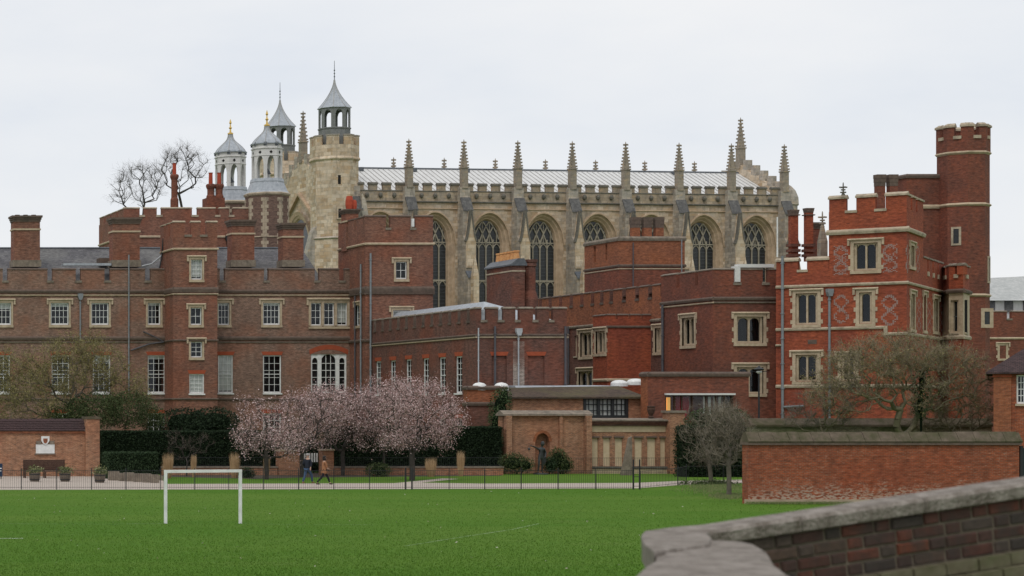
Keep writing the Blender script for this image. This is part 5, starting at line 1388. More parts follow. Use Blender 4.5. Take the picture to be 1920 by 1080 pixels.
# taller flat block with the lit window
ZL = 153.2
L_ = thing('flat_block', 'flat topped red brick block with a wide lit window and red curtains', 'building', (GX(1300,ZL), ZL, 0))
ff, fl, XL, XR = boxfacs(1215, 1404, ZL, ZL+1.1); vl = GZ(703, ZL)
u0, vt_ = ff.uv(1247, 741); u1, vb_ = ff.uv(1375, 790); ff.holes.append((u0,u1,vb_,vt_))
for f_ in (ff, fl): f_.wall(L_, M['brick_orange'] if f_ is fl else M['brick_turret'], 0, vl); f_.band(L_, vl+.06, M['cornice'], h=.35, out=.14, e1=.1)
shell(L_, XL, XR, ZL, ZL+1.1, 0, vl+.2, M['brick_turret'])
MB().box(XL+3.6, XR-.1, ZL+1.11, ZL+7, 0, vl+.1).build('rear_wall', M['brick_turret'], L_)
B = fk.at(0,0); w = (u1-u0); h = vt_-vb_; B = ff.at(u0, vb_)
mb = MB(); mb.box(0,.1,.05,.2,0,h); mb.box(w-.1,w,.05,.2,0,h); mb.box(.1,w-.1,.05,.2,h-.08,h); mb.box(.1,w-.1,.05,.2,0,.1)
for x in (.75, 1.25, 2.0, 3.0, 3.7, 4.3): mb.box(x-.04, x+.04, .06, .18, .1, h-.08)
bw = mb.build('window', M['wood_dark'], L_, B)
MB().box(-.05, w+.05, -.22, .1, h+.01, h+.14).build('lintel', M['lead_pale'], bw, B)
MB().add([(0,.16,0),(w,.16,0),(w,.16,h),(0,.16,h)], [(0,1,2,3)]).build('glass', M['glass'], bw, B)
MB().add([(-.02,.302,-.02),(w+.02,.302,-.02),(w+.02,.302,h+.02),(-.02,.302,h+.02),(-.02,2.,-.02),(w+.02,2.,-.02),(w+.02,2.,h+.02),(-.02,2.,h+.02)], [(4,5,6,7),(0,1,5,4),(1,2,6,5),(2,3,7,6),(3,0,4,7)]).build('room', M['interior'], bw, B)
MB().box(.14, .34, .5, .62, .35, h-.15).box(.4, .62, .5, .62, .35, h-.15).build('lit_pane', M['lamp_glow'], bw, B)
mb = MB()
for k in range(12):
    xa, xb = .85+k*.09, .85+(k+1)*.09; ya, yb = .4+.05*(k%2), .4+.05*((k+1)%2); mb.add([(xa,ya,0),(xb,yb,0),(xb,yb,h),(xa,ya,h)], [(0,1,2,3)])
mb.build('red_curtain', M['curtain_red'], bw, B)
mb = MB()
for x in (3.0,3.35,3.75,4.1,4.4): mb.box(x-.1, x+.08, .3, .34, .1, h-.1)
mb.build('blind', M['blind'], bw, B)
p = W(1210, 783, 151.0)
tag(MB().lathe([(.14,0),(.2,.08),(.1,.16),(.2,.35),(.27,.6),(.24,.75),(.3,.82),(.22,.86)], 12, 0, 0).build('garden_urn', M['wood_dark'], None, T(Vector((p.x, ZM+.55, zz(784)+.0)))), 'dark stone urn standing on the memorial wall coping', 'urn')

# ================================================================== right edge: far building, tiled house
I_ = thing('distant_range', 'pale roofed crenellated range far behind at the right edge', 'building', (GX(1890,235), 235, 0))
ff, fl, XL, XR = boxfacs(1848, 2000, 235, 250); v1_, v0_ = GZ(577,235), GZ(640,235)
for f_ in (ff, fl): f_.wall(I_, M['brick_turret'], 0, GZ(598,235)); f_.wall(I_, M['cupola_white'], GZ(583,245)-.5, GZ(560,245), name='clerestory') if False else None; f_.band(I_, GZ(634,235), M['trim'], h=.25, out=.12)
shell(I_, XL, XR, 235, 250, 0, GZ(598,235), M['brick_turret'])
merlons_px(I_, ff, [(1848,1888),(1897,1935),(1944,1990)], GZ(598,235), GZ(582,235), M['brick_turret'], M['coping'], sill=M['coping'])
window(I_, ff, 1874, 648, 1886, 672, 1, 1, 'stone')
xa, xb = GX(1848,240), GX(2000,240)
MB().box(xa, xb, 240, 248, GZ(600,240), GZ(563,240)).build('clerestory', M['cupola_white'], I_)
mb = MB()
for x in (1856, 1890, 1925): mb.box(GX(x,240)-.4, GX(x,240)+.5, 239.85, 240.1, GZ(585,240), GZ(564,240))
mb.build('clerestory_panel', M['slate'], I_)
mb = MB(); mb.add([(xa-.4,239.3,GZ(563,240)),(xb,239.3,GZ(563,240)),(xb,247,GZ(518,247)),(xa+1,247,GZ(524,247))], [(0,1,2,3)]); mb.add([(xa-.4,239.3,GZ(563,240)),(xa+1,247,GZ(524,247)),(xa-.4,255,GZ(563,240))], [(0,1,2)])
M['pale_slate'] = rough_mat('pale_slate', (0.36,0.37,0.36), (0.50,0.50,0.48), (0.24,0.26,0.25), s1=.5, s2=3)
mb.build('roof', M['pale_slate'], I_)
ZJ = 118.0
J_ = thing('tiled_house', 'brick cottage with dark plum tiled hip roof and white window at the right edge', 'house', (GX(1880,ZJ), ZJ, 0))
jd, jb = Vector((.84,-.543)), Vector((.543,.84)); j0 = Vector((GX(1863,ZJ), ZJ)); j1 = j0 + jd*9.0; vj = GZ(697, ZJ)
fj = Fac(tuple(j0), tuple(j1)); fj2 = Fac(tuple(j0+jb*9), tuple(j0))
window(J_, fj, 1906, 703, 1928, 757, 3, 4, stone=False)
fj.wall(J_, M['brick_garden'], 0, vj); fj2.wall(J_, M['brick_garden'], 0, vj)
mb = MB(); vq(mb, j1, j1+jb*9, 0, vj); vq(mb, j1+jb*9, j0+jb*9, 0, vj); mb.build('wall', M['brick_garden'], J_)
MB().box(.0, fj.u(1896), -.12, .0, 0, vj-.3).build('corner_pier', M['brick_orange'], J_, fj.M)
MB().box(-.05, fj.u(1897), -.18, .0, vj-.3, vj-.1).build('brick_corbel', M['brick_red'], J_, fj.M)
zr_ = GZ(612, ZJ)+.3
mb = MB(); ej = .35
mb.add([(-ej,-ej,vj-.02),(9.3,-ej,vj-.02),(9.3,4.5,zr_),(3.4,4.5,zr_)], [(0,1,2,3)]); mb.add([(-ej,9.3,vj-.02),(-ej,-ej,vj-.02),(3.4,4.5,zr_)], [(0,1,2)]); mb.add([(-ej,9.3,vj-.02),(9.3,9.3,vj-.02),(9.3,4.5,zr_),(3.4,4.5,zr_)], [(0,1,2,3)])
mb.add([(-ej,-ej,vj-.13),(9.3,-ej,vj-.13),(9.3,-ej,vj-.02),(-ej,-ej,vj-.02)], [(0,1,2,3)]); mb.add([(-ej,-ej,vj-.13),(9.3,-ej,vj-.13),(9.3,9.3,vj-.13),(-ej,9.3,vj-.13)], [(0,1,2,3)]); mb.add([(-ej,9.3,vj-.13),(-ej,-ej,vj-.13),(-ej,-ej,vj-.02),(-ej,9.3,vj-.02)], [(0,1,2,3)])
mb.build('roof', M['tile_plum'], J_, fj.M)

# ================================================================== garden walls
ZW = ZG(945)
GWALL = thing('garden_wall', 'long red brick garden wall with mossy sloping coping, bleached at its foot', 'wall', (GX(1403,ZW), ZW, 0))
M['moss_coping'] = rough_mat('mossy_coping', (0.10,0.076,0.055), (0.155,0.12,0.088), (0.055,0.056,0.022), s1=1.3, s2=3.5, damt=.75, dlo=.42, dhi=.62)
fg = Fac((GX(1403,ZW), ZW), (GX(1911,ZW), ZW)); vg = GZ(832, ZW)
M['brick_bleached'] = brick_mat('bleached_brick', (0.37,0.13,0.07), (0.27,0.085,0.05), (0.40,0.29,0.21), dark=(0.13,0.07,0.05), pale=(0.46,0.35,0.27), paleamt=.7, ms=.013, darkamt=.3)
M['brick_foot_wall'] = brick_mat('garden_brick', (0.34,0.083,0.034), (0.22,0.055,0.027), (0.24,0.13,0.085), patch=(0.27,0.06,0.027), dark=(0.13,0.05,0.035), darkamt=.5, patchamt=.5, pale=(0.46,0.36,0.28), foot=(2.0, 0.2), ms=.011)
M['brick_foot'] = rough_mat('rendered_foot', (0.36,0.28,0.19), (0.45,0.36,0.26), (0.20,0.16,0.09), s1=1.5, s2=6)
fg.wall(GWALL, M['brick_foot_wall'], 0, vg)
mb = MB().box(-.03, fg.L, -.05, .3, 0, .22); mb.build('plinth', M['brick_foot'], GWALL, fg.M)
MB().add([(0,0,0),(0,.55,0),(0,.55,vg),(0,0,vg)], [(0,1,2,3)]).add([(fg.L,0,0),(fg.L,.55,0),(fg.L,.55,vg),(fg.L,0,vg)], [(0,1,2,3)]).add([(0,.55,0),(fg.L,.55,0),(fg.L,.55,vg),(0,.55,vg)], [(0,1,2,3)]).build('wall', M['brick_garden'], GWALL, fg.M)
MB().box(-.06, fg.L+.06, -.1, .65, vg-.06, vg+.06).build('coping_course', M['cornice'], GWALL, fg.M)
u = -.05; rg = random.Random(3)
while u < fg.L:
    L = rg.uniform(.5, .9); dz = rg.uniform(-.02, .02)
    MB().ext([(-.12,vg+.06),(-.14,vg+.12),(.18,vg+.56+dz),(.37,vg+.56+dz),(.69,vg+.12),(.67,vg+.06)], u+.008, min(u+L, fg.L+.1)-.008, 'x').build('coping_stone', M['moss_coping'], GWALL, fg.M); u += L
Zw2 = 126.0
W2 = thing('mossy_wall', 'older mossy brick wall stub showing above the left end of garden wall', 'wall', (GX(1450,Zw2), Zw2, 0))
fw2 = Fac((GX(1408,Zw2), Zw2), (GX(1860,Zw2), Zw2)); v2 = GZ(800,Zw2)
M['mossy_brick'] = brick_mat('mossy_brick', (0.20,0.17,0.11), (0.14,0.125,0.075), (0.28,0.26,0.2), patch=(0.09,0.105,0.04), patchamt=.8, dark=(0.05,0.05,0.03))
fw2.wall(W2, M['mossy_brick'], 0, v2); MB().box(0, fw2.L, .01, .5, 0, v2).build('wall', M['mossy_brick'], W2, fw2.M)
MB().ext([(-.1,v2),(-.1,v2+.12),(.25,v2+.5),(.6,v2+.12),(.6,v2)], -.05, fw2.L, 'x').build('coping', M['moss_coping'], W2, fw2.M)
# gate in the garden wall
GA = thing('garden_gate', 'dark green wooden gate at the right end of the garden wall', 'gate', (GX(1920,ZW), ZW, 0))
mb = MB(); xa = GX(1912,ZW)+.06
MB().box(xa, xa+.14, ZW+.05, ZW+.25, 0, vg-.1).build('gate_post', M['iron'], GA)
M['gate_green'] = plain('gate_green', (0.018,0.03,0.03), .6, .3)
for k in range(8): MB().box(xa+.15+k*.14, xa+.28+k*.14, ZW+.1, ZW+.14, .05, vg-.2).build('board', M['gate_green'], GA)
# bench wall on the left
ZBW = ZG(893)
BW = thing('bench_wall', 'orange brown brick garden wall with dark tiled coping and white crest plaque', 'wall', (GX(80,ZBW), ZBW, 0))
fbw = Fac((GX(-60,ZBW), ZBW), (GX(163,ZBW), ZBW)); vbw = GZ(809, ZBW)
fbw.wall(BW, M['brick_buff'], 0, vbw); MB().box(0, fbw.L, .02, .7, 0, vbw).build('wall', M['brick_buff'], BW, fbw.M)
MB().box(-.05, fbw.L, -.1, .8, vbw-.12, vbw+.02).build('corbel_course', M['brick_orange'], BW, fbw.M)
rows = 5
mt_ = MB().box(0, .44, 0, .26, 0, .035).mesh('coping_tile', M['tile_plum'])
for r_ in range(rows):
    z = vbw+.05+r_*.15; y = -.16+r_*.1
    n = int(fbw.L/.46)
    for k in range(n):
        inst(mt_, 'coping_tile', BW, fbw.at(k*.46+(.2 if r_%2 else 0), z+RNG.uniform(-.008,.008), y) @ Matrix.Rotation(R(48), 4, 'X'))
MB().ext([(-.16,vbw+.02),(.34,vbw+.78),(.45,vbw+.78),(.85,vbw+.02)], 0, fbw.L, 'x').build('coping', M['cornice'], BW, fbw.M)
xa, xb = GX(161,ZBW-.3), GX(187,ZBW-.3)
MB().box(xa, xb, ZBW-.3, ZBW+.8, 0, GZ(786,ZBW)).build('pier', M['brick_buff'], BW)
MB().box(xa-.05, xb+.05, ZBW-.35, ZBW+.85, GZ(786,ZBW), GZ(781,ZBW)).build('pier_cap', M['moss_coping'], BW)
# plaque with shield
ua, vt_ = fbw.uv(67, 833); ub, vb_ = fbw.uv(102, 850); um = (ua+ub)/2
pq = thing('crest_plaque', 'white stone plaque with a small shield on the brick wall above the bench', 'plaque', tuple(fbw.M @ Vector((um, -.04, vb_))))
MB().box(ua, ub, -.07, -.004, vb_, vt_).build('tablet', M['white'], pq, fbw.M)
MB().box(ua-.06, ub+.06, -.1, -.004, vb_-.08, vb_-.002).box(ua+.02, um-.28, -.1, -.004, vt_+.002, vt_+.22).box(um+.28, ub-.02, -.1, -.004, vt_+.002, vt_+.22).build('frame', M['coping'], pq, fbw.M)
sh = [(-.27,.42),(.27,.42),(.27,.12),(.15,-.08),(0,-.16),(-.15,-.08),(-.27,.12)]
MB().ext([(um+x, vt_+.12+z) for x, z in sh], -.12, -.004, 'y').build('shield', M['white'], pq, fbw.M)
MB().ext([(um+x*.55, vt_+.14+z*.6) for x, z in sh], -.13, -.121, 'y').build('shield_charge', M['brick_orange'], pq, fbw.M)

# ================================================================== bridge parapet in the foreground
def onz(x, y, z):                               # picture point on the level z
    Z = FPX*(HC-z)/(y-HZ); return Vector((GX(x, Z), Z))
Zp = 12.4; ZC = GZ(996, Zp)                     # coping top at its left end; the parapet climbs to the right with the bridge
pa = Vector((GX(1321, Zp), Zp)); th_ = R(10)
PAR = thing('bridge_parapet', 'old brick bridge parapet with worn grey stone coping in the foreground', 'parapet', (pa.x, pa.y, 0))
fp = Fac(tuple(pa), (pa.x+6*math.cos(th_), pa.y+6*math.sin(th_)))
MP = fp.M @ T(Vector((0, 0, ZC))) @ Matrix.Rotation(-math.atan(.125), 4, 'Y')
M['old_coping'] = rough_mat('worn_coping', (0.22,0.188,0.158), (0.34,0.30,0.262), (0.10,0.08,0.06), s1=3.4, s2=14, damt=.75, dlo=.42, dhi=.64, bump=.9, streak=True)
M['mortar'] = rough_mat('lime_mortar', (0.105,0.082,0.06), (0.155,0.125,0.095), (0.06,0.055,0.036), s1=2, s2=9)
ct = .085; wd = .25
u = -.05; rg = random.Random(11)
while u < 5.5:                                  # coping stones
    L = rg.uniform(.55, .85); dz = rg.uniform(-.004, .004)
    poly = [(.0,-ct+dz),(-.008,-.02+dz),(.014,dz),(wd-.02,dz+.004),(wd,-.02+dz),(wd,-ct+dz)]
    MB().ext(poly, u+.003, u+L-.003, 'x').build('coping_stone', M['old_coping'], PAR, MP); u += L
ch, bl, nface = .0765, .222, .03
MB().box(-.05, 5.5, nface+.012, wd-.03, -4.4, -ct-.002).build('wall_core', M['mortar'], PAR, MP)
bcols = [(0.135,0.047,0.031),(0.098,0.042,0.031),(0.078,0.042,0.034),(0.06,0.045,0.038),(0.10,0.064,0.047),(0.17,0.05,0.026),(0.09,0.039,0.029),(0.085,0.062,0.05)]
bm = [rough_mat('old_brick', c, [x*.65 for x in c], (0.04,0.035,0.03), s1=5, s2=24, damt=.75, dlo=.42, dhi=.66) for c in bcols]
bmesh_ = {}
def brick_me(L, q):
    if (L, q) not in bmesh_:
        mb = MB(); e_ = .008; h = ch-.011; z = L/2-.005
        mb.add([(-z,.012,0),(z,.012,0),(z,.012,h),(-z,.012,h),(-z+e_,0,e_),(z-e_,0,e_),(z-e_,0,h-e_),(-z+e_,0,h-e_)], [(4,5,6,7),(0,1,5,4),(1,2,6,5),(2,3,7,6),(3,0,4,7)])
        mb.add([(-z,.012,0),(z,.012,0),(z,.06,0),(-z,.06,0),(-z,.012,h),(z,.012,h),(z,.06,h),(-z,.06,h)], [(0,1,2,3),(4,5,6,7),(0,3,7,4),(1,2,6,5)])
        bmesh_[(L, q)] = mb.mesh('brick', bm[q])
    return bmesh_[(L, q)]
rg = random.Random(5)
for r_ in range(8):
    z = -ct-.004-(r_+1)*ch; u = -.02-rg.uniform(0,.1); k = r_ % 2
    while u < 4.2:
        k += 1; L = bl if k % 2 else bl/2
        if u > -.03: inst(brick_me(round(L,3), rg.choices(range(8), (4,4,4,4,2,1,3,2))[0]), 'brick', PAR, MP @ T(Vector((u+L/2, nface+rg.uniform(-.005,.004), z))))
        u += L
M['moss_plinth'] = rough_mat('mossy_plinth', (0.10,0.085,0.05), (0.15,0.135,0.085), (0.075,0.09,0.03), s1=3, s2=10, damt=.7)
pm_ = MB().box(-.105,.105,0,.12,0,ch-.008).mesh('plinth_brick', M['moss_plinth'])
for r_ in range(5):
    z = -ct-.004-4*ch-(r_+1)*ch; u = .1 + (r_ % 2)*.11
    while u < 4.2:
        inst(pm_, 'plinth_brick', PAR, MP @ T(Vector((u, nface-.05*(r_+1)+rg.uniform(-.006,.006), z+rg.uniform(-.003,.003))))); u += .222
MB().box(.0, 5.2, nface-.2, nface+.01, -4.4, -ct-9*ch-.01).build('plinth_wall', M['mortar'], PAR, MP)
# return of the parapet towards the viewer: a lower, rounded coping on its own pier
def slab(px_, z, th, name, bev=.02):
    top = [onz(x, y, z) for x, y in px_]; n = len(top); c = sum(top, Vector((0,0)))/n
    vs = []; rings = [(-bev*1.6,z),(-bev*.5,z-bev*.3),(0,z-bev*1.2),(-.004,z-th+bev*.5),(-bev*.6,z-th)]
    for s_, zz_ in rings: vs += [tuple(c+(p-c)*(1+s_/max(.05,(p-c).length)))+(zz_,) for p in top]
    fs = [tuple(range(n)), tuple(range((len(rings)-1)*n, len(rings)*n))[::-1]]
    for i in range(len(rings)-1): fs += [(i*n+j, i*n+(j+1)%n, (i+1)*n+(j+1)%n, (i+1)*n+j) for j in range(n)]
    MB().add(vs, fs).build(name, M['old_coping'], PAR)
    return top, c
slab([(1202,1001),(1208,995),(1262,988),(1322,983),(1345,984),(1335,996),(1326,1000),(1335,1008),(1330,1020),(1226,1034),(1210,1022),(1203,1012)], ZC-.004, .12, 'end_stone', .012)
top, c = slab([(1220,1046),(1232,1026),(1262,1016),(1300,1012),(1345,1012),(1390,1014),(1415,1019),(1440,1031),(1460,1053),(1492,1084),(1560,1150),(1110,1150),(1182,1086),(1206,1058)], ZC-.02, .17, 'end_coping', .05)
MB().ext([tuple(c+(p-c)*.92) for p in top], 0, ZC-.22, 'z').build('end_pier', M['mortar'], PAR)

# ================================================================== goal
gz = ZG(981.5)
GOAL = thing('goal_frame', 'white goal frame without net standing on the field', 'goal', (GX(380,gz), gz, 0))
xl, xr, zt = GX(310.5,gz), GX(450.5,gz), GZ(884,gz)
MB().box(xl-.055, xl+.055, gz-.055, gz+.055, 0, zt+.055).build('post', M['white'], GOAL); MB().box(xr-.055, xr+.055, gz-.055, gz+.055, 0, zt+.075).build('post', M['white'], GOAL)
MB().ext([(xl-.056,zt-.06),(xr+.056,zt-.03),(xr+.056,zt+.08),(xl-.056,zt+.06)], gz-.058, gz+.058, 'y').build('crossbar', M['white'], GOAL)
M['line'] = rough_mat('pitch_chalk', (0.62,0.66,0.60), (0.74,0.76,0.72), (0.20,0.30,0.15), s1=3, s2=12, damt=.5)
M['line_faint'] = rough_mat('worn_chalk', (0.19,0.28,0.12), (0.25,0.33,0.18), (0.085,0.17,0.03), s1=1.4, s2=8, damt=.9, dlo=.4, dhi=.6)
def pline(pts, w, mat, label, z=.006):
    mb = MB(); P = [G(*p) for p in pts]
    for a, b in zip(P[:-1], P[1:]):
        d = (b-a).normalized(); nn = Vector((-d.y, d.x, 0))*w/2
        mb.add([(a-nn)+Vector((0,0,z)), (b-nn)+Vector((0,0,z)), (b+nn)+Vector((0,0,z)), (a+nn)+Vector((0,0,z))], [(0,1,2,3)])
    tag(mb.build('pitch_marking', mat), label, 'marking', kind='structure')
pline([(-40,1010),(45,1009.5)], .11, M['line'], 'bright white chalk line at the left edge of the field')
pline([(760,1024),(860,1008),(960,993),(1010,982)], .09, M['line_faint'], 'faint worn chalk line curving across the middle of the field')
pline([(-40,982),(200,983),(306,982)], .09, M['line_faint'], 'faint worn goal line left of the goal')
pline([(452,982),(560,984),(700,984)], .09, M['line_faint'], 'faint worn goal line right of the goal')

# ================================================================== fences
def fence(name, label, pts, posts, hgt, barstep=.105, post_h=None, rails=(.12,.98), rb=.0055, pr=.018, z0=0.0):
    P = [Vector(p) for p in pts]
    t = thing(name, label, 'fence', tuple(P[0]))
    mb = MB()
    for a, b in zip(P[:-1], P[1:]):
        d = b-a; n = int(d.length/barstep)
        for k in range(n):
            p = a + d*(k+.5)/n; mb.box(p.x-rb, p.x+rb, p.y-rb, p.y+rb, z0+.02, z0+hgt)
    tag(mb.build('fence_bars', M['iron'], t), kind='stuff')
    for r_ in rails:
        m2 = MB()
        for a, b in zip(P[:-1], P[1:]): m2.tube(a+Vector((0,0,z0+hgt*r_)), b+Vector((0,0,z0+hgt*r_)), .011, .011, 5)
        m2.build('rail', M['iron'], t)
    me = MB().box(-pr, pr, -pr, pr, 0, post_h or hgt*1.06).lathe([(pr*1.5,(post_h or hgt*1.06)),(.01,(post_h or hgt*1.06)+.06)], 6).mesh('post', M['iron'])
    for p in posts: inst(me, 'post', t, T(Vector(p)+Vector((0,0,z0))))
    return t
ZF = ZG(918)
px = [-90,-25,40,106,171.5,236,300.5,365,429,494,560,626,692.5]
gp_ = lambda x, Z=ZF: Vector((GX(x, Z), Z, 0))
fence('iron_fence', 'black iron railing along the field left of the narrow gate', [gp_(-90), gp_(760)], [gp_(x) for x in px]+[gp_(760)], 1.1)
fence('iron_fence', 'black iron railing along the field between the two gates', [gp_(773), gp_(1187)], [gp_(x) for x in (773,842,909,977,1046.5,1117,1187)], 1.1)
fence('iron_fence', 'black iron railing turning away towards the garden wall', [gp_(1200), G(1271,910), G(1287,906), G(1412,904)], [gp_(1200), G(1271,910), G(1287,906), G(1356,905)], 1.05, .34)
for xa, xb, h, lab in ((760.8,772.2,1.15,'narrow low iron gate in the railing below the blossom trees'),(1187.8,1199.2,1.62,'tall narrow iron gate in the railing beside the memorial panels')):
    t = thing('iron_gate', lab, 'gate', tuple(gp_((xa+xb)/2)))
    for x in (xa, xb): MB().box(gp_(x).x-.03, gp_(x).x+.03, ZF-.03, ZF+.03, 0, h+.08).build('gate_post', M['iron'], t)
    for q in (.12,.45,.8): MB().tube(gp_(xa)+Vector((0,0,h*q)), gp_(xb)+Vector((0,0,h*q)), .016, .016, 5).build('rail', M['iron'], t)
ZLW = 146.0
LWALL = thing('low_wall', 'low brick wall with stone coping in front of the dark hedge', 'wall', (GX(660,ZLW), ZLW, 0))
for xa, xb in ((305,520),(626,944)):
    MB().box(GX(xa,ZLW), GX(xb,ZLW), ZLW, ZLW+.35, 0, .5).build('wall', M['brick_buff'], LWALL); MB().box(GX(xa,ZLW)-.03, GX(xb,ZLW)+.03, ZLW-.05, ZLW+.4, .5, .6).build('coping', M['coping'], LWALL)
fence('wall_railing', 'black railing on the low brick wall left of the gateway', [Vector((GX(310,ZLW),ZLW+.17,0)), Vector((GX(520,ZLW),ZLW+.17,0))], [], .62, .14, z0=.6)
fence('wall_railing', 'black railing on the low brick wall right of the gateway', [Vector((GX(628,ZLW),ZLW+.17,0)), Vector((GX(943,ZLW),ZLW+.17,0))], [], .62, .14, z0=.6)
fence('panel_railing', 'fine black railing guarding the cream memorial panels', [Vector((GX(1060,ZM-1.2),ZM-1.2,0)), Vector((GX(1256,ZM-1.2),ZM-1.2,0))], [], 1.15, .12)
GP = thing('gateway', 'brick garden gateway piers behind the two walkers', 'gateway', (GX(590,ZLW), ZLW, 0))
for xa, xb, yt in ((522,566,846),(603,625,845)):
    MB().box(GX(xa,ZLW), GX(xb,ZLW), ZLW-.1, ZLW+.6, 0, GZ(yt,ZLW)).build('pier', M['brick_buff'], GP); MB().box(GX(xa,ZLW)-.06, GX(xb,ZLW)+.06, ZLW-.16, ZLW+.66, GZ(yt,ZLW), GZ(yt,ZLW)+.1).build('pier_cap', M['trim'], GP)
for k in range(7): MB().box(GX(568,ZLW)+k*.17, GX(568,ZLW)+k*.17+.09, ZLW+.3, ZLW+.34, .9, 1.5).build('picket', M['white'], GP)
# low stone wall by the box hedge
sw = thing('stone_kerb', 'low rough stone wall beside the left path below the low clipped hedge', 'wall', tuple(G(250,905)))
rg = random.Random(2); x = 205.0
while x < 298:
    d = rg.uniform(9, 20); a, b = G(x, 901+(x-205)*.06), G(min(x+d,299), 901+(x-205)*.06)
    MB().box(a.x+.01, b.x-.01, a.y, a.y+.4, 0, rg.uniform(.5,.58)).build('stone', M['coping'], sw); x += d
MB().box(GX(203,136), GX(300,136), 135.2, 136.1, .0, .3).build('wall_core', M['coping'], sw)

# ================================================================== bench, planters, sign, lamp
zb = ZG(896.5)
BE = thing('park_bench', 'long dark wooden bench against the brick wall under the plaque', 'bench', (GX(85,zb), zb, 0))
xa, xb = GX(46,zb), GX(124,zb)
for k in range(5): MB().box(xa+.06, xb-.06, zb+.38-.0, zb+.42, .5+k*.14, .635+k*.14).build('back_slat', M['wood_dark'], BE)
for k in range(4): MB().box(xa+.06, xb-.06, zb-.12+k*.125, zb-.02+k*.125, .42, .46).build('seat_slat', M['wood_dark'], BE)
for x in (xa, (xa+xb)/2-.04, xb-.08):
    MB().box(x, x+.08, zb-.13, zb-.05, 0, .66 if x != (xa+xb)/2-.04 else .415).build('leg', M['wood_dark'], BE); MB().box(x, x+.08, zb+.422, zb+.5, 0, 1.2).build('leg', M['wood_dark'], BE)
for x in (xa, xb-.08): MB().box(x-.01, x+.09, zb-.16, zb+.42, .665, .72).build('armrest', M['wood_dark'], BE)
M['tub'] = rough_mat('tub_wood', (0.11,0.085,0.065), (0.17,0.135,0.105), (0.05,0.045,0.04), s1=3, s2=8)
M['leaf_plant'] = leaf_mat('planter_leaves', [(0.05,0.07,0.02),(0.13,0.15,0.06),(0.30,0.29,0.16)])
def leaves_np(pts, size, rng, flat=0.0, asp=1.0):
    """small leaf quads with random directions at the given points"""
    pts = np.asarray(pts, dtype=float); n = len(pts)
    a = rng.normal(size=(n,3)); a[:,2] *= (1-flat*.6); a /= np.linalg.norm(a,axis=1)[:,None]
    b = rng.normal(size=(n,3)); b -= (b*a).sum(1)[:,None]*a; b /= np.linalg.norm(b,axis=1)[:,None]
    s = size*rng.uniform(.6,1.4,size=(n,1))
    v = np.stack([pts-a*s, pts-b*s*.5*asp, pts+a*s, pts+b*s*.5*asp], axis=1).reshape(-1,3)
    return v, np.arange(n*4).reshape(-1,4)
nr = np.random.default_rng(4)
for i, (x, y, lab) in enumerate(((65,903,'half barrel planter in front of the left end of the bench'),(122,903,'half barrel planter in front of the right end of the bench'),(187,905,'half barrel planter beside the brick pier'))):
    p = G(x, y); t = thing('barrel_planter', lab, 'planter', tuple(p), 'wooden planters by the bench')
    Mx = T(p); MB().lathe([(.27,0),(.33,.28),(.35,.56),(.31,.56),(.3,.5)], 12).build('tub', M['tub'], t, Mx); MB().lathe([(.312,.1),(.325,.16)], 12, cap=False).lathe([(.345,.42),(.352,.48)], 12, cap=False).build('hoop', M['iron'], t, Mx)
    q = nr.normal(size=(420,3))*[.22,.2,.13]+[0,0,.7]; q[:,2] = np.maximum(q[:,2], .52)
    v, f = leaves_np(q, .06, nr); inst(mesh_np('plant', v, f, M['leaf_plant']), 'plant', t, Mx)
p = G(0, 898)
SG = thing('notice_board', 'dark blue notice board with white stripes at the left edge', 'sign', tuple(p))
M['blue'] = plain('sign_blue', (0.012,0.035,0.075), .5, .3)
MB().box(-1.0,.16,-.04,.04,.15,1.0).build('panel', M['blue'], SG, T(p)); MB().box(-.9,.1,-.05,-.041,.5,.56).box(-.9,.1,-.05,-.041,.66,.72).build('stripe', M['white'], SG, T(p))
for x in (-.95,.05): MB().box(x,x+.06,.041,.09,0,1.0).build('leg', M['iron'], SG, T(p))
Zl = 130.0; p = Vector((GX(1423,Zl), Zl, 0))
LP = thing('lamp_post', 'slim black lamp post in front of the red gatehouse', 'lamp', tuple(p))
h = GZ(695, Zl)
MB().lathe([(.12,0),(.12,.3),(.08,.5),(.06,1.2),(.045,h-.1),(.03,h)], 10).build('post', M['iron'], LP, T(p))
MB().lathe([(.05,h),(.28,h+.05),(.3,h+.1),(.1,h+.2),(.03,h+.3)], 12).build('lantern_hood', M['iron'], LP, T(p)); MB().box(-.5,.5,-.02,.02,h-.06,h-.02).build('crossarm', M['iron'], LP, T(p))
MB().lathe([(.05,h-.18),(.16,h-.1),(.16,h-.02)], 10).build('lamp_glass', M['lead_pale'], LP, T(p))
p = G(1399, 938)
BO = MB().lathe([(.13,0),(.13,.55),(.15,.56),(.15,.62),(.05,.68)], 8).build('bollard', M['iron'], None, T(p)); tag(BO, 'short black bollard at the near corner of the garden wall', 'bollard')

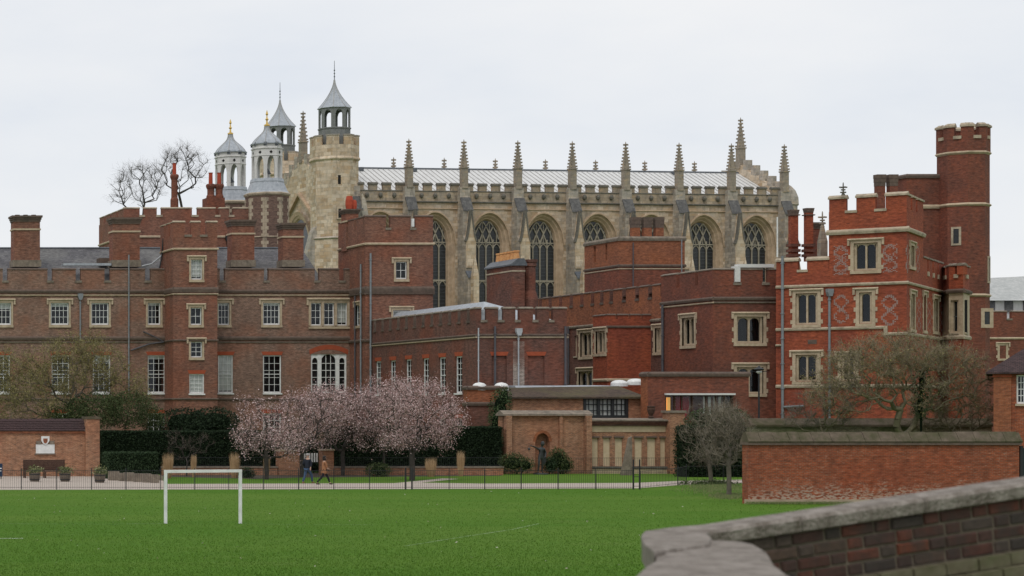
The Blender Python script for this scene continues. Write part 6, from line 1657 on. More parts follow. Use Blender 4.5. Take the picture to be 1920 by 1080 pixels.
# ================================================================== people and statue
def skinned(name, parent, Mx, pts, edges, mat, sub=2):
    """one continuous body grown round a skeleton: pts = [(x, y, z, radius or (rx, ry))]"""
    me = bpy.data.meshes.new(name); me.from_pydata([p[:3] for p in pts], edges, []); me.materials.append(mat); me.update()
    o = inst(me, name, parent, Mx)
    o.modifiers.new('skin', 'SKIN')
    if not me.skin_vertices: return o
    for i, p in enumerate(pts):
        r = p[3]; me.skin_vertices[0].data[i].radius = (r, r) if not isinstance(r, tuple) else r
    me.skin_vertices[0].data[0].use_root = True
    s = o.modifiers.new('sub', 'SUBSURF'); s.levels = sub; s.render_levels = sub
    return o
def hand_pts(pts, edges, wrist, d, up=(0,0,1)):
    """palm, four fingers and a thumb beyond a wrist vertex"""
    w = Vector(pts[wrist][:3]); d = Vector(d).normalized(); s = d.cross(Vector(up)).normalized() if abs(d.dot(Vector(up))) < .95 else d.cross(Vector((0,1,0))).normalized()
    i = len(pts); p = w + d*.075; pts.append((*p, .034)); edges.append((wrist, i))
    for k, (o, L) in enumerate(((-.03,.07),(-.01,.085),(.01,.08),(.03,.062))):
        a = p + d*.04 + s*o; b = a + d*L*.6; c = b + (d*.7 + d.cross(s)*-.5)*L*.5; j = len(pts)
        pts += [(*a,.0105),(*b,.0095),(*c,.008)]; edges += [(i,j),(j,j+1),(j+1,j+2)]
    a = p + s*-.035; b = a + (d*.7+s*-.6)*.05; j = len(pts); pts += [(*a,.012),(*b,.01)]; edges += [(i,j),(j,j+1)]
M['skin'] = plain('skin', (0.42,0.26,0.19), .6, .3); M['hair_dark'] = plain('dark_hair', (0.018,0.013,0.011), .6, .3); M['hair_grey'] = plain('grey_hair', (0.30,0.28,0.27), .7, .2)
M['navy'] = plain('navy_jacket', (0.022,0.026,0.036), .85, .15); M['jeans'] = plain('denim', (0.055,0.09,0.155), .9, .1); M['tan'] = plain('tan_coat', (0.30,0.145,0.075), .85, .1); M['black_cloth'] = plain('black_trousers', (0.018,0.018,0.024), .9, .1)
M['shoe_tan'] = plain('tan_boot', (0.23,0.125,0.055), .7, .2); M['shoe_dark'] = plain('dark_shoe', (0.018,0.015,0.014), .6, .3)
def head_parts(t, Mx, c, face, hair, hair_mat, long=False):
    """face with eyes, nose, mouth and ears; hair cap"""
    f = Vector(face).normalized(); r = Vector((f.y, -f.x, 0)); c = Vector(c)
    mb = MB()
    for sg in (-1, 1):
        e_ = c + f*.098 + r*.033*sg + Vector((0,0,.012)); mb.lathe([(.002,e_.z-.009),(.01,e_.z),(.002,e_.z+.009)], 6, e_.x, e_.y)
    mb.build('eyes', M['hair_dark'], t, Mx)
    mb = MB()
    n0 = c + f*.095 + Vector((0,0,.01)); mb.tube(n0, n0 + f*.03 + Vector((0,0,-.045)), .008, .014, 6)
    m0 = c + f*.094 + Vector((0,0,-.062)); mb.tube(m0 - r*.024, m0 + r*.024, .008, .008, 6)
    for sg in (-1, 1): e_ = c + r*.088*sg; mb.lathe([(.004,e_.z-.03),(.016,e_.z),(.018,e_.z+.02),(.004,e_.z+.032)], 6, e_.x, e_.y)
    mb.build('face_features', M['skin'], t, Mx)
    mb = MB(); b = -f*.02
    pr = [(.05,-.02),(.09,.0),(.108,.04),(.105,.08),(.08,.115),(.04,.135),(.005,.14)]
    if long: pr = [(.07,-.16),(.1,-.1),(.105,-.03)] + pr[1:]
    mb.lathe([(a*1.02, c.z+z) for a, z in pr], 12, c.x-f.x*.025, c.y-f.y*.025); mb.build('hair', hair_mat, t, Mx)
# man in a dark jacket, seen from behind, walking away to the right
zm = ZG(906.5); pm = Vector((GX(576.5,zm), zm, 0))
MN = thing('person', 'person in dark navy jacket and blue jeans walking on the path', 'person', tuple(pm)); Mx = T(pm) @ RZ(R(-55))
H = 1.82
pts = [(0,0,.95,.12),(0,0,1.2,.12),(0,0,1.45,.13),(0,.02,1.54,.055),(0,.03,1.6,.06),(0,.035,1.70,(.085,.1)),(0,.03,1.79,.07)]; ed = [(0,1),(1,2),(2,3),(3,4),(4,5),(5,6)]
for sg, fw in ((-1,.14),(1,-.16)):
    i = len(pts); pts += [(sg*.19,0,1.45,.055),(sg*.25,-.02-fw*.3,1.2,.045),(sg*.26,.05+fw*.6,.98,.034)]; ed += [(2,i),(i,i+1),(i+1,i+2)]; hand_pts(pts, ed, i+2, (0,fw*.5,-1), (0,1,0))
    i = len(pts); pts += [(sg*.09,0,.9,.085),(sg*.1,-fw*1.2+.06,.5,.058),(sg*.1,-fw*2.2,.1,.038),(sg*.1,-fw*2.2+.14,.045,.03)]; ed += [(0,i),(i,i+1),(i+1,i+2),(i+2,i+3)]
skinned('body', MN, Mx, pts, ed, M['skin'])
jp = [(0,0,.82,(.2,.15)),(0,0,1.05,(.19,.145)),(0,0,1.25,(.2,.14)),(0,0,1.42,(.19,.125)),(0,.01,1.51,.085)]; je = [(0,1),(1,2),(2,3),(3,4)]
for sg, fw in ((-1,.14),(1,-.16)):
    i = len(jp); jp += [(sg*.2,0,1.43,.08),(sg*.26,-.02-fw*.3,1.2,.068),(sg*.265,.05+fw*.6,1.0,.055)]; je += [(3,i),(i,i+1),(i+1,i+2)]
skinned('jacket', MN, Mx, jp, je, M['navy'])
tp = [(0,0,.93,(.16,.12))]; te = []
for sg, fw in ((-1,.14),(1,-.16)):
    i = len(tp); tp += [(sg*.09,0,.86,.105),(sg*.1,-fw*1.2+.06,.5,.078),(sg*.1,-fw*2.2,.1,.065)]; te += [(0,i),(i,i+1),(i+1,i+2)]
skinned('trousers', MN, Mx, tp, te, M['jeans'])
for sg, fw in ((-1,.14),(1,-.16)):
    skinned('shoe', MN, Mx, [(sg*.1,-fw*2.2-.05,.05,.05),(sg*.1,-fw*2.2+.06,.05,.05),(sg*.1,-fw*2.2+.18,.038,.038)], [(0,1),(1,2)], M['shoe_tan'])
head_parts(MN, Mx, (0,.035,1.7), (0,1,0), None, M['hair_grey'])
# woman in a tan coat striding right
zm = ZG(908.5); pm = Vector((GX(608,zm), zm, 0))
WN = thing('person', 'person with dark hair in a tan coat striding along the path', 'person', tuple(pm)); Mx = T(pm) @ RZ(R(-90))
pts = [(0,0,.92,.1),(0,0,1.15,.095),(0,0,1.36,.105),(0,.01,1.45,.045),(0,.02,1.5,.05),(0,.03,1.6,(.08,.095)),(0,.03,1.69,.065)]; ed = [(0,1),(1,2),(2,3),(3,4),(4,5),(5,6)]
for sg, fw in ((-1,.2),(1,-.2)):
    i = len(pts); pts += [(sg*.16,0,1.36,.045),(sg*.2,.02-fw*.3,1.12,.038),(sg*.18,.16+fw*.3,.98,.03)]; ed += [(2,i),(i,i+1),(i+1,i+2)]; hand_pts(pts, ed, i+2, (0,.8,-.3))
    i = len(pts); pts += [(sg*.08,0,.87,.08),(sg*.085,fw*.9+.04,.48,.052),(sg*.085,fw*2.1-.06,.1,.034),(sg*.085,fw*2.1+.07,.045,.026)]; ed += [(0,i),(i,i+1),(i+1,i+2),(i+2,i+3)]
skinned('body', WN, Mx, pts, ed, M['skin'])
jp = [(0,-.01,.6,(.235,.2)),(0,0,.8,(.2,.17)),(0,0,1.05,(.165,.135)),(0,0,1.32,(.165,.115)),(0,.01,1.43,.07)]; je = [(0,1),(1,2),(2,3),(3,4)]
for sg, fw in ((-1,.2),(1,-.2)):
    i = len(jp); jp += [(sg*.17,0,1.34,.07),(sg*.205,.02-fw*.3,1.12,.06),(sg*.185,.14+fw*.3,.99,.048)]; je += [(3,i),(i,i+1),(i+1,i+2)]
skinned('coat', WN, Mx, jp, je, M['tan'])
tp = [(0,0,.9,(.13,.11))]; te = []
for sg, fw in ((-1,.2),(1,-.2)):
    i = len(tp); tp += [(sg*.08,0,.84,.095),(sg*.085,fw*.9+.04,.48,.066),(sg*.085,fw*2.1-.06,.12,.05)]; te += [(0,i),(i,i+1),(i+1,i+2)]
skinned('trousers', WN, Mx, tp, te, M['black_cloth'])
for sg, fw in ((-1,.2),(1,-.2)):
    skinned('shoe', WN, Mx, [(sg*.085,fw*2.1-.1,.05,.042),(sg*.085,fw*2.1+.02,.045,.044),(sg*.085,fw*2.1+.13,.035,.032)], [(0,1),(1,2)], M['shoe_dark'])
head_parts(WN, Mx, (0,.03,1.6), (0,1,0), None, M['hair_dark'], True)
tag(skinned('handbag', None, Mx, [(.24,.12,.86,.07),(.24,.2,.86,.07)], [(0,1)], M['shoe_dark'], 1), 'small dark handbag carried by the person in tan coat', 'bag')
# bronze figure with one arm held out
zs = ZG(889.5); ps = Vector((GX(1014,zs), zs, 0))
M['bronze'] = rough_mat('dark_bronze', (0.014,0.015,0.016), (0.03,0.033,0.034), (0.12,0.15,0.15), s1=3, s2=8, damt=.25, rough=.45, spec=.6)
STT = thing('bronze_statue', 'dark bronze figure with one arm stretched out before the brick niche', 'statue', tuple(ps)); Mx = T(ps) @ Matrix.Scale(1.2, 4)
b0 = .06
pts = [(0,0,.95+b0,.115),(.0,0,1.15+b0,.1),(0.02,0,1.4+b0,(.14,.12)),(.05,0,1.5+b0,.05),(.07,0,1.56+b0,.055),(.1,-.02,1.66+b0,(.08,.095)),(.12,-.02,1.75+b0,.06)]; ed = [(0,1),(1,2),(2,3),(3,4),(4,5),(5,6)]
i = len(pts); pts += [(-.17,0,1.43+b0,.055),(-.38,-.05,1.53+b0,.045),(-.6,-.1,1.6+b0,.034)]; ed += [(2,i),(i,i+1),(i+1,i+2)]; hand_pts(pts, ed, i+2, (-1,-.1,-.1), (0,0,1))
i = len(pts); pts += [(.2,0,1.42+b0,.055),(.3,.02,1.18+b0,.045),(.22,-.12,1.0+b0,.034)]; ed += [(2,i),(i,i+1),(i+1,i+2)]; hand_pts(pts, ed, i+2, (-.6,-.5,-.4), (0,0,1))
i = len(pts); pts += [(-.09,0,.9+b0,.088),(-.13,-.05,.5+b0,.06),(-.16,0,.1+b0,.04),(-.2,-.12,.04+b0,.032)]; ed += [(0,i),(i,i+1),(i+1,i+2),(i+2,i+3)]
i = len(pts); pts += [(.09,0,.9+b0,.088),(.1,.02,.5+b0,.06),(.09,.06,.1+b0,.04),(.12,-.06,.04+b0,.032)]; ed += [(0,i),(i,i+1),(i+1,i+2),(i+2,i+3)]
skinned('body', STT, Mx, pts, ed, M['bronze'])
skinned('held_weight', STT, Mx, [(-.72,-.12,1.52+b0,.05),(-.73,-.12,1.4+b0,.085),(-.73,-.12,1.32+b0,.06)], [(0,1),(1,2)], M['bronze'])
MB().lathe([(.09,1.62+b0),(.115,1.7+b0),(.1,1.8+b0),(.04,1.86+b0)], 10, .1, -.01).build('helmet', M['bronze'], STT, Mx)
MB().lathe([(.42,0),(.42,.04),(.38,b0+.02)], 12).build('plinth', M['bronze'], STT, Mx)
MB().ext([(.1,1.45),(.3,1.35),(.34,.75),(.22,.55),(.15,.9)], .06, .1, 'y').build('cloak', M['bronze'], STT, Mx)

# ================================================================== vegetation
def bark(name, a, b, d=None): return rough_mat(name, a, b, d or [x*.5 for x in a], s1=2, s2=8)
M['bark_grey'] = bark('bark_grey', (0.10,0.085,0.065), (0.16,0.14,0.11)); M['bark_dark'] = bark('bark_dark', (0.04,0.034,0.03), (0.07,0.06,0.052)); M['bark_green'] = bark('bark_green', (0.13,0.115,0.07), (0.20,0.175,0.11))
M['twig_olive'] = leaf_mat('twigs_olive', [(0.11,0.09,0.05),(0.20,0.165,0.10),(0.32,0.255,0.165)]); M['twig_dark'] = leaf_mat('twigs_dark', [(0.10,0.09,0.082),(0.17,0.155,0.14)]); M['twig_brown'] = leaf_mat('twigs_brown', [(0.10,0.075,0.06),(0.16,0.125,0.10)])
M['twig_greyish'] = leaf_mat('twigs_grey', [(0.075,0.066,0.055),(0.13,0.115,0.09),(0.19,0.17,0.14)])
M['twig_mixed'] = leaf_mat('twigs_mixed', [(0.06,0.052,0.035),(0.12,0.10,0.065),(0.21,0.175,0.12),(0.34,0.30,0.24)])
M['blossom'] = leaf_mat('pink_blossom', [(0.24,0.15,0.135),(0.42,0.265,0.25),(0.62,0.44,0.43),(0.80,0.66,0.64)], .8)
M['yew'] = leaf_mat('yew_leaves', [(0.010,0.018,0.009),(0.018,0.032,0.014),(0.03,0.05,0.022)]); M['yew_body'] = plain('yew_inner', (0.009,0.014,0.008), .95, 0)
M['box'] = leaf_mat('box_leaves', [(0.018,0.034,0.016),(0.034,0.058,0.026),(0.055,0.085,0.04)]); M['olive_leaf'] = leaf_mat('olive_leaves', [(0.10,0.092,0.03),(0.20,0.18,0.065),(0.31,0.27,0.115)])
M['green_leaf'] = leaf_mat('shrub_leaves', [(0.028,0.042,0.016),(0.055,0.078,0.028),(0.105,0.125,0.05)]); M['straw'] = leaf_mat('dry_straw', [(0.24,0.15,0.07),(0.36,0.24,0.125),(0.46,0.34,0.20)]); M['ivy'] = leaf_mat('ivy_leaves', [(0.02,0.035,0.015),(0.045,0.075,0.028),(0.09,0.12,0.05)])

def tubes_np(P0, P1, r0, r1, n=4):
    P0, P1 = np.asarray(P0, float), np.asarray(P1, float); d = P1-P0; L = np.linalg.norm(d,axis=1); ok = L > 1e-5
    P0, P1, d, L = P0[ok], P1[ok], d[ok], L[ok]; r0, r1 = np.asarray(r0)[ok], np.asarray(r1)[ok]; d /= L[:,None]
    ref = np.where(np.abs(d[:,2:3]) < .9, [[0,0,1.0]], [[1.0,0,0]]); a = np.cross(d, ref); a /= np.linalg.norm(a,axis=1)[:,None]; b = np.cross(d, a)
    rings = []
    for P, r in ((P0, r0), (P1, r1)):
        for k in range(n):
            t = 2*math.pi*k/n; rings.append(P + (a*math.cos(t)+b*math.sin(t))*r[:,None])
    v = np.stack(rings, axis=1).reshape(-1,3); base = np.arange(len(P0))[:,None]*2*n
    f = np.concatenate([base + np.array([[k,(k+1)%n,n+(k+1)%n,n+k]]) for k in range(n)], axis=0)
    return v, f
def spikes_np(P0, P1, r):
    """thin three-sided twigs"""
    P0, P1 = np.asarray(P0, float), np.asarray(P1, float); d = P1-P0; d /= (np.linalg.norm(d,axis=1)[:,None]+1e-9)
    a = np.cross(d, [[.31,.2,.93]]); a /= (np.linalg.norm(a,axis=1)[:,None]+1e-9); b = np.cross(d, a); r = np.asarray(r).reshape(-1,1)
    v = np.stack([P0+a*r, P0-a*r*.5+b*r*.87, P0-a*r*.5-b*r*.87, P1], axis=1).reshape(-1,3); base = np.arange(len(P0))[:,None]*4
    return v, np.concatenate([base+np.array([[0,1,3]]), base+np.array([[1,2,3]]), base+np.array([[2,0,3]])], axis=0)
def grow(rng, trunk, targets, alpha=.3, step=.35, droop=0.0, wob=.09):
    """branches from the trunk nodes to every target, each joining the nearest limb"""
    N = [Vector(p) for p in trunk]; par = [-1]+list(range(len(trunk)-1)); plen = [0.0]
    for i in range(1, len(N)): plen.append(plen[-1]+(N[i]-N[i-1]).length)
    arr = np.zeros((len(trunk)+len(targets)*40, 3)); cnt = len(trunk); arr[:cnt] = np.array([tuple(p) for p in N]); pl = np.zeros(len(arr)); pl[:cnt] = plen
    parent = np.full(len(arr), -1); parent[:cnt] = par
    top = np.array(trunk[-1]); order = np.argsort(np.linalg.norm(targets-top,axis=1))
    for t in targets[order]:
        d = np.linalg.norm(arr[:cnt]-t,axis=1); j = int(np.argmin(d+alpha*pl[:cnt] + np.where(np.arange(cnt) < len(trunk)-2, 2.5, 0)))
        a = arr[j].copy(); L = np.linalg.norm(t-a); n = max(1, min(38, int(L/step))); prev = j
        side = rng.normal(size=3)*L*wob
        for k in range(1, n+1):
            q = k/n; p = a+(t-a)*q + side*math.sin(math.pi*q) + np.array([0,0,1.0])*L*droop*math.sin(math.pi*q) + rng.normal(size=3)*.02*(q < 1)
            if cnt >= len(arr): break
            arr[cnt] = p; parent[cnt] = prev; pl[cnt] = pl[prev]+np.linalg.norm(p-arr[prev]); prev = cnt; cnt += 1
    return arr[:cnt], parent[:cnt]
def radii(par, r_tip, ex=2.3):
    n = len(par); acc = np.zeros(n); 
    for i in range(n-1, -1, -1):
        if acc[i] == 0: acc[i] = r_tip**ex
        if par[i] >= 0: acc[par[i]] += acc[i]
    return acc**(1/ex)
def ellipsoid_pts(rng, n, blobs, shell=.35):
    """points in overlapping ellipsoids: blobs = [(cx,cy,cz,rx,ry,rz)], more of them near the surface"""
    out = []; wts = np.array([b[3]*b[4]*b[5] for b in blobs])**.8; wts /= wts.sum()
    for b, k in zip(blobs, rng.multinomial(n, wts)):
        d = rng.normal(size=(k,3)); d /= np.linalg.norm(d,axis=1)[:,None]; r = rng.uniform(shell,1,size=(k,1))**.5
        out.append(d*r*np.array(b[3:6])+np.array(b[:3]))
    return np.concatenate(out)
def tree(name, label, cat, base, trunk, blobs, seed, nt=220, twigs=5, tl=.5, tr=.006, trunk_r=None, barkm='bark_grey', twigm='twig_olive', leaf=None, nleaf=0, lsize=.06, lspread=.25, alpha=.3, up=.25, group=None, shell=.35, tipr=.008, step=.35, wob=.09, minz=.3, ex=2.3, extra=None):
    rng = np.random.default_rng(seed); base = Vector(base)
    tg = ellipsoid_pts(rng, nt, blobs, shell); tg = tg[tg[:,2] > minz]
    A, par = grow(rng, [tuple(Vector(p)) for p in trunk], tg, alpha, step, 0.0, wob)
    r = radii(par, tipr, ex)
    if trunk_r: 
        kf = trunk_r/r[0]; r = r*(1+(kf-1)*np.clip(r/r[0],0,1)**.6)
    t = thing(name, label, cat, tuple(base), group); Mx = T(base)
    idx = np.where(par >= 0)[0]
    v, f = tubes_np(A[par[idx]], A[idx], np.minimum(r[par[idx]], r[idx]*1.5), r[idx], 5)
    inst(mesh_np('trunk', v, f, M[barkm]), 'trunk', t, Mx)
    small = idx[r[idx] < tipr*3.2]; k = len(small)*twigs; src = np.repeat(small, twigs)
    P0 = A[par[src]] + (A[src]-A[par[src]])*rng.uniform(size=(k,1)); d0 = A[src]-A[par[src]]; d0 /= np.linalg.norm(d0,axis=1)[:,None]+1e-9
    d = rng.normal(size=(k,3))*.75 + d0*.7 + np.array([0,0,up]); d /= np.linalg.norm(d,axis=1)[:,None]
    L = tl*rng.uniform(.3,1.2,size=(k,1)); P1 = P0+d*L
    k2 = k; d2 = d + rng.normal(size=(k,3))*.7 + np.array([0,0,up*.5]); d2 /= np.linalg.norm(d2,axis=1)[:,None]; Q0 = P0+d*L*.55; Q1 = Q0+d2*L*.6
    Pa, Pb = np.concatenate([P0,Q0]), np.concatenate([P1,Q1]); rr = np.concatenate([np.full(k,tr),np.full(k,tr*.7)])
    v, f = spikes_np(Pa, Pb, rr)
    cr_ = inst(mesh_np('crown', v, f, M[twigm]), 'crown', t, Mx)
    if leaf and nleaf:
        pick = rng.integers(0, len(Pb), nleaf); q = rng.uniform(.2,1.05,size=(nleaf,1)); pts = Pa[pick]+(Pb[pick]-Pa[pick])*q + rng.normal(size=(nleaf,3))*lspread*.3
        v, f = leaves_np(pts, lsize, rng); inst(mesh_np('foliage' if leaf != 'blossom' else 'blossom', v, f, M[leaf]), 'foliage' if leaf != 'blossom' else 'blossom', cr_, Mx)
    return t
def blobpx(base, Z, lst, depth=.8):
    """crown volumes given by picture ellipses at depth Z, relative to the base"""
    out = []
    for x, y, rx, ry in lst:
        p = W(x, y, Z); s = Z/FPX; out.append((p.x-base[0], RNG.uniform(-.15,.15)*rx*s, p.z-base[2], rx*s, max(rx*s*depth, ry*s*.7), ry*s))
    return out

# pink blossom trees
def blossom(x, ybase, blobs, seed, label, n, th, nt=240, lean=0.0, tr=.15):
    b = G(x, ybase); Z = b.y
    tree('blossom_tree', label, 'tree', b, [(0,0,0),(.02,0,th*.35),(lean*.5,.02,th*.7),(lean,0,th)], blobpx(b, Z, blobs), seed, nt=nt, twigs=7, tl=.6, tr=.007, trunk_r=tr, barkm='bark_dark', twigm='twig_brown', leaf='blossom', nleaf=n, lsize=.046, lspread=.55, up=.45, group='blossom trees along the low wall', shell=.25, wob=.12)
blossom(500, 899, [(500,812,66,42),(468,775,30,38),(530,838,58,22),(480,835,40,25)], 21, 'small pale blossom tree at the left end of the row', 5600, 1.4, 190)
blossom(566, 895, [(570,785,70,58),(610,765,60,45),(545,815,55,35)], 22, 'blossom tree just left of the gateway behind the walkers', 9000, 1.6, 280)
blossom(643, 892, [(640,768,85,52),(665,790,75,48),(690,752,60,38),(610,810,55,30)], 23, 'wide blossom tree over the two walkers', 13000, 1.7, 330)
blossom(720, 893, [(715,770,70,52),(735,745,58,32),(700,812,60,32),(745,820,50,25)], 24, 'slender trunked blossom tree in the middle right of the row', 9500, 1.7, 260, tr=.08)
blossom(773, 901, [(785,775,80,58),(822,800,50,48),(765,742,55,35),(775,828,60,22)], 25, 'pinkest blossom tree with thick dark trunk at the right end', 14500, 1.8, 320, tr=.18)

# loose olive-green tree behind the bench wall
b = Vector((GX(120,152), 152, 0))
tree('budding_tree', 'loose olive tree coming into leaf in front of the left sash windows', 'tree', b, [(0,0,0),(.1,0,1.5),(.3,0,2.6),(.5,.1,3.6)], blobpx(b, 152, [(120,700,95,60),(60,740,80,55),(180,690,70,55),(150,650,60,30),(230,730,55,45),(20,700,60,50),(10,770,50,35)]), 31, nt=560, twigs=9, tl=.65, tr=.007, trunk_r=.2, barkm='bark_grey', twigm='twig_olive', leaf='olive_leaf', nleaf=30000, lsize=.05, lspread=.5, up=.3, shell=.15, wob=.14)
# big bare tree behind the garden wall
b = Vector((GX(1692,122), 122, 0))
tree('bare_tree', 'broad bare tree with pale spreading limbs behind the garden wall', 'tree', b, [(0,0,0),(-.05,0,1.2),(.0,0,2.2),(.05,0,3.0)], blobpx(b, 122, [(1690,705,105,78),(1595,712,85,65),(1785,712,80,65),(1690,660,130,42),(1640,690,95,62),(1740,690,95,62),(1555,740,55,50),(1828,740,35,55)]), 41, nt=900, twigs=14, tl=.6, tr=.008, trunk_r=.24, barkm='bark_green', twigm='twig_olive', leaf='olive_leaf', nleaf=9000, lsize=.04, up=.3, shell=.2, wob=.13, alpha=.22)
b = Vector((GX(1550,124), 124, 0))
tree('bare_shrub', 'tangled bare shrub left of the broad bare tree behind the wall', 'shrub', b, [(0,0,0),(.0,0,.9),(.1,0,1.8)], blobpx(b, 124, [(1545,765,65,45),(1590,745,50,50),(1500,785,40,25)]), 42, nt=260, twigs=11, tl=.55, trunk_r=.1, barkm='bark_green', twigm='twig_greyish', shell=.15, wob=.16)
b = Vector((GX(1790,124), 124, 0))
tree('bare_shrub', 'tangled bare shrub right of the broad bare tree behind the wall', 'shrub', b, [(0,0,0),(.0,0,.9),(.1,0,1.8)], blobpx(b, 124, [(1790,770,70,45),(1740,780,50,30),(1840,780,30,35)]), 43, nt=260, twigs=11, tl=.55, trunk_r=.1, barkm='bark_green', twigm='twig_olive', shell=.15, wob=.16)
# two small trees left of the garden wall
b = G(1367, 931)
tree('bare_tree', 'small dense bare tree with straight trunk near the corner of the garden wall', 'tree', b, [(0,0,0),(.01,0,.9),(-.02,0,1.6),(0,0,2.0)], blobpx(b, b.y, [(1368,815,40,55),(1355,790,48,35),(1388,820,25,48),(1335,835,38,38)]), 51, nt=240, twigs=9, tl=.6, tr=.0065, trunk_r=.12, barkm='bark_grey', twigm='twig_mixed', shell=.15, wob=.12)
b = G(1334, 907)
tree('bare_tree', 'pale twigged bare tree beside the brick pier of the memorial', 'tree', b, [(0,0,0),(-.05,0,.6),(-.12,0,1.2),(-.2,0,1.7)], blobpx(b, b.y, [(1330,800,52,52),(1308,835,35,42),(1365,785,45,32),(1345,850,45,30),(1345,770,40,20)]), 52, nt=260, twigs=9, tl=.65, tr=.0065, trunk_r=.13, barkm='bark_grey', twigm='twig_mixed', shell=.15, wob=.14)
# bare trees far behind the roofs
b = Vector((GX(345,262), 262, 0))
tree('bare_tree', 'tall bare winter tree standing against the sky behind the gate tower', 'tree', b, [(0,0,0),(0,0,12),(.2,0,20),(.3,0,25.5),(.0,0,28)], blobpx(b, 262, [(340,320,40,45),(370,310,26,32),(310,305,26,25),(345,290,25,20)]), 61, nt=170, twigs=8, tl=1.5, tr=.010, trunk_r=.16, barkm='bark_dark', twigm='twig_dark', shell=.55, tipr=.012, step=.8, wob=.07, ex=3.0, alpha=.42, up=.35)
b = Vector((GX(262,266), 266, 0))
tree('bare_tree', 'lower bare winter tree against the sky left of the gate tower chimneys', 'tree', b, [(0,0,0),(0,0,12),(.2,0,20),(.2,0,25)], blobpx(b, 266, [(255,350,45,40),(285,345,25,35),(225,360,25,28),(250,325,28,20)]), 62, nt=170, twigs=8, tl=1.5, tr=.010, trunk_r=.16, barkm='bark_dark', twigm='twig_dark', shell=.55, tipr=.012, step=.8, wob=.07, ex=3.0, alpha=.42, up=.35)

# clipped hedges
def hedge(name, label, x0, x1, Z, dep, h, leafm, n, seed, ls=.05, zb=0.0, cat='hedge', rnd=.04):
    rng = np.random.default_rng(seed); xa, xb = GX(x0,Z), GX(x1,Z); t = thing(name, label, cat, ((xa+xb)/2, Z, 0)); 
    nx, nz = max(6,int((xb-xa)/.5)), 7
    mb = MB(); mb.box(xa+.06, xb-.06, Z+.06, Z+dep-.06, zb, h-.06); mb.build('hedge_body', M['yew_body'], t)
    A = [(xb-xa)*h, (xb-xa)*dep, dep*h]; A = np.array(A)/sum(A); k = rng.multinomial(n, A)
    P = np.concatenate([np.stack([rng.uniform(xa,xb,k[0]), Z+rng.normal(0,rnd,k[0]), rng.uniform(zb+.02,h,k[0])],1), np.stack([rng.uniform(xa,xb,k[1]), rng.uniform(Z,Z+dep,k[1]), h+rng.normal(0,rnd*.6,k[1])],1), np.stack([xa+rng.normal(0,rnd,k[2]), rng.uniform(Z,Z+dep,k[2]), rng.uniform(zb+.02,h,k[2])],1)])
    v, f = leaves_np(P, ls, rng); tag(mesh_to(t, 'foliage', v, f, leafm), kind='stuff')
    return t
def mesh_to(t, name, v, f, mat): return inst(mesh_np(name, v, f, M[mat]), name, t, I4)
hedge('clipped_hedge', 'tall dark clipped hedge left of the blossom trees', 189, 522, 148, 1.8, GZ(809,148), 'yew', 26000, 71, .06)
hedge('clipped_hedge', 'tall dark clipped hedge between the blossom trees and memorial wall', 626, 943, 149, 1.8, GZ(801,149), 'yew', 24000, 72, .06)
hedge('clipped_hedge', 'low square clipped hedge beside the brick pier', 202, 297, 138.5, 1.5, GZ(849,138.5), 'box', 9000, 73, .045)
hedge('dark_hedge', 'dark evergreen hedge behind the two small bare trees', 1287, 1410, 142, 1.5, GZ(800,142), 'yew', 9000, 74, .07, rnd=.1)
def bush(name, label, Z, blobs, leafm, n, seed, ls=.06, cat='shrub', base=None, inner=True, shell=.75):
    rng = np.random.default_rng(seed); xs = [b[0] for b in blobs]; p = base or Vector((GX(sum(xs)/len(xs),Z), Z, 0)); t = thing(name, label, cat, tuple(p))
    bl = blobpx(p, Z, blobs, .8); P = ellipsoid_pts(rng, n, bl, shell); P += rng.normal(size=P.shape)*.08; P = P[P[:,2] > .02]
    v, f = leaves_np(P, ls, rng); tag(inst(mesh_np('foliage', v, f, M[leafm]), 'foliage', t, T(p)), kind='stuff')
    mb = MB()
    for q in bl:
        if inner: mb.lathe([(.02,max(0,q[2]-q[5]*.7)),(q[3]*.55,max(.02,q[2]-q[5]*.45)),(q[3]*.62,q[2]),(q[3]*.45,q[2]+q[5]*.45),(.02,q[2]+q[5]*.65)], 8, q[0], q[1])
        mb.tube((q[0]*.3,0,0), (q[0],q[1],max(.1,q[2])), .05, .03, 5)
    mb.build('branches', M['yew_body'] if inner else M['bark_dark'], t, T(p)); return t
bush('evergreen_bush', 'rounded dark evergreen bush above the tall clipped hedge', 153, [(345,793,48,28),(400,790,48,26),(375,800,60,25)], 'yew', 9000, 81, .075)
bush('green_bush', 'grey green bush rising behind the brick pier and clipped hedge', 151, [(180,770,60,36),(240,768,55,38),(285,785,30,26),(130,778,50,26)], 'green_leaf', 19000, 82, .06, inner=False, shell=.2)
bush('wall_climber', 'green climbing shrub on the brick store left of the low annex', 154.5, [(938,770,18,42),(932,790,16,30),(946,745,12,22)], 'ivy', 2600, 83, .06)
bush('low_shrub', 'low dark green shrub left of the statue', ZG(889.5), [(962,868,26,18),(985,872,16,14)], 'green_leaf', 2600, 84, .05)
bush('low_shrub', 'taller dark green shrub right of the statue', ZG(889), [(1046,862,18,22),(1060,872,14,15)], 'green_leaf', 2400, 85, .05)
bush('low_shrub', 'pale green shrub directly behind the statue', ZG(889.2), [(1030,872,12,14)], 'box', 1200, 86, .05)
bush('low_shrub', 'round green shrub in front of the low wall below the blossom', ZG(893.5), [(708,882,23,13)], 'green_leaf', 1800, 87, .045)
bush('low_shrub', 'small round green shrub at the right of the goal', ZG(896), [(462,888,15,11)], 'box', 1200, 88, .045)
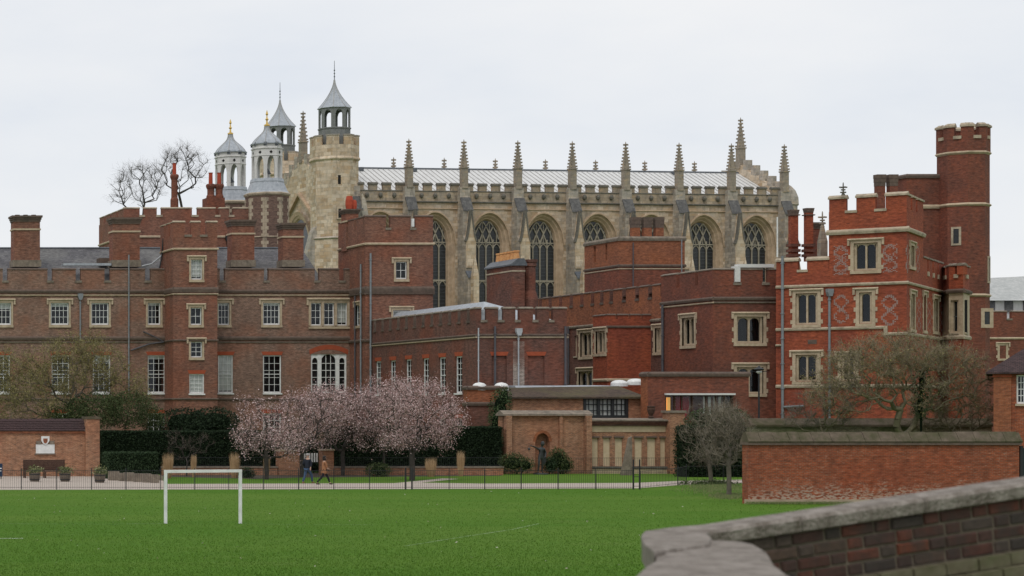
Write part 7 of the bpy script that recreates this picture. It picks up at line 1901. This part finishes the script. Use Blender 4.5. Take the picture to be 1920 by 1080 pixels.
bush('ground_plants', 'leafy clump of spring plants under the small bare trees', ZG(909), [(1300,908,30,6),(1350,908,35,6),(1335,905,30,5)], 'green_leaf', 2600, 89, .05, cat='plant', inner=False, shell=.1)
bush('evergreen_bush', 'dark evergreen bush filling the opening behind the gateway pickets', 151, [(560,845,40,30),(600,850,35,35),(585,870,45,20)], 'yew', 6000, 93, .07)
bush('dark_shrub', 'dark leafy shrub behind the lit window and small trees', 146, [(1320,790,35,22),(1370,790,35,24)], 'ivy', 4000, 90, .06)
# ivy on the bare tree
bush('tree_ivy', 'dark ivy climbing a stem of the broad bare tree', 121.4, [(1728,715,7,38),(1726,755,8,30)], 'ivy', 1600, 91, .05, cat='ivy')
# bare shrub before the yew hedge
b = G(350, 893)
tree('bare_shrub', 'bare brown shrub in front of the clipped hedge behind the goal', 'shrub', b, [(0,0,0),(0,0,.5),(.05,0,.9)], blobpx(b, b.y, [(345,840,35,28),(375,830,30,22),(330,825,25,22)]), 92, nt=110, twigs=4, tl=.4, tr=.005, trunk_r=.05, barkm='bark_dark', twigm='twig_brown', shell=.3)
# tied ornamental grasses
def straw(x, y0, y1, w, seed, label):
    p = G(x, y1); rng = np.random.default_rng(seed); t = thing('ornamental_grass', label, 'grass', tuple(p), 'dry straw coloured grass clumps'); h = (y1-y0)*p.y/FPX; r = w/2*p.y/FPX; n = 700
    a = rng.uniform(0,2*math.pi,n); q = np.sqrt(rng.uniform(0,1,n)); P0 = np.stack([r*.5*q*np.cos(a), r*.5*q*np.sin(a), np.zeros(n)],1); hh = h*rng.uniform(.6,1.08,n)
    P1 = np.stack([r*q*np.cos(a)+rng.normal(0,.05,n), r*q*np.sin(a)+rng.normal(0,.05,n), hh],1)
    v, f = spikes_np(P0, P1, np.full(n,.011)); tag(inst(mesh_np('blades', v, f, M['straw']), 'blades', t, T(p)), kind='stuff')
for i, a in enumerate(((315,850,897,22,'dry straw grass clump nearest the left goal post'),(363,853,895,10,'thin dry straw grass clump behind the goal'),(440,849,896,20,'dry straw grass clump behind the right goal post'),(500,856,897,12,'thin dry straw grass clump under the small pale blossom tree'),(808,858,894,22,'broad dry grass clump right of the thick blossom trunk'),(864,846,893,14,'tall thin dry grass clump before the right clipped hedge'))):
    straw(*a[:4], 100+i, a[4])
# grass: blades over the visible part of the field, scattered petals and leaves
rng = np.random.default_rng(9); n = 360000
Zg = 1/np.sqrt(rng.uniform(1/119.0**2, 1/46.0**2, n)); Xg = (rng.uniform(-200,2150,n)-PPX)*Zg/FPX
a = rng.uniform(0,math.pi,n); h = rng.uniform(.02,.055,n); w = rng.uniform(.006,.014,n); dx, dy = np.cos(a)*w, np.sin(a)*w; lx, ly = rng.normal(0,.02,n), rng.normal(0,.02,n)
v = np.stack([np.stack([Xg-dx,Zg-dy,np.zeros(n)],1), np.stack([Xg+dx,Zg+dy,np.zeros(n)],1), np.stack([Xg+lx,Zg+ly,h],1)],1).reshape(-1,3)
M['grass_blade'] = leaf_mat('grass_blades', [(0.062,0.145,0.012),(0.084,0.168,0.019),(0.110,0.192,0.030)], .8)
tag(inst(mesh_np('grass', v, np.arange(n*3).reshape(-1,3), M['grass_blade']), 'grass', None, I4), 'short mown green grass of the playing field', 'grass', kind='stuff')
n = 130; Zg = rng.uniform(60,118,n); Xg = (rng.uniform(0,1350,n)-PPX)*Zg/FPX
P = np.stack([Xg,Zg,rng.uniform(.03,.06,n)],1); v, f = leaves_np(P, .035, rng, .9); M['petal'] = leaf_mat('fallen_petals', [(0.30,0.30,0.20),(0.55,0.52,0.45),(0.25,0.20,0.10)])
tag(inst(mesh_np('fallen_petals', v, f, M['petal']), 'fallen_petals', None, I4), 'scattered pale petals and leaves on the field', 'petals', kind='stuff')
# rough tussocks at the foot of the walls and trees
n = 9000; k = n//3
xs = np.concatenate([1367+rng.normal(0,14,k), 1345+rng.normal(0,32,k), rng.uniform(1400,1600,n-2*k)]); ys = np.concatenate([931+rng.normal(0,2.2,k), 910+np.abs(rng.normal(0,8,k)), np.zeros(n-2*k)])
Zt_ = np.where(ys > 0, 18400/(np.maximum(ys,900)-765), ZW-np.abs(rng.normal(0,.16,n))-.03)
P0 = np.stack([(xs-PPX)*Zt_/FPX, Zt_, np.zeros(n)],1); P1 = P0+np.stack([rng.normal(0,.05,n), rng.normal(0,.05,n), rng.uniform(.05,.16,n)],1)
v, f = spikes_np(P0, P1, np.full(n,.012)); M['tussock'] = leaf_mat('rough_grass', [(0.05,0.11,0.02),(0.12,0.16,0.05),(0.22,0.21,0.10)])
tag(inst(mesh_np('rough_grass', v, f, M['tussock']), 'rough_grass', None, I4), 'rough unmown grass at the foot of garden wall', 'grass', kind='stuff')
